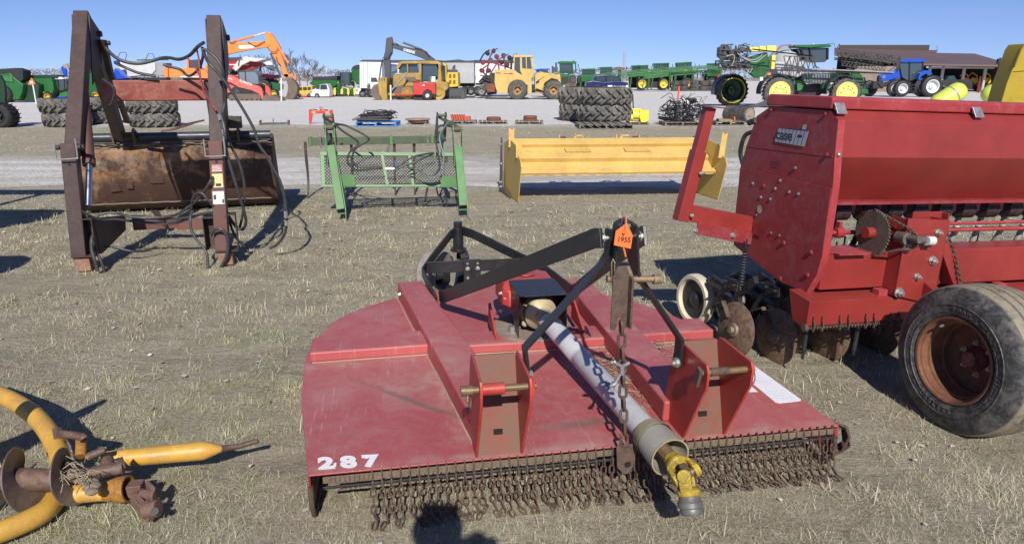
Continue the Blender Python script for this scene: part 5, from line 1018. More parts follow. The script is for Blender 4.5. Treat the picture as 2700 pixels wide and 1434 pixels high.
# ------------------------------------------------------------------ yellow snow pusher
def pusher():
    A = Vector((.081, 9.428, 0)); B = Vector((2.885, 9.652, 0)); t = B-A; yaw = math.atan2(t.y, t.x); W = t.length
    rt = thing('snow_pusher', 'yellow box snow pusher with end plates and hooked corner posts', 'snow pusher', A, yaw)
    ye = paint('pusher_yellow', (.66,.44,.13), .55, (.34,.22,.10), .30, 2.2, .14, top=.14, bm=.08, streak=.5, rust=.03, rustc=(.22,.12,.05))
    ysh = paint('pusher_yellow_plate', (.58,.40,.10), .55, (.35,.26,.14), .25, 2., .12, bm=.06)
    zin = paint('zinc_bolt', (.48,.47,.45)); blk = paint('black_rubber_bar', (.022,.022,.024))
    sk = R(8.4)  # end plates turned in
    dv = Vector((-math.sin(sk), math.cos(sk), 0))
    def P(u, v, z): return Vector((u, 0, z)) + dv*v
    for k, u in enumerate((0, W)):
        pts = [(-.01,0),(-.17,.50),(-.13,.58),(-.02,.62),(.10,.75),(.45,.80),(.85,.74),(.93,.0)]
        m = MB(); m.prism([P(u,a,b) for a, b in pts], (.010 if k == 0 else -.010,0,0)); m.build('end_plate', ysh, rt, .002)
        # corner posts
        for v, z0, z1 in (((.02,.60,.80),(.46,.70,.97)) if k == 0 else ((-.03,.58,.93),)):
            q = P(u+(.015 if k == 0 else -.02), v, 0); w = .040
            m = MB(); m.prism([q+Vector((-w,0,z0)), q+Vector((w,0,z0)), q+Vector((w+(.03 if k else 0),0,z1)), q+Vector(((.03 if k else 0)+.01,0,z1-.035)), q+Vector((-w+(.03 if k else 0),0,z1))], (0,.012,0)); m.build('corner_post', ye, rt, .002)
        m = MB(); m.prism([P(u,.30,-.0)+Vector((-.02 if k == 0 else .02,0,.005)), P(u,1.0,.0)+Vector((-.02 if k == 0 else .02,0,.005)), P(u,1.03,.12)+Vector((-.02 if k == 0 else .02,0,0)), P(u,.92,.80)+Vector((-.02 if k == 0 else .02,0,0)), P(u,.86,.80)+Vector((-.02 if k == 0 else .02,0,0)), P(u,.80,.10)+Vector((-.02 if k == 0 else .02,0,0))], (-.02 if k == 0 else .02,0,0)); m.build('wear_shoe', paint('scraped_steel', (.12,.11,.11), .5, (.2,.15,.1), .5, 6., metal=.3), rt, .002)
        m = MB(True)
        for v, z in ((.89,.70),(.88,.42),(.88,.15),(.90,.08)): m.bolt(P(u,v,z)+Vector((-.04 if k == 0 else .04,0,0)), (-1 if k == 0 else 1,-.4,0), .018, .02)
        m.build('bolt', zin, rt)
    # mouldboard: sheet with three folded ribs, leaning back
    S = lambda f: (.10+.66*f, .352+.40*f)   # (v, z) along the sheet
    def band(f0, f1, off, name, mat=ye, u0=.02, u1=W-.012, th=.006):
        (v0, z0), (v1, z1) = S(f0), S(f1); n = Vector((0,-.52,.85)); m = MB()
        m.prism([P(u0,v0,z0)+n*off, P(u1,v0,z0)+n*off, P(u1,v1,z1)+n*off, P(u0,v1,z1)+n*off], n*th); return m.build(name, mat, rt, .0015)
    band(0,1,0,'mouldboard')
    def rib(f0, f1, h, name):
        (v0, z0), (v1, z1) = S(f0), S(f1); n = Vector((0,-.52,.85)); m = MB(); u0, u1 = .024, W-.016
        a = [P(0,v0,z0)+n*.006, P(0,v0,z0)+n*(h+.006), P(0,v1,z1)+n*(h+.006), P(0,v1,z1)+n*.006]; m.prism([p+Vector((u0,0,0)) for p in a], (u1-u0,0,0)); return m.build(name, ye, rt, .004)
    rib(.80,.99,.055,'top_rib'); rib(.36,.52,.07,'middle_rib'); rib(.00,.10,.035,'bottom_rib')
    m = MB(); (v, z) = S(0); n = Vector((0,-.52,.85))
    for i in range(14): u = .12+i*.195; m.prism([P(u,v,z-.008), P(u+.11,v,z-.008), P(u+.11,v,z+.004), P(u,v,z+.004)], (0,.006,0))
    m.build('edge_weld', ye, rt)
    for u in (.80, 1.66):
        (v, z) = S(.60); m = MB(); m.prism([P(u,v,z)+n*.006, P(u,v,z)+n*.05, P(u,v+.10,z+.06)+n*.03, P(u,v+.10,z+.06)+n*.006], (.36,0,0)); m.build('hook_pocket', ye, rt, .003)
    for u, s in ((.78,1),(1.62,-1)):
        c = P(u, .80, .0); m = MB(); zb = .755
        L = .36; m.bb(c+Vector((0,-.01,zb)), c+Vector((L,.02,zb+.018))); m.bb(c+Vector((0,-.01,zb)), c+Vector((.018,.02,zb+.085))); m.bb(c+Vector((L-.018,-.01,zb)), c+Vector((L,.02,zb+.085)))
        x = .22 if s > 0 else .06; m.bb(c+Vector((x,-.01,zb+.06)), c+Vector((x+.14,.02,zb+.082))); m.bb(c+Vector((x,-.01,zb)), c+Vector((x+.04,.02,zb+.08))); m.build('coupling_hook', ye, rt, .002)
        m = MB(); x = .03 if s > 0 else .26; m.bb(c+Vector((x,.0,zb+.015)), c+Vector((x+.08,.03,zb+.06))); m.build('hook_pin', paint('rusty_steel', (.13,.075,.05)), rt, .003)
pusher()
# ------------------------------------------------------------------ yellow pipe frame with auger, cut off by the picture's left edge
def auger():
    o = (-1.75, 2.45, 0); rt = thing('post_hole_auger', 'worn yellow pipe frame with rusty auger flights lying on the dead grass', 'auger', o); lo = Loc(o, 0)
    ye = paint('auger_yellow', (.60,.345,.055), .45, (.36,.20,.10), .45, 5., .2, rust=.135, rustc=(.20,.07,.03), bm=.2)
    rs = paint('rusty_steel_brown', (.12,.070,.05), .6, (.24,.17,.12), .45, 9., .4, bm=.3); mud = paint('dried_mud', (.26,.21,.15)); zin = paint('zinc_bolt', (.48,.47,.45))
    z = lambda x, y, h: lo.z('Au', x, y, h)
    def T(name, pts, r, mat, n=14, k=30, par=rt): m = MB(); P = curve([z(*p) for p in pts], k) if k else [z(*p) for p in pts]; m.tube(P, r, n); return m.build(name, mat, par)
    T('pipe_frame', [(-350,60,.20),(-150,130,.20),(60,210,.19),(230,310,.18),(350,430,.16),(430,560,.14),(475,680,.12),(490,800,.09),(480,900,.07),(440,1010,.06),(350,1110,.06),(200,1190,.06),(0,1270,.06),(-200,1330,.06)], .040, ye, k=70)
    T('gear_tube', [(500,985,.10),(700,960,.10),(900,945,.10)], .036, ye, k=8)
    m = MB(); a = z(880,945,.10); b = z(1025,925,.11); m.lathe(a, b-a, [(-.02,.038),(.03,.050),((b-a).length,.052),((b-a).length,.044),(.02,.03)], 28); m.build('end_collar', paint('rusty_yellow', (.45,.22,.03), .6, (.15,.06,.03), .6, 10., rust=.2), rt)
    # tapered end tube with spike
    a = z(820,700,.12); b = z(1660,620,.12); c = z(1800,600,.12); L = (b-a).length; m = MB()
    m.lathe(a, b-a, [(0,0),(0,.034),(.03,.036),(L*.93,.040),(L*.96,.039),(L+.05,.015),(L+.06,0)], 30); m.build('tapered_tube', ye, rt)
    m = MB(); m.tube([b+(b-a).normalized()*.04, z(1900,590,.10), z(2000,560,.11), z(2050,548,.115)], [.016,.011,.011,.010], 10); m.build('spike', rs, rt)
    # auger tube with helical flighting
    a = z(-260,850,.16); b = z(720,860,.15); d = (b-a).normalized(); m = MB(); m.cyl(a, b.lerp(a,.28), .044, n=20); m.cyl(b.lerp(a,.30), z(980,760,.16), .026, n=14); m.build('auger_tube', rs, rt)
    e1, e2, _ = frame_of(d); m = MB(); vs = []; n = 150; L = (b-a).length
    for i in range(n+1):
        s = i/n; an = s*2*math.pi*2.6+1.5; p = a+d*(L*s*.98); ra = .122*(1-max(0, s-.85)*3)
        r = e1*math.cos(an)+e2*math.sin(an); vs += [p+r*.035+d*.002, p+r*ra, p+r*ra+d*.006, p+r*.035+d*.006]
    m.add(vs, [(i*4+j, i*4+(j+1)%4, i*4+4+(j+1)%4, i*4+4+j) for i in range(n) for j in range(4)], True); m.build('auger_flight', paint('grey_brown_steel', (.19,.15,.125), .5, (.1,.06,.045), .5, 8., .3, metal=.35), rt)
    m = MB(); q = z(760,680,.20); m.tube([z(690,680,.19), z(760,650,.20), z(840,620,.21)], [.016,.018,.010], 10); m.tube([z(850,700,.17),z(880,800,.15)], .026, 10); m.prism([z(910,740,.17),z(1000,770,.16),z(980,700,.17)], (0,0,.02)); m.build('cutting_tip', rs, rt, .003)
    m = MB()
    for i in range(26): t = random.random(); p = z(480+t*260, 720+t*200+random.uniform(-40,40), .17); m.sphere(p, random.uniform(.010,.028), 7, 5, (1.3,1,.7))
    m.build('mud_lump', mud, rt)
    m = MB()
    for i in range(30):
        p = z(random.uniform(470,720), random.uniform(690,900), .20); q = p+Vector((random.uniform(-.06,.10), random.uniform(-.06,.04), random.uniform(-.02,.03))); m.tube([p, p.lerp(q,.5)+Vector((0,0,.02)), q], .0016, 4)
    m.build('tangled_straw', paint('straw', (.36,.29,.18)), rt)
    T('bent_handle', [(475,490,.17),(560,500,.18),(650,515,.18),(672,540,.17)], .017, rs, k=16); T('bent_handle_end', [(645,540,.15),(645,610,.13),(640,670,.11)], .022, paint('rusty_yellow', (.45,.22,.03)), k=8); T('ring_clamp', [(455,480,.165),(480,545,.16)], .026, rs, k=0)
    # joint
    m = MB(); a = z(1020,930,.10); b = z(1140,920,.10); m.bar(a, b, .055, .05, (0,0,1)); m.path([z(1060,1000,.09), z(1130,1080,.07), z(1200,1140,.05)], .03, .05, (0,0,1)); m.path([z(1170,900,.12), z(1225,960,.11), z(1200,1030,.09)], .015, .045, (0,0,1)); m.cyl(z(1150,980,.10), z(1110,960,.08), .022, n=12)
    m.cyl(z(1150,1100,.06), z(1260,1080,.07), .034, n=16); m.build('universal_joint', paint('rust_brown_joint', (.14,.075,.055), .7, (.2,.13,.1), .5, 12., .3, bm=.3), rt, .004)
    m = MB(); m.cyl(z(1235,1105,.098), z(1235,1105,.10)+Vector((0,-.004,.003)), .014, n=12); m.build('hole', plain('hole_dark', (.01,.01,.01)), rt)
    # mast leaning up outside the picture
    m = MB(); m.tube([Vector((-.62,.15,.10)), Vector((-.44,.10,.40)), Vector((-.36,.09,.60))], [.10,.055,.02], 14); m.build('drive_head', ye, rt)
auger()
# ------------------------------------------------------------------ the photographer, standing behind the camera
def person():
    rt = thing('person', 'standing person holding a camera up to their face, seen only by the shadow', 'person', (-.135, -.20, 0))
    J = dict(pel=(0,0,.98), ch=(0,.0,1.30), nk=(0,.0,1.50), nk2=(.01,.02,1.56), h1=(.02,.04,1.64), h2=(.02,.03,1.73), ls=(-.19,.0,1.43), le=(-.24,.10,1.18), lw=(-.02,.17,1.47), rs_=(.19,.0,1.43), re=(.27,.06,1.20), rw=(.16,.18,1.43),
             lh=(-.10,0,.92), lk=(-.12,.03,.50), la=(-.12,0,.08), lt=(-.13,.14,.04), rh=(.10,0,.92), rk=(.13,.02,.50), ra=(.14,0,.08), rt=(.16,.14,.04))
    rad = dict(pel=.16, ch=.17, nk=.07, nk2=.06, h1=.095, h2=.085, ls=.075, le=.055, lw=.035, rs_=.075, re=.055, rw=.035, lh=.10, lk=.07, la=.05, lt=.045, rh=.10, rk=.07, ra=.05, rt=.045)
    E = [('pel','ch'),('ch','nk'),('nk','nk2'),('nk2','h1'),('h1','h2'),('nk','ls'),('ls','le'),('le','lw'),('nk','rs_'),('rs_','re'),('re','rw'),('pel','lh'),('lh','lk'),('lk','la'),('la','lt'),('pel','rh'),('rh','rk'),('rk','ra'),('ra','rt')]
    J = {k: (v[0], v[1], v[2]*1.045) for k, v in J.items()}; ks = list(J)
    V = [J[k] for k in ks]; Ed = [(ks.index(a), ks.index(b)) for a, b in E]; Rr = [rad[k] for k in ks]
    for side, w, sx in (('l','lw',1), ('r','rw',-1)):      # palm, four bent fingers and a thumb on each hand
        wv = Vector(J[w]); pm = wv+Vector((0,.03,.05)); V.append(tuple(pm)); Rr.append(.030); pi = len(V)-1; Ed.append((ks.index(w), pi))
        for f in range(4):
            b = pm+Vector((sx*(-.028+.019*f), .012, .028)); q = [b, b+Vector((0,.012,.030-.003*abs(f-1.5))), b+Vector((sx*.012,.0,.048-.004*abs(f-1.5)))]
            last = pi
            for p in q: V.append(tuple(p)); Rr.append(.0095); Ed.append((last, len(V)-1)); last = len(V)-1
        b = pm+Vector((-sx*.034,.0,-.005)); last = pi
        for p in (b, b+Vector((-sx*.012,.016,.022)), b+Vector((-sx*.002,.024,.040))): V.append(tuple(p)); Rr.append(.011); Ed.append((last, len(V)-1)); last = len(V)-1
    me = bpy.data.meshes.new('body'); me.from_pydata(V, Ed, []); ob = bpy.data.objects.new('body', me); COL.objects.link(ob); ob.parent = rt
    ob.modifiers.new('skin', 'SKIN'); sk = me.skin_vertices[0].data
    for i, r in enumerate(Rr): sk[i].radius = (r, r)
    sk[0].use_root = True; su = ob.modifiers.new('sub', 'SUBSURF'); su.levels = 2; su.render_levels = 2
    me.materials.append(paint('dark_jacket', (.05,.055,.07), .8, amt=0, var=.2))
    m = MB(); m.sphere((.02,.03,1.785), .100, 20, 12, (1,1.1,.75)); m.path([(.02,.10,1.80),(.02,.18,1.785)], .15, .012, (0,0,1)); m.build('cap', paint('cap_cloth', (.12,.12,.13), .9, amt=0), rt)
    cm = thing('photo_camera', 'black camera held up in front of the photographer', 'camera', (.03, -.075, 1.62)); b = paint('camera_black', (.02,.02,.02), .4, amt=0)
    m = MB(); m.box((0,0,0), (.14,.05,.09)); m.box((0,0,.055), (.05,.05,.03)); m.build('camera_body', b, cm, .008); m = MB(); m.box((0,-.030,0), (.075,.004,.05)); m.build('screen', glass('lens_glass'), cm)
person()
# ------------------------------------------------------------------ builder for machines in the yard: side views given real depth
class BG:
    def __init__(s, name, label, cat, f, x, y, group=None, Y=None):
        s.f = f; g0 = gr(f, x, y) if Y is None else dp(f, x, y, Y); s.Y = g0.y if Y is None else Y
        s.o = Vector((g0.x, s.Y, 0)); s.rt = thing(name, label, cat, s.o, 0, group)
        s.m = (dp(f, x+10, y if Y is None else 300, s.Y)-dp(f, x, y if Y is None else 300, s.Y)).length/10; s.ds = max(.3, 1-1.1*abs(s.o.x/s.Y))
    def P(s, x, y, dy=0.): return dp(s.f, x, y, s.Y) - s.o + Vector((0, dy, 0))
    def G(s, x, y, z=0.): return gr(s.f, x, y, z) - s.o
    def poly(s, name, mat, pts, a, b, par=None, bev=.015):
        m = MB(); b = a+(b-a)*(s.ds if b-a > .3 else 1); m.prism([s.P(x, y, a) for x, y in pts], (0, b-a, 0)); return m.build(name, mat, par or s.rt, bev, 2)
    def rect(s, name, mat, x0, y0, x1, y1, a, b, par=None, bev=.015): return s.poly(name, mat, [(x0,y0),(x1,y0),(x1,y1),(x0,y1)], a, b, par, bev)
    def bars(s, name, mat, lines, r, dy=0., n=6, par=None, k=0):
        m = MB()
        for L in lines:
            P = [s.P(p[0], p[1], dy+(p[2] if len(p) > 2 else 0)) for p in L]
            m.tube(curve(P, k) if k else P, r*s.m, n)
        return m.build(name, mat, par or s.rt)
    def wheel(s, cx, cy, r, rr, a, b, tyre, rim, lugs=0, face=-1, dish=.25, ap=1.):
        c = s.P(cx, cy); R0 = r*s.m; q = rr*s.m; w = b-a; m = MB(); c0 = c+Vector((0,a,0))
        m.lathe(c0, (0,1,0), [(.02*w,q),(0,q*1.05),(-.0,R0*.80),(w*.10,R0*.95),(w*.2,R0*.985),(w*.8,R0*.985),(w*.9,R0*.95),(w,R0*.80),(w,q*1.05),(w*.98,q)], 36)
        for i in range(lugs):
            for h in (0, 1):
                t = 2*math.pi*(i+.5*h)/lugs; d = .16
                p = [c0+Vector((math.sin(t)*R0*1.0, w*(.02 if h == 0 else .98), math.cos(t)*R0*1.0)), c0+Vector((math.sin(t+d)*R0*1.01, w*.5, math.cos(t+d)*R0*1.01))]
                m.bar(p[0], p[1], .04*R0+.01, .05*R0, c0-p[0])
        t_ = m.build('wheel', tyre, s.rt); m = MB(); dd = dish*w
        m.lathe(c0, (0,1,0), [(.01,q*1.02),(-.012,q*1.0),(.0,q*.90),(dd,q*.84),(dd*1.2,q*.40),(dd*.4,q*.34),(dd*.3,q*.16),(-.02,q*.14),(-.02,0)], 28)
        rm = m.build('rim', rim, t_); m = MB()
        for i in range(8): t = 2*math.pi*i/8; p = c0+Vector((math.sin(t)*q*.6, dd*.9, math.cos(t)*q*.6)); m.cyl(p, p+Vector((0,-.03,0)), q*.045+.005, n=6)
        m.build('wheel_nut', rim if rr < 20 else TYRE, rm); return t_
    def text(s, name, body, mat, x, y, hpx, dy, x2=None, y2=None, sx=1., bold=.0, par=None):
        a = s.P(x, y, dy); b = s.P(x2 if x2 else x+10, y2 if y2 is not None else y, dy)
        return text(name, body, mat, par or s.rt, basis(a, b-a, (0,0,1)), hpx*s.m*1.38, .002, bold, sx=sx)
TYRE = paint('yard_tyre', (.045,.043,.042), .75, (.20,.18,.15), .5, 2., .3, bm=.3)
DRUB = paint('dark_rubber', (.022,.022,.023), .7, (.1,.09,.08), .3, 3., .3)
GREEN = paint('tractor_green', (.020,.125,.030), .35, (.10,.12,.07), .3, .8, .25, bm=.05)
GREEN2 = paint('tractor_green_pale', (.035,.17,.050), .45, (.14,.15,.09), .4, .8, .25, bm=.05)
DGREEN = paint('deep_green', (.010,.045,.018), .5, (.05,.06,.04), .4, 1., .3, bm=.05)
YELLOW = paint('wheel_yellow', (.72,.56,.06), .45, (.4,.3,.1), .25, 3., .12, bm=.05)
PYEL = paint('pale_yellow_rim', (.72,.60,.17), .45, (.5,.42,.2), .2, 3., .1, bm=.05)
CAT = paint('loader_yellow', (.60,.41,.12), .5, (.26,.18,.09), .35, .9, .15, bm=.08)
DOZ = paint('dozer_yellow', (.42,.28,.06), .55, (.18,.12,.06), .5, .9, .25, bm=.1)
MY = paint('bright_machine_yellow', (.66,.45,.05), .5, (.3,.2,.08), .3, 1., .15)
BLKM = paint('machine_black', (.020,.020,.022), .55, (.10,.09,.08), .35, 2., .3)
CHAR = paint('charcoal_boom', (.065,.07,.078), .5, (.13,.12,.11), .3, .9, .2)
BROWN = paint('bucket_brown', (.13,.095,.075), .7, (.2,.15,.11), .5, 1.2, .3)
GREY = paint('panel_grey', (.30,.31,.32), .5, (.2,.19,.17), .3, 1., .15)
WHT = paint('panel_white', (.72,.72,.73), .45, (.45,.43,.4), .2, .7, .08)
REDM = paint('machine_red', (.45,.030,.025), .4, (.2,.08,.06), .3, 1., .2)
BLUE = paint('tractor_blue', (.012,.075,.48), .3, (.05,.1,.3), .15, 1., .12)
ORAN = paint('excavator_orange', (.80,.25,.055), .45, (.45,.2,.1), .3, .8, .15)
GLS = glass('cab_glass', (.045,.065,.075)); GLP = glass('pale_glass', (.16,.20,.23)); WOOD = paint('pallet_wood', (.24,.205,.165), .85, (.1,.085,.07), .5, 5., .35)
RUST = paint('yard_rust', (.20,.075,.040), .8, (.10,.05,.035), .5, 3., .4, bm=.3); HOSE = paint('yard_hose', (.022,.023,.026), .5, amt=.2)
# ------------------------------------------------------------------ big tyres lying in stacks
def ag_tyre(D, w, lugs=16):
    Rr = D/2; m = MB(); t = w
    m.lathe((0,0,0), (0,0,1), [(.0,Rr*.80),(.04*t,Rr*.87),(.14*t,Rr*.925),(.5*t,Rr*.95),(.86*t,Rr*.925),(.96*t,Rr*.87),(t,Rr*.80)], 56)
    sd_ = MB(); sd_.lathe((0,0,0), (0,0,1), [(t+.001,Rr*.80),(t-.02,Rr*.62),(t-.04,Rr*.56),(t-.06,Rr*.60),(.06,Rr*.60),(.04,Rr*.56),(.02,Rr*.62),(-.001,Rr*.80)], 56)
    for i in range(lugs):
        for h in (0, 1):
            a = 2*math.pi*(i+.5*h)/lugs; sg = 1; pts = []
            for k, (zz, da, rr) in enumerate(((.06,-.04,.925),(.18,.02,.975),(.36,.13,.995),(.54,.25,1.0))):
                z = zz*t if h == 0 else t-zz*t; an = a+da*1.25; pts.append((math.cos(an)*Rr*rr, math.sin(an)*Rr*rr, z))
            for p, q in zip(pts, pts[1:]):
                c = Vector((p[0], p[1], 0)); m.bar(p, q, .036, .060, (-c.x, -c.y, 0))
    return m, sd_
LUG = paint('tractor_tyre_rubber', (.085,.082,.078), .7, (.22,.20,.17), .6, 1.6, .3, bm=.3)
proto = None
def put_tyre(x, y, z, D, w, rz, label):
    """one lying tyre: tread with lugs and sidewalls; later ones are copies"""
    global proto
    if proto is None:
        proto = thing('stacked_tyre', label, 'tyre', (x, y, z), rz, 'big tractor tyres lying in stacks at the gravel edge')
        t, sd_ = ag_tyre(1., .27); t.build('tread', LUG, proto); sd_.build('sidewall', DRUB, proto); o = proto
    else: o = dup(proto, None, label=label)
    o.location = (x, y, z); o.scale = (D, D, w/.27); o.rotation_euler = (R(random.uniform(-.6,.6)), R(random.uniform(-.6,.6)), rz); return o
def stackpos(f, x0, x1, yb):
    c = gr(f, (x0+x1)/2, yb); k = (dp(f, x1, yb, c.y)-dp(f, x0, yb, c.y)).length; q = (c.y+k*.5)/c.y; return c.x*q, c.y+k*.5, k*q/math.sqrt(1+(c.x/c.y)**2)
X, Y, D = stackpos('A', 1115, 1538, 1088)
put_tyre(X, Y, .0, D, .47, .1, 'bottom tyre of the stack seen between the two loader masts'); put_tyre(X-.03, Y, .475, D, .47, .45, 'top tyre of the stack seen between the two loader masts')
X, Y, D = stackpos('A', 378, 790, 1085)
put_tyre(X, Y, .0, D, .47, .3, 'bottom tyre of the stack left of the loader, at the gravel edge'); put_tyre(X-.06, Y, .475, D, .47, .7, 'top tyre of the stack left of the loader, at the gravel edge')
X, Y, D = stackpos('A', 600, 1030, 1080)
put_tyre(X*1.045, Y+1.2, .0, D, .47, .9, 'bottom tyre half hidden behind the left mast of the loader'); put_tyre(X*1.045, Y+1.2, .475, D, .47, 1.3, 'top tyre half hidden behind the left mast of the loader')
X, Y, D = stackpos('C', 447, 957, 1040)
zb = .14
h = .305*D; put_tyre(X, Y, zb, D, h, .2, 'front bottom tyre of the big stack standing on the pallet'); put_tyre(X+.0, Y, zb+h*1.005, D*.995, h, .6, 'front top tyre of the big stack, its lugs facing the camera')
X2, Y2, D2 = stackpos('C', 270, 700, 1012)
put_tyre(X2+.20, Y2+.9, .03, D, h*1.05, .4, 'rear bottom tyre of the big stack, left behind the front one'); put_tyre(X2+.17, Y2+.9, .035+h*1.05, D, h*1.12, 1.0, 'rear top tyre of the big stack, left behind the front one')
# ------------------------------------------------------------------ pallets and what lies on them
def pallet(x, y, w, d, h, label, mat=WOOD, rz=0.):
    t = thing('pallet', label, 'pallet', (x, y, 0), rz, 'pallets along the edge of the gravel')
    n = 7
    m = MB()
    for i in range(n): m.box((-w/2+w*(i+.5)/n, 0, h-.012), (w/n*.78, d, .022))
    m.build('deck_boards', mat, t, .003); m = MB()
    for i in range(4): m.box((0, -d/2+.05+(d-.1)*i/3, .012), (w, .09, .02))
    m.build('bottom_boards', mat, t)
    for i in range(3): m = MB(); m.box((-w/2+.05+(w-.1)*i/2, 0, h/2), (.05, d, h-.045)); m.build('stringer', mat, t)
    return t
X, Y, k = stackpos('C', 420, 960, 1075); pallet(X+.05, Y+.1, k*.98, 1.6, .14, 'grey wooden pallet under the big stack of four tractor tyres')
def on(f, x0, x1, yb, d=1.0):
    c = gr(f, (x0+x1)/2, yb); k = (dp(f, x1, yb, c.y)-dp(f, x0, yb, c.y)).length; return c.x, c.y+d/2, k, c.y
BLP = paint('blue_pallet_paint', (.06,.26,.62), .6, (.2,.2,.25), .3, 4., .2)
X, Y, k, yf = on('B', 758, 1115, 914); pallet(X, Y, k, 1.0, .15, 'blue painted pallet loaded with black hydraulic cylinders', BLP)
c = BG('hydraulic_cylinders', 'heap of black hydraulic cylinders and hoses on the blue pallet', 'cylinders', 'B', 930, 914)
for i, (x0, y0, x1, y1, r, dy) in enumerate(((800,850,1060,840,22,.3),(780,830,1030,815,20,.5),(830,815,1070,800,16,.65),(770,858,1040,862,18,.15))):
    m = MB(); a, b = c.P(x0,y0,dy), c.P(x1,y1,dy); m.cyl(a, b, r*c.m*.85, n=14); m.cyl(b, b+(b-a)*.06, r*c.m*.5, n=10); m.build('cylinder', HOSE, c.rt, .01)
rg = random.Random(5); m = MB()
for i in range(16):
    x = rg.uniform(780,1050); P = [c.P(x+rg.uniform(-90,90), rg.uniform(775,868), rg.uniform(.1,.8)) for _ in range(4)]; m.tube(curve(P, 18), .011, 5)
m.tube(curve([c.P(x,y,.4) for x, y in [(880,820),(930,782),(980,780),(1020,800),(1040,840)]], 20), .012, 5); m.build('hose', HOSE, c.rt)
def disc_stack(label, f, x0, x1, yt, yb, pal, n=2, mat=RUST, dy=.5):
    c = BG('steel_disc', label, 'disc', f, (x0+x1)/2, pal); m = MB(); w = (x1-x0)/2*c.m; a = c.P((x0+x1)/2, yb, dy); h = (yb-yt)*c.m/n
    for i in range(n):
        z = a+Vector((0,0,h*i)); m.lathe(z, (0,0,1), [(0,0),(0,w*(.92 if i else 1)),(h*.25,w*(.96 if i else 1.)),(h*.75,w*(.96 if i else 1.)),(h*.98,w*.9),(h*.98,w*.45),(h*.6,w*.4),(h*.6,0)], 26)
    m.build('disc_body', mat, c.rt, .01); return c
X, Y, k, yf = on('B', 1555, 1790, 896); pallet(X, Y, k, 1.0, .11, 'grey pallet holding a row of red suitcase weights')
sw = paint('weight_red', (.50,.085,.045), .55, (.3,.12,.08), .3, 3., .15)
for i in range(6):
    c = BG('suitcase_weight', ('leftmost','second','third','fourth','fifth','rightmost')[i]+' of the six leaning red suitcase weights on the grey pallet', 'weight', 'B', 1660, 890, 'red weights on the pallet'); x = 1562+i*21
    c.poly('weight_body', sw, [(x,820),(x+14,815),(x+22,835),(x+30,868),(x+12,868)], .3, .62)
c = BG('red_weight_block', 'low red weight block lying right of the suitcase weights', 'weight', 'B', 1700, 890); c.poly('weight_body', sw, [(1680,835),(1735,832),(1736,866),(1682,868)], .25, .6)
X, Y, k, yf = on('B', 1800, 2055, 896); pallet(X, Y, k, .95, .10, 'weathered pallet with a flat rust-brown wheel weight', rz=.04)
disc_stack('flat rust-brown wheel weight on the weathered pallet, left of two', 'B', 1872, 1996, 838, 872, 893, 1, dy=.45)
X, Y, k, yf = on('B', 2117, 2365, 898); pallet(X, Y, k, .95, .11, 'grey pallet with a thicker two-tone wheel weight', rz=-.03)
disc_stack('thick two-tone wheel weight on the grey pallet, right of two', 'B', 2188, 2310, 828, 878, 895, 2, dy=.45)
c = BG('steel_plates', 'two rusty round plates stacked on blocks at the gravel edge', 'plates', 'B', 1275, 899)
for (x0, x1, y0, y1, mt) in ((1165,1385,854,868,paint('tan_plate', (.33,.24,.16), .7, amt=.4)),(1190,1375,874,890,RUST)):
    m = MB(); a = c.P((x0+x1)/2, y1, .55); w = (x1-x0)/2*c.m; m.lathe(a, (0,0,1), [(0,0),(0,w*.92),((y1-y0)*c.m*.5,w),((y1-y0)*c.m,w*.97),((y1-y0)*c.m,0)], 30); m.build('plate', mt, c.rt)
for x in (1215, 1280, 1345): m = MB(); m.box(c.P(x, 884, .55), (.09,.5,.22)); m.build('block', WOOD, c.rt)
# yellow pallet-mounted gearbox with its black upright
X, Y, k, yf = on('C', 955, 1150, 1028); pallet(X, Y, k, .9, .09, 'small dark pallet under the bright yellow gearbox unit')
yb = paint('lemon_yellow', (.82,.70,.05), .4, (.5,.4,.1), .2, 2., .1)
c = BG('yellow_gearbox_unit', 'bright yellow gearbox unit with a black upright, right of the tyre stack', 'machine part', 'C', 1050, 1028)
c.poly('housing', yb, [(1060,885),(1150,890),(1150,990),(1110,1012),(1075,1008),(1062,960)], .15, .65); m = MB(); m.cyl(c.P(1000,935,.35), c.P(1065,935,.35), 45*c.m, n=18); m.cyl(c.P(960,960,.3), c.P(1000,960,.3), 30*c.m, n=12); m.build('drum', yb, c.rt, .01)
c.bars('flange', yb, [[(970,880),(1080,885)],[(960,1005),(1100,1010)]], 8, .3); c.poly('mast_frame', BLKM, [(972,880),(975,735),(985,728),(1003,730),(1008,745),(1012,880),(1003,880),(1000,800),(980,800),(982,880)], .3, .38); c.bars('mast_frame_bar', BLKM, [[(975,765),(1004,765)],[(976,745),(1003,745)]], 4, .34)
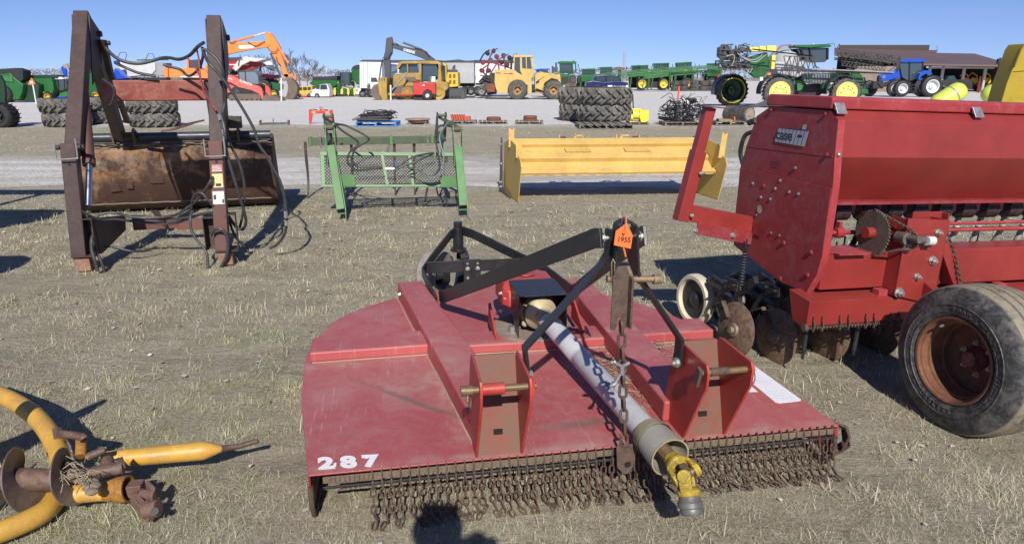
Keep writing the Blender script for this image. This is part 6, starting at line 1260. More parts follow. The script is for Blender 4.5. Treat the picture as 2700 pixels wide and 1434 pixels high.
# engine heap
X, Y, k, yf = on('C', 1290, 1650, 1038); pallet(X, Y, k, 1.1, .12, 'wooden pallet carrying a heap of engine parts and wiring')
c = BG('engine_heap', 'heap of white and black engine parts with looping black wiring', 'engine', 'C', 1470, 1035)
c.poly('white_cover', WHT, [(1475,800),(1530,790),(1615,800),(1625,880),(1600,930),(1565,900),(1545,840),(1480,840)], .5, .9, bev=.03); c.poly('black_cover', BLKM, [(1555,770),(1640,775),(1645,800),(1600,815),(1560,800)], .45, .95, bev=.03)
c.poly('engine_block', CHAR, [(1440,850),(1600,850),(1610,990),(1430,1000)], .4, 1.0, bev=.04); m = MB()
for i in range(80):
    a0 = c.P(rg.uniform(1360,1680), rg.uniform(800,1000), rg.uniform(.2,1.0)); P = [a0+Vector((rg.gauss(0,.18), rg.gauss(0,.12), rg.gauss(0,.14))) for _ in range(5)]
    P = [Vector((p.x, p.y, max(.14, p.z))) for p in P]; m.tube(curve(P, 16), rg.uniform(.006,.016), 4)
m.build('wiring', HOSE, c.rt); m = MB()
m.tube(curve([c.P(x,y,.4) for x, y in [(1350,840),(1345,880),(1360,940),(1400,980),(1500,995),(1600,980),(1650,940),(1672,880),(1650,830)]], 30), .030, 7); m.tube(curve([c.P(x,y,.5) for x, y in [(1600,980),(1640,960),(1670,900)]], 10), .022, 7); m.build('hose_loop', HOSE, c.rt)
m = MB()
for i in range(14): m.sphere(c.P(rg.uniform(1460,1620), rg.uniform(820,980), rg.uniform(.2,.4)), rg.uniform(.02,.05), 8, 6)
m.build('fitting', GREY, c.rt)
c = BG('metal_bar', 'low dark metal bar lying left of the engine heap', 'bar', 'C', 1310, 1020); c.poly('bar_body', BLKM, [(1240,965),(1262,950),(1345,955),(1360,985),(1300,990),(1250,975)], .0, .25)
X, Y, k, yf = on('C', 1790, 2085, 1034); pallet(X, Y, k, 1.0, .13, 'weathered pallet with flat iron and upright pins beside the roller')
c = BG('iron_parts', 'tan flat iron with three thin upright pins on the weathered pallet', 'iron parts', 'C', 1930, 1034)
c.poly('flat_iron', paint('tan_iron', (.34,.24,.13), .8, (.15,.09,.05), .5, 5.), [(1840,975),(1960,978),(1985,995),(1975,1004),(1840,1000)], .2, .8); c.bars('pin', RUST, [[(1887,925),(1887,985)],[(1922,932),(1922,990)],[(1990,930),(1992,990)]], 2.5, .4); c.poly('orange_cap', ORAN, [(1996,955),(2006,955),(2008,995),(1996,995)], .3, .45)
c = BG('packer_wheel', 'dusty roller with a tan disc side, behind the corner of the grain drill', 'roller', 'C', 2110, 1008)
m = MB(); a = c.P(2120,928,0); m.cyl(a, a+Vector((-.55,.9,0)), 78*c.m, n=34); m.build('drum', TYRE, c.rt, .02); m = MB(); d = Vector((.52,-.85,0)).normalized(); m.lathe(a+d*.005, d, [(0,62*c.m),(.012,60*c.m),(.005,30*c.m),(.02,22*c.m),(.05,18*c.m),(.05,0)], 28); m.build('side_disc', paint('tan_disc', (.33,.26,.19), .75, (.15,.1,.07), .4, 3.), c.rt)
c.poly('frame', CHAR, [(2010,858),(2230,835),(2330,800),(2340,850),(2200,870),(2100,850),(2020,868)], .5, .7)
# red quick hitch
c = BG('quick_hitch', 'red three-point quick hitch frame standing at the gravel edge', 'hitch', 'B', 468, 892)
rq = paint('hitch_red', (.62,.05,.045), .45, (.3,.1,.08), .2, 4., .12)
c.poly('hitch_arm', rq, [(367,768),(390,768),(398,812),(385,892),(368,890),(366,840)], 0, .08); c.poly('hitch_arm', rq, [(545,775),(568,772),(567,840),(563,890),(545,885),(548,830)], 0, .08)
c.poly('cross_bar', rq, [(385,780),(550,782),(550,806),(385,804)], .01, .07); c.poly('top_hook', rq, [(458,745),(464,743),(466,770),(472,770),(474,745),(480,746),(482,790),(456,790)], .02, .06); c.rect('label', MY, 392, 786, 425, 800, -.005, .012, bev=0); c.rect('label', MY, 510, 788, 542, 802, -.005, .012, bev=0)
c.bars('rod', BLKM, [[(400,768),(440,774)],[(492,772),(530,776)]], 4, .0)
# low green bar between gravel and grass
c = BG('green_drawbar', 'low green drawbar with two upright lugs lying on the gravel edge', 'drawbar', 'A', 2320, 1062)
c.bars('bar', paint('dull_green', (.06,.09,.055), .7, amt=.4), [[(2205,1050),(2450,1046)]], 9, .0); c.poly('lug', RUST, [(2203,1020),(2210,1030),(2216,1020),(2214,1062),(2203,1062)], -.05, .08); c.poly('lug', RUST, [(2440,1020),(2447,1028),(2456,1018),(2455,1058),(2442,1058)], -.05, .08); c.bars('pin', RUST, [[(2318,1010),(2320,1045)]], 4, .0)
# ------------------------------------------------------------------ machines at the far side of the gravel, left part
def tracks(c, x0, x1, y0, y1, a, b, mat=None, name='track'):
    m = MB(); h = (y1-y0)/2; pts = [(x0+h*.35,y1),(x0,y1-h*.7),(x0+h*.2,y0+h*.35),(x0+h,y0),(x1-h,y0),(x1-h*.2,y0+h*.35),(x1,y1-h*.7),(x1-h*.35,y1)]
    P = [c.P(x, y, a) for x, y in pts]; m.prism(P, (0, b-a, 0))
    for i in range(8):
        p, q = P[i], P[(i+1)%8]; k = max(1, int((q-p).length/.22)); n = Vector((q.z-p.z, 0, p.x-q.x)).normalized()
        for j in range(k): s = p.lerp(q, (j+.5)/k)+Vector((0,(b-a)/2,0)); m.box(s, (.07,b-a+.02,.07))
    t = m.build(name, mat or BROWN, c.rt); m = MB(True)
    for i in range(6): m.cyl(c.P(x0+h+(x1-x0-2*h)*i/5, y1-h*.35, a-.02), c.P(x0+h+(x1-x0-2*h)*i/5, y1-h*.35, a+.02), h*.28*c.m, n=10)
    m.build('track_roller', BLKM, t); return t
# dark implement wheel and combines at the left edge
c = BG('grain_cart', 'dark green grain cart cut off by the left edge of the picture', 'grain cart', 'A', 0, 1085)
c.wheel(-20, 988, 108, 55, 0, .55, DRUB, BLKM, 20); c.poly('cart_body', DGREEN, [(-260,620),(-60,640),(-25,700),(-10,800),(-15,900),(-260,900)], .3, .7)
c = BG('combine', 'green combine with black grain tank extension at the far left', 'combine', 'A', 90, 872)
c.poly('tank_extension', BLKM, [(-60,590),(95,578),(165,600),(170,680),(140,700),(-60,690)], .3, 3.2, bev=.05); c.poly('body', GREEN, [(-80,640),(60,620),(100,660),(150,700),(180,720),(170,790),(140,850),(-80,850)], .2, 3.2, bev=.05)
c.poly('lower_body', DGREEN, [(90,700),(200,690),(280,720),(270,860),(70,862)], .6, 3.0); c.wheel(15, 800, 75, 40, 0, .7, DRUB, YELLOW, 16); c.poly('side_panel', GREEN2, [(20,640),(90,650),(100,700),(20,690)], .12, .2)
c = BG('combine', 'green combine with yellow stripe and white-roofed cab, behind the slow sign', 'combine', 'A', 400, 868)
c.poly('grain_tank', DGREEN, [(200,650),(240,638),(440,636),(458,648),(455,665),(240,668)], .4, 3.2, bev=.04); c.poly('body', GREEN, [(235,668),(415,664),(430,700),(440,760),(420,830),(300,842),(250,760)], .2, 3.2, bev=.05); c.rect('stripe', MY, 318, 782, 420, 796, .15, .25)
c.poly('cab', GLS, [(428,672),(515,668),(520,760),(445,775),(430,730)], .6, 2.8); c.poly('cab_roof', WHT, [(415,662),(470,655),(520,664),(518,674),(425,676)], .5, 2.9); c.bars('cab_post', BLKM, [[(445,672),(452,770)],[(500,670),(503,762)]], 3, .55)
c.poly('feeder_house', GREEN2, [(440,780),(540,740),(560,760),(560,840),(450,835)], .8, 2.4); c.wheel(400, 825, 45, 26, .0, .6, DRUB, YELLOW, 14); c.rect('blue_tarp', BLUE, 462, 822, 530, 846, .3, .6)
c.bars('mirror_arm', BLKM, [[(500,665),(530,640)]], 3, .4)
c = BG('slow_sign', 'orange-red triangle sign reading 10 on a leaning white post', 'sign', 'A', 305, 881); c.bars('post', WHT, [[(308,881),(278,715)]], 5, .0, 8)
c.poly('sign_plate', paint('sign_orange', (.80,.13,.035), .4, amt=.1), [(240,716),(271,660),(306,712),(296,720),(248,722)], -.05, -.03, bev=0); c.text('number', '10', WHT, 255, 712, 24, -.056, sx=.95, bold=.01)
c = BG('blue_auger', 'upright blue auger spout with tan chute, left of the loader mast', 'auger', 'A', 540, 862); c.poly('spout', BLUE, [(500,575),(515,560),(545,590),(553,660),(545,700),(530,660)], .2, .6); c.poly('chute', paint('tan_sheet', (.35,.28,.2), .7, amt=.4), [(512,548),(555,540),(560,575),(530,580)], .2, .6); c.bars('stand', BLUE, [[(545,690),(545,862)],[(535,700),(500,862)]], 4, .4)
c = BG('green_harvester', 'green harvester mostly hidden behind the left mast of the loader', 'harvester', 'A', 780, 850); c.poly('body', GREEN, [(565,515),(590,510),(800,690),(880,760),(860,820),(560,830)], .6, 3.0); c.wheel(805, 820, 45, 32, 0, .6, TYRE, YELLOW, 12)
c = BG('blue_tractor', 'blue tractor bonnet showing behind the loader mast', 'tractor', 'A', 980, 850); c.poly('bonnet', BLUE, [(925,520),(965,512),(975,540),(945,545)], .5, 1.2); c.poly('body', BLUE, [(940,580),(975,600),(1010,640),(1060,665),(930,680)], .5, 2.0); c.poly('lower_body', BLKM, [(900,680),(1080,665),(1080,800),(900,800)], .7, 1.8); c.wheel(960, 790, 60, 32, .0, .5, DRUB, WHT, 12)
# pale hopper trailer with catwalk rails
c = BG('hopper_trailer', 'pale grey hopper trailer with hand rails and ladders above its rim', 'trailer', 'A', 1150, 846)
c.poly('hopper', paint('pale_grey_body', (.55,.56,.56), .5, (.35,.33,.3), .3, .7, .12), [(965,515),(1290,535),(1292,600),(1260,632),(1020,660),(985,600)], .5, 3.0, bev=.05); c.poly('hopper_end', GREY, [(1290,530),(1372,535),(1375,640),(1250,640),(1292,600)], .6, 3.0)
c.poly('tarp_rail', GREEN, [(1112,505),(1378,500),(1380,512),(1112,515)], .8, 1.2); c.bars('hand_rail', BLKM, [[(945,500),(972,445),(1020,445),(1026,470),(1012,520)],[(1190,505),(1215,455),(1250,455),(1270,500)]], 2.5, .8); c.bars('yellow_brace', paint('straw_yellow', (.6,.5,.15), .5, amt=.2), [[(1065,505),(1080,450)],[(1140,510),(1190,450)],[(1290,505),(1300,462)],[(1370,500),(1385,470)]], 3, 1.0)
c.rect('chassis', BLKM, 1000, 660, 1370, 690, .8, 2.4); c.wheel(1250, 800, 46, 22, .5, 1.0, DRUB, WHT); c.wheel(1150, 800, 46, 22, .5, 1.0, DRUB, WHT); c.bars('leg', BLKM, [[(1030,690),(1030,846)]], 6, 1.0)
# red grain trailer, far
c = BG('red_grain_trailer', 'red grain trailer with white stripe and dark tarp behind the orange boom', 'trailer', 'A', 2050, 836)
c.poly('tarp', CHAR, [(1880,490),(2010,485),(2200,500),(2215,520),(1880,518)], .4, 2.8, bev=.05); c.poly('body', REDM, [(1880,518),(2215,518),(2205,560),(2080,600),(1930,640),(1880,640)], .3, 2.8); c.rect('stripe', WHT, 1888, 546, 2100, 556, .26, .3); c.poly('rear_frame', REDM, [(2170,625),(2310,640),(2330,665),(2280,672),(2170,655)], .5, 2.6); c.rect('axle_frame', BLKM, 1900, 640, 2320, 665, .8, 2.4)
for x in (1960, 2020, 2280): c.wheel(x, 790, 45, 22, .4, .9, DRUB, WHT)
c.bars('support', BLKM, [[(2190,560),(2195,650)],[(2060,640),(2060,790)],[(2250,665),(2260,790)]], 5, .6)
# white mini excavator arm
c = BG('white_excavator', 'white excavator with folded boom above the pink-red track loader', 'excavator', 'A', 2060, 840)
wx = paint('excavator_white', (.62,.63,.60), .5, (.35,.33,.28), .3, 1., .12)
c.poly('boom', wx, [(1922,590),(1975,515),(2030,480),(2055,475),(2085,500),(2075,525),(2010,555),(1965,605),(1930,612)], 1.0, 1.4, bev=.03); c.poly('stick', wx, [(2060,487),(2180,492),(2235,505),(2270,530),(2300,590),(2270,605),(2235,560),(2190,530),(2080,520)], .95, 1.35, bev=.03)
m = MB(); m.cyl(c.P(1932,605,.8), c.P(1932,605,1.5), 22*c.m, n=16); m.build('boom_foot', BLKM, c.rt); c.bars('hose', HOSE, [[(1985,560),(1995,505),(2020,500)],[(2190,530),(2230,575),(2290,600)]], 3, .9, k=12); c.poly('house', wx, [(1820,600),(1900,598),(1925,640),(1925,720),(1820,720)], .6, 2.2); tracks(c, 1800, 1960, 760, 840, .3, .8, BLKM)
# orange excavator
c = BG('orange_excavator', 'orange tracked excavator, its boom arching right over the pink-red track loader', 'excavator', 'A', 1750, 850)
ob = (1.3, 1.9)
c.poly('house', ORAN, [(1370,585),(1555,578),(1640,580),(1700,600),(1745,640),(1745,670),(1370,660)], .6, 3.2, bev=.05); c.rect('house_stripe', WHT, 1500, 648, 1660, 660, .56, .6); c.poly('cab', GLS, [(1565,510),(1640,505),(1650,580),(1562,580)], .8, 1.9); c.poly('cab_frame', ORAN, [(1545,512),(1565,508),(1565,580),(1548,580)], .7, 2.0)
c.poly('counterweight', ORAN, [(1366,580),(1400,575),(1405,660),(1370,658)], .4, 3.3, bev=.05)
c.poly('boom', ORAN, [(1640,640),(1680,560),(1740,480),(1800,410),(1870,362),(2060,350),(2200,342),(2238,365),(2235,390),(2205,400),(2040,425),(1880,458),(1800,520),(1750,600),(1700,665)], *ob, bev=.04)
c.poly('boom_label', WHT, [(1965,385),(1985,380),(2100,378),(2108,385),(2100,405),(1985,414),(1970,402)], ob[0]-.03, ob[0], bev=0)
c.bars('arm_cylinder', ORAN, [[(1880,355),(2095,298)]], 10, 1.5, 10); c.bars('cylinder_rod', paint('bright_rod', (.8,.8,.8), .3, amt=0, metal=.4), [[(2095,298),(2195,268)]], 8, 1.5, 10); c.bars('hose', HOSE, [[(1880,340),(1910,360),(1950,345)],[(2050,350),(2120,385),(2200,345)],[(2225,400),(2245,430),(2290,440),(2315,410)],[(2300,480),(2310,520),(2340,560)]], 3, 1.2, k=12)
c.poly('stick', ORAN, [(2190,268),(2215,262),(2245,272),(2290,335),(2330,400),(2335,450),(2370,560),(2405,650),(2370,672),(2310,540),(2250,450),(2215,390),(2200,330)], 1.35, 1.85, bev=.03)
c.bars('bucket_cylinder', ORAN, [[(2310,385),(2340,440),(2400,535)]], 10, 1.3, 8); c.bars('bucket_cylinder_rod', CHAR, [[(2400,535),(2450,640)]], 4, 1.3); c.poly('bucket_link', ORAN, [(2350,640),(2370,628),(2460,632),(2470,655),(2460,690),(2450,650),(2380,660)], 1.35, 1.8); c.bars('lift_cylinder', CHAR, [[(2250,450),(2300,560),(2345,670)]], 8, 1.2)
c.poly('bucket', BROWN, [(2395,680),(2430,670),(2470,700),(2492,745),(2485,800),(2460,845),(2420,855),(2385,850),(2400,800),(2410,740)], 1.0, 2.2, bev=.03); tracks(c, 1400, 1820, 740, 850, .4, 1.0, BLKM); tracks(c, 1400, 1820, 740, 850, 2.8, 3.4, BLKM)
c.rect('turntable', BLKM, 1500, 660, 1720, 745, 1.0, 2.8)
# green tractor behind the loader's boom
c = BG('green_tractor', 'dark green tractor with a yellow front wheel under the orange boom', 'tractor', 'A', 2290, 836)
c.poly('bonnet', GREEN, [(2230,690),(2300,700),(2370,720),(2372,760),(2300,790),(2230,770)], .5, 1.4); c.poly('frame', BLKM, [(2200,670),(2260,665),(2330,690),(2300,770),(2220,790)], .6, 1.6); c.wheel(2320, 800, 42, 27, .0, .4, DRUB, YELLOW); c.wheel(2225, 745, 70, 36, .1, .7, DRUB, YELLOW, 14); c.poly('soil_pile', paint('dried_mud', (.26,.21,.15)), [(2230,855),(2250,815),(2300,800),(2350,815),(2392,855)], -.8, -.1, bev=.05)
# pink-red compact track loader
c = BG('track_loader', 'faded red compact track loader with white lettering on its lift arm', 'track loader', 'A', 2090, 857)
pk = paint('faded_loader_red', (.66,.13,.10), .5, (.5,.22,.18), .35, 1.2, .15)
c.poly('cab', GLP, [(2000,605),(2140,600),(2175,640),(2180,720),(2010,710)], .5, 1.7); c.bars('cab_frame', CHAR, [[(2000,605),(2140,600),(2175,640),(2180,720)],[(2000,605),(2012,715)],[(2060,603),(2065,712)]], 4, .45); c.poly('rear_body', pk, [(1905,640),(1960,650),(1985,720),(1960,790),(1910,790)], .4, 1.9, bev=.03)
c.poly('lift_arm', pk, [(1905,640),(1950,640),(2010,668),(2110,712),(2200,735),(2218,760),(2235,842),(2215,848),(2195,800),(2130,768),(2020,742),(1960,705),(1910,690)], .1, .3, bev=.02); c.poly('lift_arm', pk, [(1905,640),(1950,640),(2010,668),(2110,712),(2200,735),(2218,760),(2235,842),(2215,848),(2195,800),(2130,768),(2020,742),(1960,705),(1910,690)], 1.8, 2.0)
c.poly('track_frame', BLKM, [(1950,790),(1965,745),(2020,725),(2080,735),(2170,770),(2205,820),(2150,830),(1960,825)], .15, .5); m = MB(); m.lathe(c.P(1998,790,.12), (0,1,0), [(0,28*c.m),(-.02,24*c.m),(.02,14*c.m),(-.02,8*c.m),(-.02,0)], 20); m.build('drive_sprocket', CHAR, c.rt); tracks(c, 1940, 2210, 800, 858, .0, .45, BROWN); tracks(c, 1940, 2210, 800, 858, 1.6, 2.0, BROWN)
c.text('lettering', 'KUBOTA', WHT, 2028, 692, 18, .085, 2105, 722, 1.1, .006); c.text('lettering', 'SVL', WHT, 1935, 672, 14, .085, 1960, 680, 1.1, .004); c.poly('bucket', BROWN, [(2225,850),(2235,815),(2300,808),(2370,830),(2385,856),(2240,857)], -.1, 2.0, bev=.02)
# white marker posts
for n, (f, x, yt, yb, lb) in enumerate((('A', 2387, 665, 860, 'white marker post standing before the brown excavator bucket'), ('B', 1062, 565, 690, 'white marker post standing in front of the bulldozer blade'))):
    c = BG('marker_post', lb, 'post', f, x, yb, 'white marker posts on the gravel'); m = MB(); w = 7*c.m; m.prism([c.P(x-7,yt), c.P(x+5,yt-3), c.P(x+7,yb), c.P(x-5,yb)], (0,w*1.6,0)); m.build('post_body', WHT, c.rt, .01)
# yellow van-like machine and small things before the trees
c = BG('yellow_utility_machine', 'small yellow machine with barred windows left of the white car', 'machine', 'B', 310, 668)
c.poly('body', MY, [(250,600),(262,575),(385,572),(388,625),(380,650),(252,650)], .4, 2.2, bev=.04); c.rect('window', GLS, 270, 582, 300, 606, .35, .42); c.rect('window', GLS, 308, 581, 340, 606, .35, .42); c.rect('window', GLS, 346, 580, 374, 604, .35, .42); c.rect('bumper', REDM, 285, 655, 345, 668, .2, .6); c.wheel(275, 650, 16, 8, .3, .6, DRUB, GREY); c.wheel(362, 650, 16, 8, .3, .6, DRUB, GREY); c.bars('frame', MY, [[(252,600),(252,660)],[(385,580),(388,660)]], 4, .3)
c = BG('orange_barrel', 'orange plastic barrel beside the small yellow machine', 'barrel', 'B', 358, 664); m = MB(); a = c.P(358,664,.3); r = 14*c.m; h = 48*c.m; m.lathe(a, (0,0,1), [(0,0),(0,r),(h*.3,r*.97),(h*.33,r*.9),(h*.6,r*.88),(h*.63,r*.8),(h,r*.7),(h,0)], 18); m.build('barrel_body', ORAN, c.rt)
c = BG('utility_pole', 'thin wooden utility pole beyond the machines', 'pole', 'B', 466, 0, Y=150); m = MB(); m.cyl((0,0,0), (0,0,c.P(466,385).z), .16, .11, n=8); m.box((0,0,c.P(466,405).z), (2.0,.12,.12)); m.build('pole_body', paint('pole_grey', (.30,.27,.24), .9, amt=.2), c.rt)
# white car
c = BG('white_car', 'white car half hidden behind the green tractor, nose to the left', 'car', 'B', 415, 670)
c.poly('body', WHT, [(374,640),(378,615),(400,600),(430,590),(446,560),(520,552),(540,600),(540,660),(380,660)], .1, 1.8, bev=.06); c.poly('windscreen', GLS, [(426,594),(446,563),(462,560),(456,600)], .06, 1.6); c.poly('side_window', GLS, [(466,560),(515,558),(525,598),(462,600)], .05, .1, bev=0); c.wheel(436, 652, 20, 12, .0, .22, DRUB, GREY); c.poly('headlight', GLP, [(378,618),(392,612),(390,624),(378,628)], .05, .2, bev=0)
# green tractor and planting gear
c = BG('green_tractor', 'green tractor with yellow stripe behind a row of planter parts', 'tractor', 'B', 540, 662)
c.poly('bonnet', GREEN, [(448,545),(480,520),(615,522),(625,560),(620,600),(460,605)], .4, 1.5, bev=.05); c.rect('stripe', MY, 485, 538, 612, 548, .36, .4); c.rect('grille', BLKM, 452, 600, 520, 650, .4, 1.4); c.bars('exhaust', BLKM, [[(597,440),(598,525)],[(578,455),(580,525)]], 4, .8); c.wheel(565, 620, 42, 22, .2, .8, DRUB, YELLOW, 14); c.wheel(470, 630, 26, 14, .2, .7, DRUB, YELLOW, 12); c.poly('cab', GLS, [(632,460),(700,460),(705,560),(625,560)], .4, 1.6)
c = BG('green_grain_cart', 'long green grain cart with black tarp behind the green tractor', 'grain cart', 'B', 480, 655, Y=62)
c.poly('tarp', BLKM, [(390,495),(600,485),(600,525),(392,527)], .3, 2.8); c.poly('body', GREEN, [(365,548),(392,525),(600,525),(600,560),(560,590),(430,590)], .2, 2.9); c.wheel(500, 625, 30, 15, .2, .8, DRUB, YELLOW); c.wheel(440, 625, 30, 15, .2, .8, DRUB, YELLOW)
c = BG('folded_harrow', 'folded harrow of dark upright rollers beside the green tractor', 'harrow', 'B', 670, 655)
for x in (625, 655, 690, 722): m = MB(); m.cyl(c.P(x,455,.8), c.P(x,570,.8), 12*c.m, n=10); [m.cyl(c.P(x,y,.8), c.P(x,y+4,.8), 16*c.m, n=10) for y in range(455,568,12)]; m.build('roller', BLKM, c.rt)
c.bars('frame', GREEN2, [[(610,560),(760,520),(800,560)],[(560,640),(640,570),(760,600)],[(600,600),(760,640)],[(560,655),(780,650)],[(740,470),(790,560),(760,650)]], 6, .6); c.wheel(690, 630, 28, 12, .3, .6, DRUB, YELLOW)
c = BG('planter', 'low green and yellow planter row in front of the folded harrow', 'planter', 'B', 660, 662)
for i in range(7): x = 575+i*28; c.poly('row_unit', GREEN if i % 2 else YELLOW, [(x,590+i%3*6),(x+18,585+i%2*8),(x+22,630),(x+12,655),(x+2,640)], .1+.1*(i%3), .6)
c.bars('tool_bar', GREEN2, [[(560,610),(770,600)],[(700,640),(790,620)]], 7, .5); c.rect('axle', BLKM, 560, 640, 770, 655, .3, 1.0)
c = BG('grain_wagon', 'tall green grain wagon with black roof left of the white box trailer', 'wagon', 'B', 760, 650, Y=64); c.poly('roof', BLKM, [(722,430),(735,405),(770,390),(800,392),(800,430)], .3, 2.8); c.poly('body', GREEN, [(725,432),(800,430),(800,545),(770,560),(728,500)], .2, 2.8); c.bars('leg', BLKM, [[(740,540),(735,650)],[(790,550),(790,650)]], 6, .6)
c = BG('white_pickup', 'white pickup with black tyre in front of the white box trailer', 'pickup', 'B', 815, 666)
c.poly('body', WHT, [(758,610),(765,580),(800,568),(860,562),(880,600),(882,645),(765,645)], .1, 1.9, bev=.06); c.poly('windscreen', GLP, [(768,580),(800,566),(850,565),(855,582),(800,592)], .06, 1.7); c.rect('bumper', BLKM, 790, 640, 880, 655, .05, .3); c.wheel(823, 638, 32, 15, .0, .3, DRUB, GREY); c.rect('headlight', GLP, 765, 600, 782, 612, .05, .15, bev=0)
# trailers
c = BG('box_trailer', 'white box trailer with dark roof edge, left of the black boom', 'trailer', 'B', 880, 660, Y=60)
c.poly('body', WHT, [(795,360),(870,362),(985,365),(985,590),(795,590)], .2, 2.7); c.poly('roof_edge', CHAR, [(790,362),(820,348),(980,348),(985,366)], .15, 2.75); c.bars('post', GREY, [[(830,366),(830,588)],[(808,366),(808,588)],[(860,366),(860,588)]], 2, .18)
for x in (900, 950): c.wheel(x, 630, 28, 14, .3, .8, DRUB, GREY)
c.rect('chassis', BLKM, 800, 590, 985, 610, .6, 2.2); c.bars('leg', BLKM, [[(830,605),(830,660)]], 5, .8)
c = BG('truck_tractor', 'white lorry cab with black bumper left of the bulldozer blade', 'lorry', 'B', 905, 668)
c.poly('cab', WHT, [(860,500),(885,485),(945,490),(975,540),(975,600),(862,605)], .3, 2.4, bev=.06); c.rect('grille', CHAR, 858, 560, 885, 610, .25, .5); c.rect('bumper', BLKM, 850, 600, 920, 640, .25, .6); c.wheel(895, 632, 34, 16, .2, .6, DRUB, GREY); c.poly('window', GLS, [(890,500),(935,500),(950,535),(890,535)], .25, .35, bev=0); c.bars('stack', paint('bright_rod', (.8,.8,.8)), [[(960,470),(960,540)]], 4, .5); c.rect('headlight', GLP, 868, 545, 880, 556, .22, .3, bev=0)
cor = nodes('corrugated_grey'); m_, n_, b_ = cor; tc_ = N(n_, 'ShaderNodeTexCoord').outputs['Object']; wv = N(n_, 'ShaderNodeTexWave'); wv.inputs['Scale'].default_value = 1.6; wv.inputs['Distortion'].default_value = .2; n_.links.new(tc_, wv.inputs['Vector'])
n_.links.new(mix(n_, ramp(n_, ntex(n_, tc_, 1.2, 4), [(.3,0.),(.7,1.)]), (.40,.41,.43), (.47,.48,.50)), b_.inputs['Base Color']); bump(n_, b_, wv.outputs['Fac'], .5, .05); b_.inputs['Roughness'].default_value = .5; CORR = m_
c = BG('dump_trailer', 'grey ribbed tipper trailer with dark rolled tarp behind the mini excavator', 'trailer', 'B', 1600, 658, Y=58)
c.rect('body', CORR, 1440, 365, 1768, 548, .2, 2.7); c.poly('tarp', CHAR, [(1435,366),(1450,350),(1520,356),(1640,345),(1700,356),(1772,352),(1772,368)], .1, 2.8); m = MB()
for i in range(16): x = 1450+i*20.5; m.bar(c.P(x,370,.17), c.P(x,545,.17), 5*c.m, .06, (0,1,0))
m.build('rib', CORR, c.rt); c.rect('chassis', BLKM, 1540, 548, 1768, 575, .6, 2.2)
for x in (1690, 1740, 1800): c.wheel(x, 612, 40, 18, .3, .8, DRUB, GREY)
c = BG('box_trailer', 'white box trailer with dark roof edge, behind the folded red discs', 'trailer', 'B', 1900, 640, Y=62); c.rect('body', WHT, 1772, 375, 2110, 548, .2, 2.7); c.rect('roof_edge', CHAR, 1772, 350, 2110, 376, .15, 2.75); c.rect('chassis', BLKM, 1780, 548, 2110, 562, .6, 2.2); c.wheel(1860, 600, 34, 15, .4, .8, DRUB, GREY)
c = BG('box_trailer', 'white box trailer whose roof shows behind the bulldozer cab', 'trailer', 'B', 1250, 640, Y=66); c.rect('body', WHT, 1040, 372, 1445, 560, .2, 2.7); c.rect('roof_edge', CHAR, 1040, 350, 1445, 373, .15, 2.75); c.wheel(1100, 610, 32, 15, .4, .8, DRUB, GREY); c.wheel(1400, 610, 32, 15, .4, .8, DRUB, GREY)
c = BG('blue_lorry', 'blue lorry cab seen behind the front of the bulldozer', 'lorry', 'B', 1060, 655); c.poly('cab', paint('slate_blue', (.05,.11,.22), .4, amt=.3), [(1005,470),(1020,395),(1045,380),(1095,385),(1105,500),(1005,520)], 1.2, 3.2, bev=.06); c.poly('windscreen', GLP, [(1015,420),(1085,400),(1090,440),(1020,465)], 1.15, 1.25, bev=0); c.bars('stack', paint('bright_rod', (.8,.8,.8)), [[(1118,340),(1120,400)]], 4, 1.5); c.wheel(1050, 610, 38, 16, 1.2, 1.7, DRUB, GREY)
# excavator with charcoal boom
c = BG('excavator', 'excavator with charcoal boom lettered DEERE and yellow tail, behind the bulldozer', 'excavator', 'B', 1580, 682)
c.poly('boom', CHAR, [(1045,205),(1090,208),(1150,228),(1300,255),(1350,285),(1420,340),(1440,385),(1400,395),(1350,350),(1290,325),(1180,285),(1060,245)], 1.2, 1.7, bev=.03); c.poly('stick', CHAR, [(1000,158),(1048,145),(1058,200),(1052,290),(1030,330),(1040,420),(1035,500),(990,505),(985,420),(975,330),(990,270),(996,200)], 1.25, 1.65, bev=.03)
c.bars('arm_cylinder', CHAR, [[(1145,195),(1290,250),(1360,290)]], 9, 1.4, 8); c.bars('cylinder_rod', GREY, [[(1055,160),(1145,195)]], 4, 1.4); c.bars('bucket_cylinder', CHAR, [[(965,340),(950,420),(938,515)]], 6, 1.4); c.bars('hose', HOSE, [[(1050,215),(1080,200),(1110,215)],[(970,330),(1020,325),(1050,280)],[(1250,240),(1330,265),(1380,320)]], 3, 1.1, k=12)
c.text('lettering', 'DEERE', WHT, 1150, 268, 22, 1.165, 1240, 292, 1.15, .012)
c.poly('cab', GLS, [(1475,392),(1525,392),(1528,525),(1480,525)], .5, 1.6); c.poly('cab_frame', MY, [(1465,378),(1515,375),(1530,392),(1535,530),(1524,530),(1522,400),(1478,398),(1480,530),(1468,530)], .45, 1.65); c.poly('tail', MY, [(1540,455),(1630,455),(1636,575),(1545,585),(1530,540)], .3, 2.8, bev=.03)
for x, y in ((1555,470),(1590,470),(1555,520),(1590,520)): c.rect('vent', paint('vent_brown', (.18,.11,.03), .7, amt=.2), x, y, x+20, y+32, .27, .31, bev=0)
c.poly('engine_cover', CHAR, [(1530,455),(1540,430),(1610,432),(1615,455)], .6, 2.4); c.poly('muffler', CHAR, [(1575,430),(1580,400),(1602,388),(1600,432)], 1.0, 1.3); c.rect('turntable', BLKM, 1500, 575, 1620, 605, .8, 2.4); tracks(c, 1450, 1692, 592, 682, .1, .7, CHAR); tracks(c, 1450, 1692, 592, 682, 2.3, 2.9, CHAR)
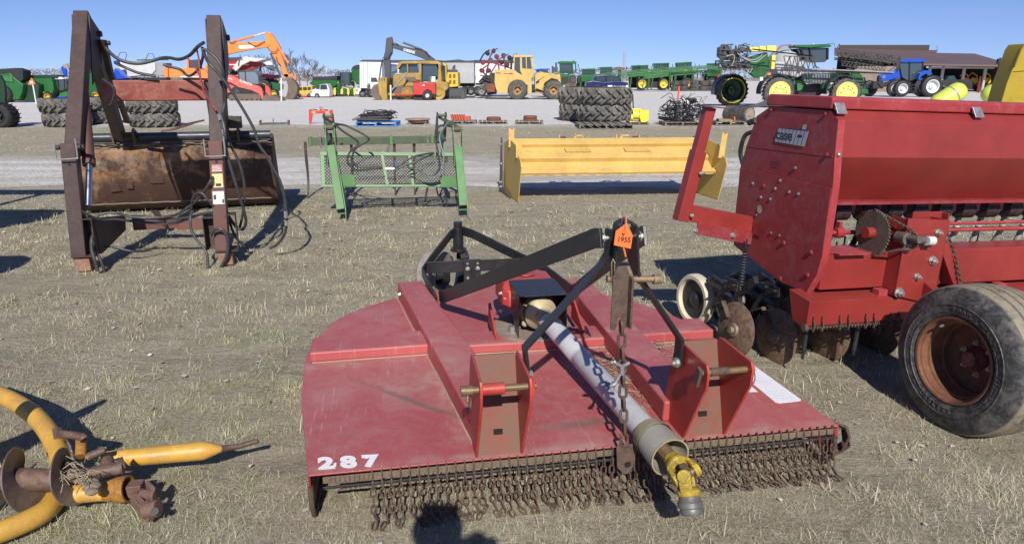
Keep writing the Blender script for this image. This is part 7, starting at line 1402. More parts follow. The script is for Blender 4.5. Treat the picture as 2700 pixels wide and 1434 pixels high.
# bulldozer
c = BG('bulldozer', 'weathered yellow bulldozer with glazed cab and raised blade on the gravel', 'bulldozer', 'B', 1200, 688)
c.poly('cab_roof', DOZ, [(1095,420),(1120,372),(1145,358),(1450,356),(1485,378),(1488,398),(1455,385),(1290,380),(1150,382),(1115,430)], .5, 2.5, bev=.03)
c.poly('cab_lower', DOZ, [(1310,540),(1315,380),(1298,380),(1296,458),(1090,462),(1075,480),(1070,560),(1110,620),(1310,640),(1490,640),(1545,590),(1540,540),(1490,535),(1480,395),(1462,390),(1458,530)], .5, 2.5, bev=.03)
c.poly('side_window', GLS, [(1115,462),(1128,392),(1150,382),(1278,382),(1280,458)], .8, 2.2, bev=.01); c.poly('door_window', GLS, [(1322,535),(1324,395),(1340,382),(1440,382),(1455,430),(1458,490),(1385,490),(1382,535)], .7, 2.3, bev=.01); c.bars('window_frame', DOZ, [[(1195,382),(1198,458)],[(1310,380),(1310,540)]], 7, .6); c.bars('white_trim', WHT, [[(1100,466),(1140,466)]], 3, .45); c.rect('seat', BLKM, 1180, 400, 1200, 455, 1.0, 1.5); c.rect('grille', BROWN, 1180, 495, 1265, 535, .45, .52, bev=0); c.rect('number_plate', WHT, 1408, 505, 1432, 538, .44, .5, bev=0)
tracks(c, 1080, 1515, 572, 688, -.1, .45, BROWN); tracks(c, 1080, 1515, 572, 688, 2.4, 2.95, BROWN)
for x, r in ((1205,50),(1470,58)): m = MB(); m.lathe(c.P(x,632,-.14), (0,1,0), [(0,r*c.m),(-.04,r*.92*c.m),(.03,r*.5*c.m),(-.05,r*.35*c.m),(-.05,0)], 24); m.build('drive_wheel', DOZ, c.rt)
c.poly('blade', DOZ, [(975,500),(1050,500),(1045,600),(1052,688),(1010,690),(985,640),(975,570)], -.9, 3.6, bev=.02); c.poly('blade_wing', BROWN, [(905,620),(912,590),(935,560),(975,548),(985,640),(1010,690),(950,684),(920,660)], -.6, 3.4, bev=.02); c.bars('blade_tooth', BLKM, [[(985,505),(990,525)],[(1005,505),(1010,525)],[(1025,505),(1030,525)]], 3, -.95)
c.bars('push_arm', GREY, [[(1078,605),(1205,458)]], 7, -.3, 8); c.bars('push_arm', DOZ, [[(1040,640),(1150,650),(1300,640)]], 10, -.3, 8); c.bars('hose', HOSE, [[(1060,520),(1065,560),(1055,600)]], 4, -.2)
# red fuel trailer
c = BG('fuel_trailer', 'small red fuel trailer with one wheel and gauges, parked before the bulldozer', 'trailer', 'B', 1375, 692)
rf = paint('trailer_red', (.52,.045,.035), .4, (.3,.1,.08), .25, 1.5, .12)
c.poly('body', rf, [(1252,545),(1438,545),(1440,640),(1415,640),(1405,615),(1375,600),(1345,615),(1335,648),(1255,645)], .1, 1.3, bev=.03); c.bars('draw_bar', rf, [[(1250,640),(1085,645)],[(1250,646),(1110,650)]], 5, .6, 6); c.bars('jack', BLKM, [[(1132,640),(1140,690)]], 4, .6); c.wheel(1375, 650, 43, 17, -.1, .15, DRUB, paint('bright_rod', (.8,.8,.8)), 0); c.rect('badge', WHT, 1330, 560, 1350, 570, .07, .1, bev=0)
m = MB(); rg = random.Random(8)
for i in range(14): p = [c.P(rg.uniform(1230,1330), rg.uniform(515,560), rg.uniform(.3,1.0)) for _ in range(2)]; m.tube(p, .025, 5)
m.cyl(c.P(1285,545,.5), c.P(1285,518,.5), .12, n=10); m.build('gauge_cluster', paint('maroon_parts', (.22,.03,.04), .5, amt=.3), c.rt); c.poly('rear_frame', BLKM, [(1250,650),(1340,652),(1340,690),(1250,688)], .4, 1.2)
# folded red disc implement
c = BG('disc_harrow', 'folded maroon disc implement rising behind the yellow wheel loader', 'harrow', 'B', 1900, 662, Y=57)
mr = paint('maroon_parts', (.22,.03,.04)); m = MB(); rg = random.Random(11)
gangs = [(1880,290,.8),(1930,270,.9),(1960,320,1.0),(2020,310,.9),(2070,330,.8),(1905,350,1.1),(2000,370,1.0),(2050,390,.8),(1830,440,.9),(1840,370,.8),(1890,440,.9)]
for x, y, dy in gangs:
    m = MB(); m.cyl(c.P(x,y,dy-.4), c.P(x,y,dy+.5), 4*c.m, n=6)
    for k in range(4): q = c.P(x+rg.uniform(-4,4),y,dy-.4+k*.28); m.lathe(q, (rg.uniform(.1,.9),1,rg.uniform(-.5,.5)), [(0,0),(.02,20*c.m),(.03,21*c.m),(.045,0)], 9)
    m.build('disc_gang', paint('dark_disc', (.06,.035,.032), .6, (.15,.08,.06), .5, 3.) if rg.random() < .7 else mr, c.rt)
c.bars('frame', mr, [[(1870,480),(1900,330),(1935,262)],[(1900,480),(1985,340),(2060,300)],[(1850,350),(2080,420)],[(1960,300),(1990,480)],[(2020,310),(2040,480)],[(1930,265),(1970,250)],[(1820,440),(1900,380)]], 6, .7); c.bars('arm', BLKM, [[(1815,360),(1850,300),(1900,262)],[(1830,430),(1870,480),(1930,490)],[(2080,380),(2110,310),(2140,300)]], 7, .6, k=8)
c.wheel(1832, 612, 46, 26, .2, .8, TYRE, GREY); c.poly('hitch', mr, [(1860,560),(1960,555),(1960,640),(1880,650)], .6, 1.6); c.bars('hose', HOSE, [[(1820,480),(1880,500),(1920,560)],[(1810,540),(1860,500),(1930,520)]], 5, .5, k=10)
c.poly('net', CHAR, [(1800,540),(1850,480),(1900,480),(1920,560),(1860,570)], .9, 1.6)
# wheel loader
c = BG('wheel_loader', 'big yellow wheel loader with rusty counterweight, facing right on the gravel', 'wheel loader', 'B', 2260, 686)
c.poly('engine_hood', CAT, [(1945,432),(2105,430),(2110,440),(2180,480),(2260,500),(2262,640),(2215,640),(2205,560),(2140,520),(2070,560),(2055,640),(1990,632),(1955,600),(1942,540)], .35, 2.6, bev=.04)
c.rect('grille', BLKM, 1908, 458, 1942, 548, .6, 2.4); c.rect('hood_line', BLKM, 1955, 458, 1995, 463, .32, .36, bev=0); c.poly('counterweight', RUST, [(1862,575),(1880,550),(1945,552),(1950,625),(1900,622),(1868,600)], .5, 2.5, bev=.04)
c.text('lettering', 'JOHN DEERE', BLKM, 2022, 470, 8, .33, sx=1.2, bold=.002)
c.poly('cab', GLS, [(2108,318),(2160,318),(2250,325),(2262,420),(2260,480),(2180,490),(2110,430)], .75, 2.15); c.poly('cab_roof', CAT, [(2100,318),(2118,298),(2160,308),(2270,310),(2278,325),(2110,328)], .65, 2.25, bev=.03)
c.poly('cab_post', CAT, [(2160,325),(2178,325),(2180,420),(2212,425),(2210,325),(2218,325),(2222,425),(2262,425),(2262,330),(2275,328),(2285,440),(2270,500),(2190,500),(2162,440)], .68, .76, bev=.01); c.poly('rear_post', CAT, [(2108,328),(2116,328),(2112,440),(2105,440)], .68, .76, bev=0); c.bars('exhaust', BLKM, [[(2088,340),(2085,432)]], 9, 1.2)
c.poly('front_frame', CAT, [(2290,480),(2310,455),(2400,460),(2420,490),(2450,480),(2505,470),(2512,540),(2500,600),(2470,560),(2430,520),(2390,560),(2375,640),(2290,632)], .6, 2.3, bev=.03); c.poly('lift_arm', CAT, [(2300,590),(2330,520),(2400,480),(2440,470),(2490,500),(2490,520),(2430,505),(2370,545),(2350,610)], .3, .55, bev=.02)
c.poly('joint', BLKM, [(2255,560),(2300,560),(2300,630),(2255,630)], .8, 2.0); c.bars('cylinder', BLKM, [[(2300,540),(2370,500)],[(2270,600),(2380,620)]], 7, .5); m = MB()
for i in range(14): p = [c.P(rg.uniform(2300,2500), rg.uniform(445,500), rg.uniform(.8,2.0)) for _ in range(2)]; m.tube(p, .04, 5)
m.build('linkage', CAT, c.rt)
for x in (2140, 2447):
    c.wheel(x, 605, 82, 36, .0, .62, TYRE, paint('loader_rim', (.46,.28,.11), .6, (.25,.13,.06), .5, 3.), 24, dish=.4)
    c.wheel(x+22, 602, 80, 36, 2.3, 2.9, DRUB, BLKM, 0)
c.rect('step', BLKM, 2210, 560, 2225, 640, .2, .35)
# ------------------------------------------------------------------ machines at the far side, right part (frames C and E)
c = BG('articulated_tractor', 'big green articulated tractor with dual wheels seen from the front, right of the wheel loader', 'tractor', 'C', 380, 675)
c.poly('cab', GLS, [(285,435),(405,432),(412,535),(290,535)], .8, 2.6); c.poly('cab_roof', GREEN, [(265,418),(290,410),(440,412),(448,425),(440,436),(270,436)], .6, 2.8, bev=.03); c.bars('cab_post', GREEN, [[(285,435),(288,540)],[(405,432),(410,540)],[(435,436),(440,520)]], 6, .7); c.poly('bonnet', GREEN, [(285,530),(370,528),(378,560),(376,640),(300,645),(290,600)], .2, 1.6, bev=.04); c.rect('grille', BLKM, 300, 565, 365, 625, .15, .25, bev=0)
c.text('number', '9620', WHT, 326, 538, 8, .18, sx=1.2, bold=.004); c.bars('exhaust', BLKM, [[(246,425),(247,530)]], 7, .8, 8); c.bars('air_intake', BLKM, [[(418,400),(418,412)],[(462,440),(462,475)]], 4, .8); c.poly('fender', CHAR, [(205,470),(262,468),(265,540),(210,535)], .6, 1.6)
for x, b in ((408,0),(485,.1)): m = MB(); a = c.P(x,615,b); rr = 62*c.m; w = 62*c.m; m.lathe(a+Vector((-w/2,.9,0)), (1,0,0), [(0,rr*.5),(0,rr*.85),(w*.15,rr*.97),(w*.85,rr*.97),(w,rr*.85),(w,rr*.5)], 26); [m.bar(a+Vector((-w*.4,.9-math.cos(t)*rr,math.sin(t)*rr)), a+Vector((0,.9-math.cos(t+.2)*rr*1.02,math.sin(t+.2)*rr*1.02)), .05, .06, (0,-math.cos(t),math.sin(t))) for t in np.arange(-1.2,1.6,.28)]; [m.bar(a+Vector((w*.4,.9-math.cos(t)*rr,math.sin(t)*rr)), a+Vector((0,.9-math.cos(t+.2)*rr*1.02,math.sin(t+.2)*rr*1.02)), .05, .06, (0,-math.cos(t),math.sin(t))) for t in np.arange(-1.2,1.6,.28)]; m.build('wheel', TYRE, c.rt)
c.poly('weight', RUST, [(335,640),(380,620),(390,668),(340,672)], .0, .5); c.bars('hand_rail', GREEN2, [[(370,540),(450,520),(500,545)]], 4, .7)
c = BG('blue_tractor', 'blue cab roof showing between the wheel loader and the green tractor', 'tractor', 'B', 2350, 670); c.poly('cab_roof', BLUE, [(2290,430),(2330,422),(2410,420),(2422,432),(2300,440)], 1., 2.6, bev=.03); c.poly('cab', GLS, [(2305,440),(2405,436),(2405,500),(2310,500)], 1.1, 2.5); c.poly('body', BLUE, [(2330,500),(2440,495),(2440,600),(2330,600)], 1.2, 2.3); c.wheel(2400, 610, 55, 28, 1.0, 1.5, DRUB, WHT); c.bars('stack', CHAR, [[(2442,400),(2444,490)]], 7, 1.0)
c = BG('rusty_plough', 'rust-brown plough bottoms lying before the green articulated tractor', 'plough', 'C', 440, 690)
for i in range(5): x = 330+i*38; c.poly('share', RUST if i % 2 else BROWN, [(x,665),(x+12,630),(x+34,622),(x+50,655),(x+44,688),(x+4,688)], .1*i, .1*i+.25)
c = BG('yellow_marker_post', 'short yellow post left of the navy pickup', 'post', 'C', 516, 690); c.bars('post_body', YELLOW, [[(516,600),(516,690)]], 5, 0, 8)
# row of green self-propelled sprayers
cabs = [(498,628,485,550,'leftmost, small and far'),(672,792,468,540,'second from the left'),(985,1062,452,505,'third from the left'),(1062,1142,450,500,'fourth from the left'),(1195,1262,432,498,'fifth from the left, cab beside the sixth'),(1262,1345,430,490,'sixth from the left'),(1420,1490,425,488,'seventh from the left'),(1490,1566,420,482,'eighth from the left, with the tallest cab roof'),(1725,1830,432,500,'rightmost, partly behind the big sprayer booms')]
for i, (x0, x1, y0, y1, lb) in enumerate(cabs):
    c = BG('row_sprayer', 'green sprayer in the far row, '+lb, 'sprayer', 'C', (x0+x1)/2, 690, 'green sprayers parked in a row', Y=92+(i%3)*1.2-i*.5)
    c.poly('cab_roof', GREEN, [(x0,y0+8),(x0+8,y0),(x1-4,y0-3),(x1+6,y0+5),(x1,y0+14),(x0+6,y0+14)], .3, 1.8, bev=.03); c.poly('cab', GLS, [(x0+10,y0+12),(x1-8,y0+12),(x1-4,y1),(x0+6,y1)], .4, 1.7); c.bars('cab_post', GREEN, [[(x0+8,y0+10),(x0+6,y1)],[((x0+x1)/2,y0+10),((x0+x1)/2,y1)],[(x1-6,y0+10),(x1-3,y1)]], 4, .35)
    c.poly('body', GREEN, [(x0-8,y1),(x1+16,y1-6),(x1+28,y1+30),(x1+10,y1+62),(x0-10,y1+60)], .3, 1.9, bev=.04); c.bars('mirror', BLKM, [[(x0-10,y0+14),(x0-12,y0+34)]], 4, .4); c.rect('yellow_label', MY, x1+2, y1+8, x1+26, y1+18, .25, .3, bev=0)
    c.bars('leg', GREEN2, [[(x0-4,y1+55),(x0-22,685)],[(x1+10,y1+55),(x1-10,685)],[(x0-4,y1+55),(x1-20,y1+66)]], 7, .5); c.bars('ladder', GREEN2, [[(x1+14,y1+50),(x1-12,688)],[(x1+24,y1+50),(x1-2,688)]]+[[(x1+14-i2*7,y1+60+i2*18),(x1+24-i2*7,y1+60+i2*18)] for i2 in range(5)], 2.5, .3)
    c.rect('under_body', BLKM, x0-14, y1+50, x1+34, 672, 1.2, 2.2); c.poly('tank', DGREEN, [(x0-30,y1+20),(x0,y1+8),(x1+40,y1+16),(x1+46,y1+60),(x0-30,y1+64)], 1.0, 2.4, bev=.04)
rows = [o_ for o_ in COL.objects if o_.name.startswith('row_sprayer')]
for x, r, q, k in ((1080,55,38,3),(1290,55,38,5),(1516,58,30,7),(1758,58,32,8),(580,45,26,0)):
    rw = rows[k]; c = BG.__new__(BG); c.f = 'C'; c.Y = rw.location.y-1.5; c.o = rw.location.copy(); c.rt = rw; c.ds = 1
    c.P = lambda x_, y_, dy=0., c=c: dp('C', x_, y_, c.Y)-c.o+Vector((0, dy, 0)); c.m = (dp('C', x+10, 600, c.Y)-dp('C', x, 600, c.Y)).length/10
    c.wheel(x, 688-r, r, q, .1, .75, DRUB, YELLOW, 16)
# their folded booms, long and sloping
for k, (pts, lb) in enumerate(((((600,545),(840,515),(1130,492),(1400,470)),'upper folded green boom running along the far sprayer row'),(((870,545),(1130,520),(1400,500),(1620,488)),'lower folded green boom along the middle of the sprayer row'),(((1100,555),(1330,530),(1560,508),(1840,500)),'lowest folded green boom at the right end of the sprayer row'),(((1360,480),(1560,465),(1700,455),(1850,470)),'short green boom high at the right end of the sprayer row'))):
    c = BG('folded_boom', lb, 'boom', 'C', pts[0][0], 690, 'folded booms of the far sprayers', Y=84-.6*k)
    for off in (0, 14, 26): c.bars('boom_rail', GREEN2, [[(x, y+off) for x, y in pts]], 4, 0, 6)
    L = []
    for (xa, ya), (xb, yb2) in zip(pts, pts[1:]):
        n = 10
        for j in range(n): t = j/n; t2 = (j+.5)/n; L += [[(xa+(xb-xa)*t, ya+(yb2-ya)*t+26), (xa+(xb-xa)*t2, ya+(yb2-ya)*t2)], [(xa+(xb-xa)*t2, ya+(yb2-ya)*t2), (xa+(xb-xa)*(t+1/n), ya+(yb2-ya)*(t+1/n)+26)]]
    c.bars('boom_brace', GREEN2, L, 2.5, 0, 5)
    c.bars('boom_leg', GREEN2, [[pts[0], (pts[0][0]-20, 688)], [pts[-1], (pts[-1][0]-10, 688)]], 5, .1)
# rows of planters far back, brown
c = BG('brown_implements', 'brown implement tops showing above the green booms', 'implement', 'C', 860, 690, Y=100); c.poly('sheet', BROWN, [(795,490),(820,470),(870,465),(915,480),(910,500),(800,502)], .2, 1.2); c.bars('pole', BLKM, [[(932,465),(936,495)],[(1380,440),(1382,480)],[(1600,435),(1602,480)],[(1640,440),(1645,480)]], 3, .5); c.rect('leg', BLKM, 850, 500, 880, 690, .4, .8)
# lattice tower
c = BG('lattice_tower', 'pale lattice radio tower far behind the green machines', 'tower', 'C', 920, 0, Y=400)
h = c.P(920,318).z; m = MB()
for sx, sy in ((-1,-1),(1,-1),(0,1)): m.cyl((sx*1.1,sy*1.1,0), (sx*.8,sy*.8,h), .10, n=5)
for i in range(40): z0 = h*i/40; z1 = h*(i+1)/40; m.bar((-1,-1,z0), (1,-1,z1), .08, .08); m.bar((1,-1,z0), (0,1,z1), .08, .08); m.bar((0,1,z0), (-1,-1,z1), .08, .08)
m.build('tower_body', paint('tower_grey', (.42,.42,.44), .6, amt=0), c.rt)
# navy pickup
c = BG('pickup_truck', 'navy blue pickup with bright chrome grille facing right, behind the big tyre stack', 'pickup', 'C', 750, 718)
nv = paint('navy_paint', (.008,.020,.085), .25, amt=.05, var=.1)
c.poly('body', nv, [(535,640),(540,610),(600,600),(700,612),(800,608),(900,618),(938,640),(942,690),(930,712),(700,715),(545,705)], .0, 2.0, bev=.08); c.poly('cabin', nv, [(608,606),(625,560),(660,548),(790,546),(850,556),(882,612),(700,618)], .1, 1.9, bev=.06)
c.poly('windscreen', GLS, [(735,612),(738,560),(838,560),(868,606)], .02, .12, bev=0); c.poly('side_window', GLS, [(628,606),(640,566),(715,562),(720,606)], .04, .12, bev=0); c.poly('bonnet', nv, [(730,614),(868,606),(940,620),(940,652),(740,650)], -.10, .4, bev=.05)
c.rect('grille', paint('chrome', (.7,.7,.72), .15, amt=0, metal=.8), 790, 652, 918, 688, -.16, -.05); m = MB()
for i in range(5): m.bar(c.P(792,657+i*7,-.18), c.P(916,657+i*7,-.18), .03, .02)
m.build('grille_bar', CHAR, c.rt)
for x0, x1 in ((742,788),(918,942)): c.rect('headlight', paint('headlight_glass', (.75,.76,.75), .2, amt=0), x0, 645, x1, 685, -.15, -.04)
c.rect('badge', BLUE, 848, 662, 862, 672, -.21, -.19, bev=0); c.rect('bumper', CHAR, 745, 690, 942, 708, -.18, .1); c.wheel(640, 680, 40, 22, -.05, .2, DRUB, GREY); c.wheel(720, 700, 30, 16, -.08, .2, DRUB, GREY)
# piles of standing tyres
for i, (x, y0, w, n, lb) in enumerate(((1408,605,82,2,'leftmost'),(1492,600,78,2,'second'),(1588,598,90,3,'third'),(1690,602,110,2,'fourth, widest'),(1765,604,80,2,'rightmost'))):
    for j in range(n):
        h = (700-y0)/n; c = BG('used_tyre', 'grey tyre in the %s pile before the far sprayers, %s' % (lb, ('bottom','top','topmost')[j] if n < 3 or j != 1 else 'middle'), 'tyre', 'C', x, 700, 'tyres piled before the far sprayers'); m = MB(); a = c.P(x,700,0)+Vector((0,w/2*c.m,h*c.m*j)); rr = w/2*c.m; H2 = h*c.m*.97
        m.lathe(a, (0,0,1), [(H2*.1,rr*.55),(0,rr*.6),(.02,rr*.88),(H2*.15,rr*.98),(H2*.85,rr*.98),(H2-.02,rr*.88),(H2,rr*.6),(H2*.9,rr*.55)], 24)
        for k in range(20): t = k*math.pi/10; p = a+Vector((math.cos(t)*rr,math.sin(t)*rr,H2*.1)); q = a+Vector((math.cos(t+.2)*rr,math.sin(t+.2)*rr,H2*.9)); m.bar(p, q, .03, .05, (math.cos(t),math.sin(t),0))
        m.build('tyre_body', TYRE, c.rt)
c = BG('red_stake', 'leaning fluorescent red stake standing in the gravel', 'stake', 'C', 1425, 780); m = MB(); m.prism([c.P(1431,655), c.P(1447,655), c.P(1432,780), c.P(1416,780)], (0,.04,0)); m.build('stake_body', paint('fluor_red', (.80,.06,.05), .5, amt=0), c.rt); c.rect('foot', RUST, 1395, 776, 1450, 782, -.1, .2, bev=0)
c = BG('red_planter', 'red planter with round caps between the tyre piles and the big sprayer', 'planter', 'C', 1900, 700)
c.poly('hopper', REDM, [(1812,560),(1830,542),(1985,535),(1995,570),(1985,612),(1830,618)], .3, 1.8, bev=.04)
for x in (1845, 1890, 1940, 1970): m = MB(); m.sphere(c.P(x,570,.25), 15*c.m, 10, 8); m.build('hopper_cap', REDM, c.rt)
c.poly('opener', BLKM, [(1815,618),(1985,610),(1990,700),(1880,702),(1820,680)], .5, 1.6); c.wheel(1925, 660, 38, 16, .1, .5, DRUB, GREY)
# ------------------------------------------------------------------ the large self-propelled sprayer
c = BG('field_sprayer', 'large green field sprayer with pale yellow wheels, grey tank and dark folded booms', 'sprayer', 'E', 700, 712)
for x, y, r, q, a in ((625,588,122,84,.0),(1148,592,118,84,-.2)): c.wheel(x, y, r, q, a, a+.5, TYRE, PYEL, 26, dish=-.1)
c.wheel(365, 580, 132, 100, 2.6, 3.1, DRUB, DGREEN, 22, dish=.8); c.wheel(900, 585, 110, 80, 2.8, 3.2, DRUB, YELLOW, 20)
m = MB(); m.lathe(c.P(365,580,2.5), (0,1,0), [(0,98*c.m),(.02,104*c.m),(.05,98*c.m)], 36); m.build('rim_ring', YELLOW, c.rt)
def fender(x, y, r, t0, t1, a, b):
    m = MB(); pts = [c.P(x+math.cos(t)*r, y-math.sin(t)*r, a) for t in np.linspace(R(t0), R(t1), 12)]+[c.P(x+math.cos(t)*(r-10), y-math.sin(t)*(r-10), a) for t in np.linspace(R(t1), R(t0), 12)]
    n = 12; vs = pts+[p+Vector((0,b-a,0)) for p in pts]; N2 = 24; f = [(i, (i+1)%N2, N2+(i+1)%N2, N2+i) for i in range(N2)]; f += [(i, i+1, N2-2-i, N2-1-i) for i in range(11)]+[(N2+i+1, N2+i, N2+N2-1-i, N2+N2-2-i) for i in range(11)]; m.add(vs, f); m.build('fender', paint('navy_fender', (.018,.022,.035), .4, amt=.2), c.rt)
fender(610, 590, 146, 55, 185, -.05, .6); fender(1120, 590, 142, 55, 185, -.25, .4); fender(350, 590, 150, 60, 190, 2.4, 3.2); c.poly('fender_skirt', paint('navy_fender', (.018,.022,.035)), [(205,620),(215,540),(260,480),(300,462),(270,520),(255,580),(250,625)], 2.3, 2.6)
# tanks, body
m = MB(); a = c.P(740,340,1.2); rr = 128*c.m; m.sphere(a+Vector((0,.4,-.1)), 1., 28, 18, (rr*.98,1.15,rr*.98)); m.build('spray_tank', paint('tank_grey', (.42,.43,.46), .45, (.3,.29,.27), .25, 1., .1), c.rt); c.poly('tank_lower', paint('tank_grey', (.42,.43,.46)), [(612,340),(868,340),(865,440),(800,470),(640,445),(615,400)], .5, 2.4, bev=.1)
c.bars('tank_band', paint('worn_orange_hose', (.32,.15,.08), .6, amt=.2), [[(625,255),(670,215),(730,205),(760,215)]], 7, .6, k=12)
for x0, x1, y0, y1 in ((404,480,222,262),(482,540,216,262),(542,622,212,262)): c.rect('yellow_tank', paint('tank_yellow', (.80,.72,.16), .4, (.5,.45,.2), .15, 2.), x0, y0, x1, y1, .4, 1.5, bev=.06)
c.poly('yellow_rinse_tank', paint('tank_yellow', (.8,.72,.16)), [(580,290),(612,285),(608,350),(600,405),(572,410),(575,340)], .3, .9, bev=.05)
c.poly('frame', GREEN, [(440,300),(560,262),(575,330),(570,420),(520,480),(470,470),(400,410)], .7, 1.6); c.poly('frame', DGREEN, [(720,440),(1330,430),(1335,470),(1250,480),(1050,520),(960,470),(735,500)], .9, 2.2)
c.poly('side_tank', paint('ribbed_grey_tank', (.14,.155,.17), .5, (.2,.2,.18), .3, 3.), [(820,440),(1040,440),(1045,500),(985,518),(880,520),(830,500)], .2, .8, bev=.05); c.bars('tank_rib', CHAR, [[(x,442),(x+2,515)] for x in range(850,1040,22)], 3, .18)
c.poly('pump', GREEN2, [(790,495),(820,490),(850,520),(830,570),(795,580)], .5, .9); c.poly('box', GREEN, [(865,450),(890,445),(895,500),(868,510)], .15, .3)
c.poly('under_frame', BLKM, [(740,540),(1010,520),(1020,600),(960,650),(760,640)], .9, 2.4); c.poly('leg', GREEN, [(735,470),(770,465),(765,520),(740,560),(728,520)], .3, .8); c.poly('leg', GREEN, [(990,520),(1030,490),(1050,540),(1010,570),(975,560)], .2, .8)
c.poly('nose', GREEN, [(1205,430),(1310,445),(1325,500),(1318,560),(1270,595),(1245,540),(1215,480)], .4, 1.8, bev=.04); c.bars('nose_bar', DGREEN, [[(1225,470),(1320,475)],[(1250,520),(1320,522)],[(1262,595),(1345,580)],[(1320,470),(1345,560)]], 6, .3); c.poly('step', GREEN, [(1310,560),(1345,565),(1348,600),(1268,600),(1270,590)], .2, 1.6)
c.poly('cab', GLS, [(800,235),(905,230),(1055,228),(1052,320),(1030,345),(920,350),(850,330),(830,290)], .7, 2.1, bev=.02); c.poly('cab_roof', GREEN, [(770,218),(790,205),(890,205),(1040,198),(1072,208),(1068,222),(910,230),(790,226)], .5, 2.3, bev=.03); c.bars('cab_post', BLKM, [[(905,232),(915,348)],[(1050,228),(1048,325)],[(830,235),(860,320)]], 7, .62); c.bars('beacon', WHT, [[(955,200),(955,188)]], 6, 1.0); c.bars('antenna', BLKM, [[(1060,196),(1112,192),(1114,215)]], 2, .8)
c.poly('white_jug', WHT, [(472,465),(498,462),(498,495),(470,500)], .1, .4, bev=.03); c.poly('orange_part', ORAN, [(538,435),(570,432),(572,450),(545,455)], .3, .5)
# rear boom cluster
rg = random.Random(21); bk = paint('boom_black', (.040,.038,.036), .5, (.16,.14,.12), .5, 3.)
m = MB()
for i in range(95):
    x, y = rg.uniform(150,400), rg.uniform(205,415); a = c.P(x, y, rg.uniform(.0,1.4)); L = rg.uniform(.15,.6); ax = rg.choice(((1,0,0),(0,1,0),(0,0,1),(1,0,.3),(1,0,-.3))); m.bar(a, a+Vector(ax)*L, rg.uniform(.03,.08), rg.uniform(.03,.09))
m.build('boom_cluster', bk, c.rt); m = MB(True)
for i in range(45): x, y = rg.uniform(150,410), rg.uniform(215,400); m.sphere(c.P(x,y,rg.uniform(-.1,.5)), rg.uniform(.03,.08), 7, 5)
m.build('nozzle_body', CHAR, c.rt)
c.bars('boom_frame', bk, [[(165,205),(150,260),(152,330),(140,400)],[(165,210),(260,205)],[(150,245),(400,260)],[(140,300),(400,320)],[(145,350),(400,370)],[(140,400),(420,410)],[(240,200),(235,420)],[(310,230),(305,420)],[(370,225),(368,420)]], 5, .1); c.bars('pale_hose', paint('pale_pipe', (.32,.31,.30), .5, amt=.3), [[(280,275),(330,310),(400,330),(450,315),(500,270),(560,262)],[(300,290),(360,330),(430,345),(480,310),(520,280)],[(190,300),(250,290),(255,330),(235,380)],[(350,400),(380,430),(400,395)],[(310,400),(350,440),(375,400)]], 4, -.1, k=16)
c.poly('boom_box', bk, [(160,225),(235,205),(250,245),(330,240),(335,300),(300,330),(200,330),(155,300)], .5, 1.2); c.poly('boom_box', bk, [(190,340),(400,350),(400,400),(200,395)], .4, 1.3)
# side booms: long truss towards the front, and one folded back
def truss(x0, y0, x1, y1, hh, n, dy, r=4, mat=bk):
    L = [[(x0,y0),(x1,y1)],[(x0,y0+hh),(x1,y1+hh)]]
    for i in range(n): t, u, v = i/n, (i+.5)/n, (i+1)/n; L += [[(x0+(x1-x0)*t,y0+(y1-y0)*t),(x0+(x1-x0)*u,y0+(y1-y0)*u+hh)],[(x0+(x1-x0)*u,y0+(y1-y0)*u+hh),(x0+(x1-x0)*v,y0+(y1-y0)*v)]]
    c.bars('side_boom', mat, L, r, dy, 5)
truss(390,245,870,300,0.1,1,-.3,5); truss(400,402,1500,432,8,26,-.35,3); truss(640,300,900,305,100,6,-.3,3.5)
c.bars('boom_strut', bk, [[(870,300),(900,400)],[(700,300),(640,395)],[(745,290),(755,440)],[(830,305),(760,440)],[(870,310),(890,380),(920,395)]], 4, -.3); c.rect('boom_step', bk, 650, 402, 700, 412, -.4, .2); c.rect('boom_step', bk, 780, 406, 860, 416, -.4, .2)
truss(1105,240,1605,300,48,16,.3,4); truss(1110,268,1540,330,26,16,.0,3.5); truss(1120,335,1480,385,38,12,.1,3); truss(1100,310,1500,350,16,20,.6,3)
m = MB()
for i in range(55): t = rg.random(); x = 1105+430*t; y = 250+55*t+rg.uniform(0,62); a = c.P(x,y,rg.uniform(.0,.7)); m.bar(a, a+Vector((rg.uniform(.1,.4),0,rg.uniform(-.12,.12))), .04, .04)
m.build('boom_fitting', bk, c.rt); c.bars('boom_end', bk, [[(1100,300),(1102,222),(1112,200),(1118,245)],[(1605,300),(1600,335),(1570,385)],[(1540,330),(1560,385),(1500,425)],[(1250,330),(1230,430)],[(1170,400),(1240,395),(1260,340)]], 5, .2); c.bars('grey_pipe', paint('pale_pipe', (.32,.31,.30)), [[(860,402),(1500,430)],[(1190,410),(1330,418)]], 5, -.45)
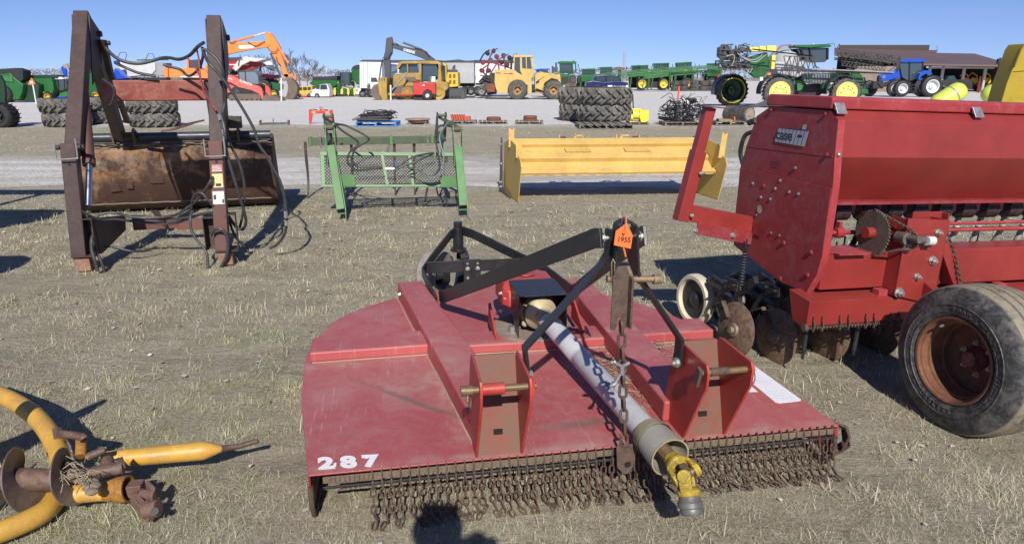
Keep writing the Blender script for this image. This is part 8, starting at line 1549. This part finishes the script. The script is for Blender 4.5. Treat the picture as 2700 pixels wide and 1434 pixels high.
# ------------------------------------------------------------------ blue tractor with dual wheels
c = BG('row_crop_tractor', 'bright blue tractor with dual wheels and white rims, in front of the brown shed', 'tractor', 'E', 1640, 627)
c.poly('bonnet', BLUE, [(1465,455),(1500,440),(1560,418),(1650,408),(1655,470),(1600,478),(1520,500),(1478,500)], .9, 1.9, bev=.05); c.poly('nose', BLKM, [(1462,460),(1480,470),(1490,520),(1560,500),(1560,540),(1480,550),(1455,520)], .9, 1.9, bev=.03); c.poly('headlight', GLP, [(1482,462),(1510,450),(1512,470),(1490,480)], .85, .9, bev=0)
c.poly('cab', GLS, [(1618,345),(1700,340),(1812,340),(1805,440),(1760,480),(1690,500),(1640,470)], .7, 2.1, bev=.02); c.poly('cab_roof', BLUE, [(1615,335),(1650,322),(1805,318),(1818,330),(1812,345),(1620,347)], .5, 2.3, bev=.04); c.bars('cab_post', BLKM, [[(1620,345),(1610,410)],[(1698,345),(1695,510)],[(1808,340),(1800,430)]], 5, .65)
c.poly('rear_fender', BLUE, [(1735,475),(1750,435),(1790,412),(1830,415),(1855,445),(1800,440),(1765,460),(1745,500)], .1, .9, bev=.03); c.poly('chassis', BLKM, [(1560,480),(1760,480),(1770,590),(1720,600),(1640,560),(1570,560)], 1.0, 1.8); c.bars('ladder', BLKM, [[(1705,510),(1705,600)],[(1730,510),(1730,600)],[(1705,530),(1730,530)],[(1705,555),(1730,555)],[(1705,580),(1730,580)],[(1705,600),(1730,600)]], 3, .5)
BT = paint('blue_tractor_tyre', (.022,.024,.030), .6, (.1,.1,.1), .2, 3.)
c.wheel(1848, 540, 84, 52, .0, .5, BT, WHT, 24, dish=.5); c.wheel(1815, 542, 82, 50, .6, 1.1, BT, WHT, 0); c.wheel(1610, 558, 62, 38, .0, .4, BT, WHT, 20, dish=.5); c.wheel(1575, 560, 60, 36, .5, .9, BT, WHT, 0)
c.wheel(1445, 560, 62, 30, 2.0, 2.5, BT, BLKM, 20); c.wheel(1395, 558, 60, 30, 2.6, 3.0, BT, BLKM, 0); c.rect('weight', BLKM, 1420, 500, 1500, 560, 1.0, 1.8)
# ------------------------------------------------------------------ shed
c = BG('brown_shed', 'long low shed with brown metal roof and open front at the right', 'shed', 'E', 1700, 0, Y=82)
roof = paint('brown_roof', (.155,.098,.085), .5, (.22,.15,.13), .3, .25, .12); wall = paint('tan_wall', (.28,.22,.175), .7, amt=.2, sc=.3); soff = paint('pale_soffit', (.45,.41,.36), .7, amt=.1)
def sp(x, y, Y): return dp('E', x, y, Y)-c.o
f0, f1, r1 = 82, 82, 100
m = MB(); eL, eR = sp(1240,400,82), sp(2500,385,82); rl, rr_ = sp(1150,262,100), sp(2200,290,100); m.prism([sp(1060,300,82), sp(1830,385,82), sp(1880,262,100), sp(1830,262,100), sp(1060,243,100)], (0,0,.18)); m.build('roof', roof, c.rt)
m = MB(); m.prism([sp(1600,370,80), sp(2505,386,80), sp(2180,290,98), sp(1500,278,98)], (0,0,.18)); m.build('roof', roof, c.rt)
m = MB(); m.prism([sp(1560,376,80.5), sp(2500,392,80.5), sp(2500,382,80.5), sp(1560,366,80.5)], (0,.3,0)); m.build('fascia', roof, c.rt); m = MB(); m.prism([sp(1830,398,81), sp(2340,400,81), sp(2340,388,81), sp(1830,384,81)], (0,.2,0)); m.build('header', soff, c.rt)
zt = sp(1500,380,82).z; x0 = sp(1240,400,82).x; x1 = sp(1620,400,82).x; xe = sp(2480,400,82).x
m = MB(); m.bb((x0,.0,0), (x1,.2,zt)); m.build('wall', wall, c.rt); m = MB()
for i in range(40): m.bb((x0+(x1-x0)*i/40, -.04, 0), (x0+(x1-x0)*i/40+.10, .0, zt-.2))
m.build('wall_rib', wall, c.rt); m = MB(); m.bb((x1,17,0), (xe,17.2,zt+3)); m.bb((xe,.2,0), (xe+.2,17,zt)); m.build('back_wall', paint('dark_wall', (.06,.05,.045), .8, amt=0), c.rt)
for x in (1830, 1935, 2105, 2275, 2390, 2480): q = sp(x,400,82).x; m = MB(); m.bb((q-.12,0,0), (q+.12,.24,zt)); m.build('column', soff, c.rt)
m = MB(); m.cyl(sp(1885,275,95), sp(1885,215,95), .06, n=6); m.bar(sp(1875,232,95), sp(1895,232,95), .08, .08); m.build('mast', GREY, c.rt)
for i, (x, y, w, hh, mt, lb, nm, ct, Yd) in enumerate(((1990,480,110,55,paint('teal_paint', (.10,.30,.33), .4, amt=.2),'pale teal car parked under the shed roof','car','car',84),(2180,500,70,60,MY,'yellow machine with arm under the shed roof','yellow_machine','machine',86),(2290,490,60,55,MY,'yellow loader frame at the right under the shed','yellow_machine','machine',85),(2110,500,60,50,ORAN,'orange machine in the middle bay of the shed','orange_machine','machine',85))):
    q = BG(nm, lb, ct, 'E', x, 0, Y=Yd); hb = 560
    if ct == 'car':
        q.poly('body', mt, [(x-w/2,495),(x-w*.3,480),(x-w*.15,455),(x+w*.25,452),(x+w*.42,480),(x+w/2,490),(x+w/2,520),(x-w/2,522)], 0, 1.6, bev=.05); q.poly('window', GLP, [(x-w*.2,480),(x-w*.1,460),(x+w*.2,458),(x+w*.3,478)], -.03, .05, bev=0); q.wheel(x-w*.3, 518, 14, 6, -.03, .2, DRUB, GREY); q.wheel(x+w*.3, 518, 14, 6, -.03, .2, DRUB, GREY)
    else:
        q.poly('body', mt, [(x-w/2,500),(x-w*.2,470),(x+w*.3,475),(x+w/2,510),(x+w*.3,530),(x-w/2,528)], 0, 1.2, bev=.03); q.bars('arm', mt, [[(x-w*.6,460),(x-w*.1,430),(x+w*.4,455),(x+w*.5,490)]], 5, .2); q.wheel(x-w*.25, 530, 18, 8, -.05, .3, DRUB, GREY); q.wheel(x+w*.3, 530, 18, 8, -.05, .3, DRUB, GREY)
# crowd barriers, cones, lorry
c = BG('crowd_barrier', 'row of grey steel crowd barriers left of the white lorry', 'barrier', 'E', 2300, 572); c.bars('rail', GREY, [[(2230,505),(2372,508)],[(2230,568),(2372,570)]], 2.5, 0); c.bars('bar', GREY, [[(x,506),(x,570)] for x in range(2232,2372,9)], 1.4, 0, 4)
c = BG('orange_cone', 'tall orange channeliser cone before the shed, left of the barriers', 'cone', 'E', 2207, 592); m = MB(); a = c.P(2207,590,0); h = c.P(2207,462).z; m.lathe(a, (0,0,1), [(0,.0),(0,.22),(.05,.22),(.06,.14),(h*.5,.10),(h,.05),(h,0)], 14); m.build('cone_body', paint('fluor_orange', (.85,.14,.05), .5, amt=0), c.rt)
c = BG('orange_cone', 'shorter orange marker before the barriers', 'cone', 'E', 2256, 560); m = MB(); m.lathe(c.P(2256,558,0), (0,0,1), [(0,.0),(0,.2),(.05,.2),(.06,.14),(c.P(2256,470).z,.05),(c.P(2256,470).z,0)], 14); m.build('cone_body', paint('fluor_orange', (.85,.14,.05)), c.rt)
c = BG('white_lorry', 'white lorry parked at the right end of the shed', 'lorry', 'E', 2430, 570); c.poly('cab', WHT, [(2372,440),(2395,405),(2440,398),(2520,400),(2520,530),(2380,535),(2370,500)], .3, 2.4, bev=.06); c.poly('windscreen', GLP, [(2398,440),(2405,412),(2480,408),(2482,440)], .26, .35, bev=0); c.rect('grille', CHAR, 2395, 470, 2450, 520, .24, .35, bev=0); c.rect('bumper', GREY, 2368, 530, 2520, 550, .2, .5); c.wheel(2385, 545, 26, 12, .25, .6, DRUB, GREY); c.wheel(2500, 545, 26, 12, .25, .6, DRUB, GREY); c.rect('headlight', GLP, 2378, 480, 2392, 495, .22, .3, bev=0)
c = BG('dark_signal_post', 'dark post with a small box on top beyond the white lorry', 'post', 'E', 2445, 0, Y=75); m = MB(); t = c.P(2445,312); m.cyl((0,0,0), (0,0,t.z), .10, n=8); m.box((0,0,t.z-.35), (.5,.3,.5)); m.build('post_body', BLKM, c.rt)
c = BG('dark_implements', 'dark implement with a tow bar beside the blue tractor', 'implement', 'E', 2050, 600); c.poly('body', BLKM, [(1905,500),(1990,490),(2190,485),(2195,560),(2100,590),(1990,590),(1910,570)], .6, 1.8); c.bars('tow_bar', WHT, [[(1900,580),(1955,588)]], 3, .3); c.bars('frame', BROWN, [[(1900,520),(2000,560),(2190,570)]], 6, .4)
# lime-yellow tanks on stands near the drill
LIME = paint('lime_plastic', (.60,.68,.10), .4, (.3,.35,.1), .3, 2., .12)
c = BG('saddle_tank', 'lime-yellow plastic saddle tank tilted on its stand with grey strap, above the drill lid', 'tank', 'E', 2040, 740); a, b = c.P(1925,690,.5), c.P(2110,575,.5); d = (b-a).normalized(); m = MB(); L = (b-a).length; rr = 76*c.m
m.lathe(a, d, [(-.25,.0),(-.2,rr*.55),(-.05,rr*.9),(.1,rr),(L*.9,rr),(L*1.05,rr*.92),(L*1.18,rr*.6),(L*1.22,0)], 30); m.build('tank_body', LIME, c.rt); m = MB(); q = a.lerp(b,.72); m.lathe(q-d*.05, d, [(0,rr*1.01),(0,rr*1.03),(.07,rr*1.03),(.07,rr*1.01)], 30); m.build('strap', GREY, c.rt); m = MB(); e1, e2, _ = frame_of(d); m.cyl(a.lerp(b,.12)+Vector((0,-rr*.9,0)), a.lerp(b,.12)+Vector((0,-rr*1.06,0)), .12, n=16); m.build('lid', MY, c.rt); m = MB(); [m.cyl(a.lerp(b,t)+Vector((0,s*rr*.5,0)), Vector((a.lerp(b,t).x,a.y+s*rr*.5,0)), .03, n=6) for t in (.1,.9) for s in (-1,1)]; m.build('stand', BLKM, c.rt)
c = BG('saddle_tank', 'lime-yellow tank end beside the big yellow hopper at the right edge', 'tank', 'E', 2400, 745); a = c.P(2390,605,.6); m = MB(); m.sphere(a+Vector((.3,.2,0)), 1., 26, 16, (84*c.m*1.3,.6,84*c.m)); m.build('tank_body', LIME, c.rt); m = MB(); [m.cyl(a+Vector((x,.2,-.3)), Vector((a.x+x,a.y+.2,0)), .03, n=6) for x in (-.2,.5)]; m.build('stand', BLKM, c.rt)
hop = paint('mustard_sheet', (.42,.30,.02), .5, (.2,.13,.05), .35, 1.5, .15)
c = BG('yellow_hopper', 'tall mustard-yellow steel hopper cut off by the right edge of the picture', 'hopper', 'E', 2450, 0, Y=8.5)
c.poly('hopper_side', hop, [(2576,200),(2545,245),(2500,370),(2440,520),(2388,700),(2370,760),(2900,760),(2900,180)], .0, .9, bev=.01); c.poly('rim', paint('dark_mustard', (.28,.19,.02), .6, amt=.3), [(2582,195),(2546,238),(2490,380),(2498,385),(2552,252),(2590,205)], -.02, .0, bev=0); c.bars('seam', hop, [[(2490,420),(2700,405)]], 3, -.01); m = MB(); m.bb((c.P(2500,0).x,.1,0), (c.P(2500,0).x+.06,.16,.9)); m.build('leg', hop, c.rt); m = MB(); m.bb((c.P(2800,0).x,.1,0), (c.P(2800,0).x+.06,.16,.9)); m.build('leg', hop, c.rt)
# ------------------------------------------------------------------ bare trees
bark = paint('bare_bark', (.16,.13,.12), .9, amt=0, var=.3)
def tree(label, f, x, ytop, Y, spread, seed, group='bare trees beyond the yard'):
    o = dp(f, x, 0, Y); h = dp(f, x, ytop, Y).z; rt = thing('bare_tree', label, 'tree', (o.x, Y, 0), 0, group); rg = random.Random(seed); T = MB(); B = MB()
    def grow(p, d, L, r, lv):
        q = p+d*L; mid = p.lerp(q,.5)+Vector((rg.gauss(0,.04),rg.gauss(0,.04),0))*L
        (T if lv == 0 else B).tube([p, mid, q], [max(r,.026), max(r*.85,.023), max(r*.68,.02)], 6 if lv < 2 else 3, caps=False)
        if lv >= 5: return
        n = rg.choice((2,3,3)) if lv else 4
        for i in range(n):
            a = rg.uniform(0, 6.28); s = rg.uniform(.25,.62)*spread*(1.25 if lv == 0 else 1); v = (d+Vector((math.cos(a)*s, math.sin(a)*s, rg.uniform(-.05,.25)))).normalized(); grow(p.lerp(q, rg.uniform(.62,1)) if i else q, v, L*rg.uniform(.62,.85), r*rg.uniform(.5,.68), lv+1)
    grow(Vector((0,0,0)), Vector((rg.uniform(-.04,.04),0,1)).normalized(), h*.31, h*.024, 0)
    T.build('trunk', bark, rt); B.build('branches', bark, rt)
tree('tallest bare tree right of the orange excavator stick', 'B', 250, 262, 120, 1., 3); tree('leaning bare tree at the right of the bare group', 'B', 385, 335, 118, 1.15, 5); tree('low bushy bare tree between the two taller ones', 'B', 315, 430, 116, 1.3, 9)
tree('bare tree seen under the orange boom, left', 'A', 2130, 420, 125, 1.2, 12); tree('bare tree seen beside the orange stick', 'A', 2390, 425, 125, 1.2, 15); tree('bare tree seen between the boom and the stick', 'A', 2260, 440, 128, 1.3, 18); tree('bare tree just left of the orange boom foot', 'A', 2010, 460, 130, 1.2, 22)
# distant hedgerow and woods closing the horizon
m, nt2, b = nodes('winter_woods'); b.inputs['Roughness'].default_value = 1; P_ = N(nt2, 'ShaderNodeTexCoord').outputs['Object']; nt2.links.new(mix(nt2, ntex(nt2, P_, .3, 5), (.13,.115,.11), (.25,.225,.215)), b.inputs['Base Color'])
rgn = np.random.default_rng(9); n = 26000; x = rgn.uniform(-330, 330, n); hh = (2.2+fbm(x, x*0+3, .03, 4)*4.2); z = rgn.uniform(0, 1, n)**.8*hh; y = 290+rgn.uniform(-4, 4, n); sz = rgn.uniform(.25, .8, n); a = rgn.uniform(0, 6.28, n)
V = np.stack([np.stack([x, y, z], 1), np.stack([x+np.cos(a)*sz, y+rgn.uniform(-.5,.5,n), z+np.sin(a)*sz*.6], 1), np.stack([x-np.sin(a)*sz*.5, y, z+np.cos(a)*sz], 1)], 1).reshape(-1, 3); V[:, 2] = np.maximum(V[:, 2], 0)
o = npmesh('distant_woods', V, np.arange(n*3).reshape(-1, 3), m, False); o['kind'] = 'stuff'
# made-up frame, unseen beyond the left edge, its platforms shaped to throw three shadows
c = thing('unseen_shadow_caster', 'unseen dark frame added outside the left edge to throw the three shadows', 'harrow', (-6.6, 6.6, 0)); rg = random.Random(3)
for x0, x1, y0, y1 in ((-1.0,1.12,-.45,.60),(-.6,2.25,-2.45,-1.80),(-2.,.12,1.95,2.25)):
    m = MB(); m.bb((x0,y0,1.12), (x1-.25,y1,1.24)); m.prism([(x1-.25,y0,1.12),(x1,(y0+y1)/2-.1,1.12),(x1-.1,y1-.1,1.12),(x1-.25,y1,1.12)], (0,0,.12)); m.build('platform', BLKM, c)
    for q in range(3): m = MB(); m.cyl((x0+.3+q*.3,(y0+y1)/2,0), (x0+.3+q*.3,(y0+y1)/2,1.12), .04, n=8); m.build('leg', BLKM, c)
m = MB(); m.bar((-.2,-2.4,1.1), (-.2,2.2,1.1), .1, .1); m.build('beam', BLKM, c)
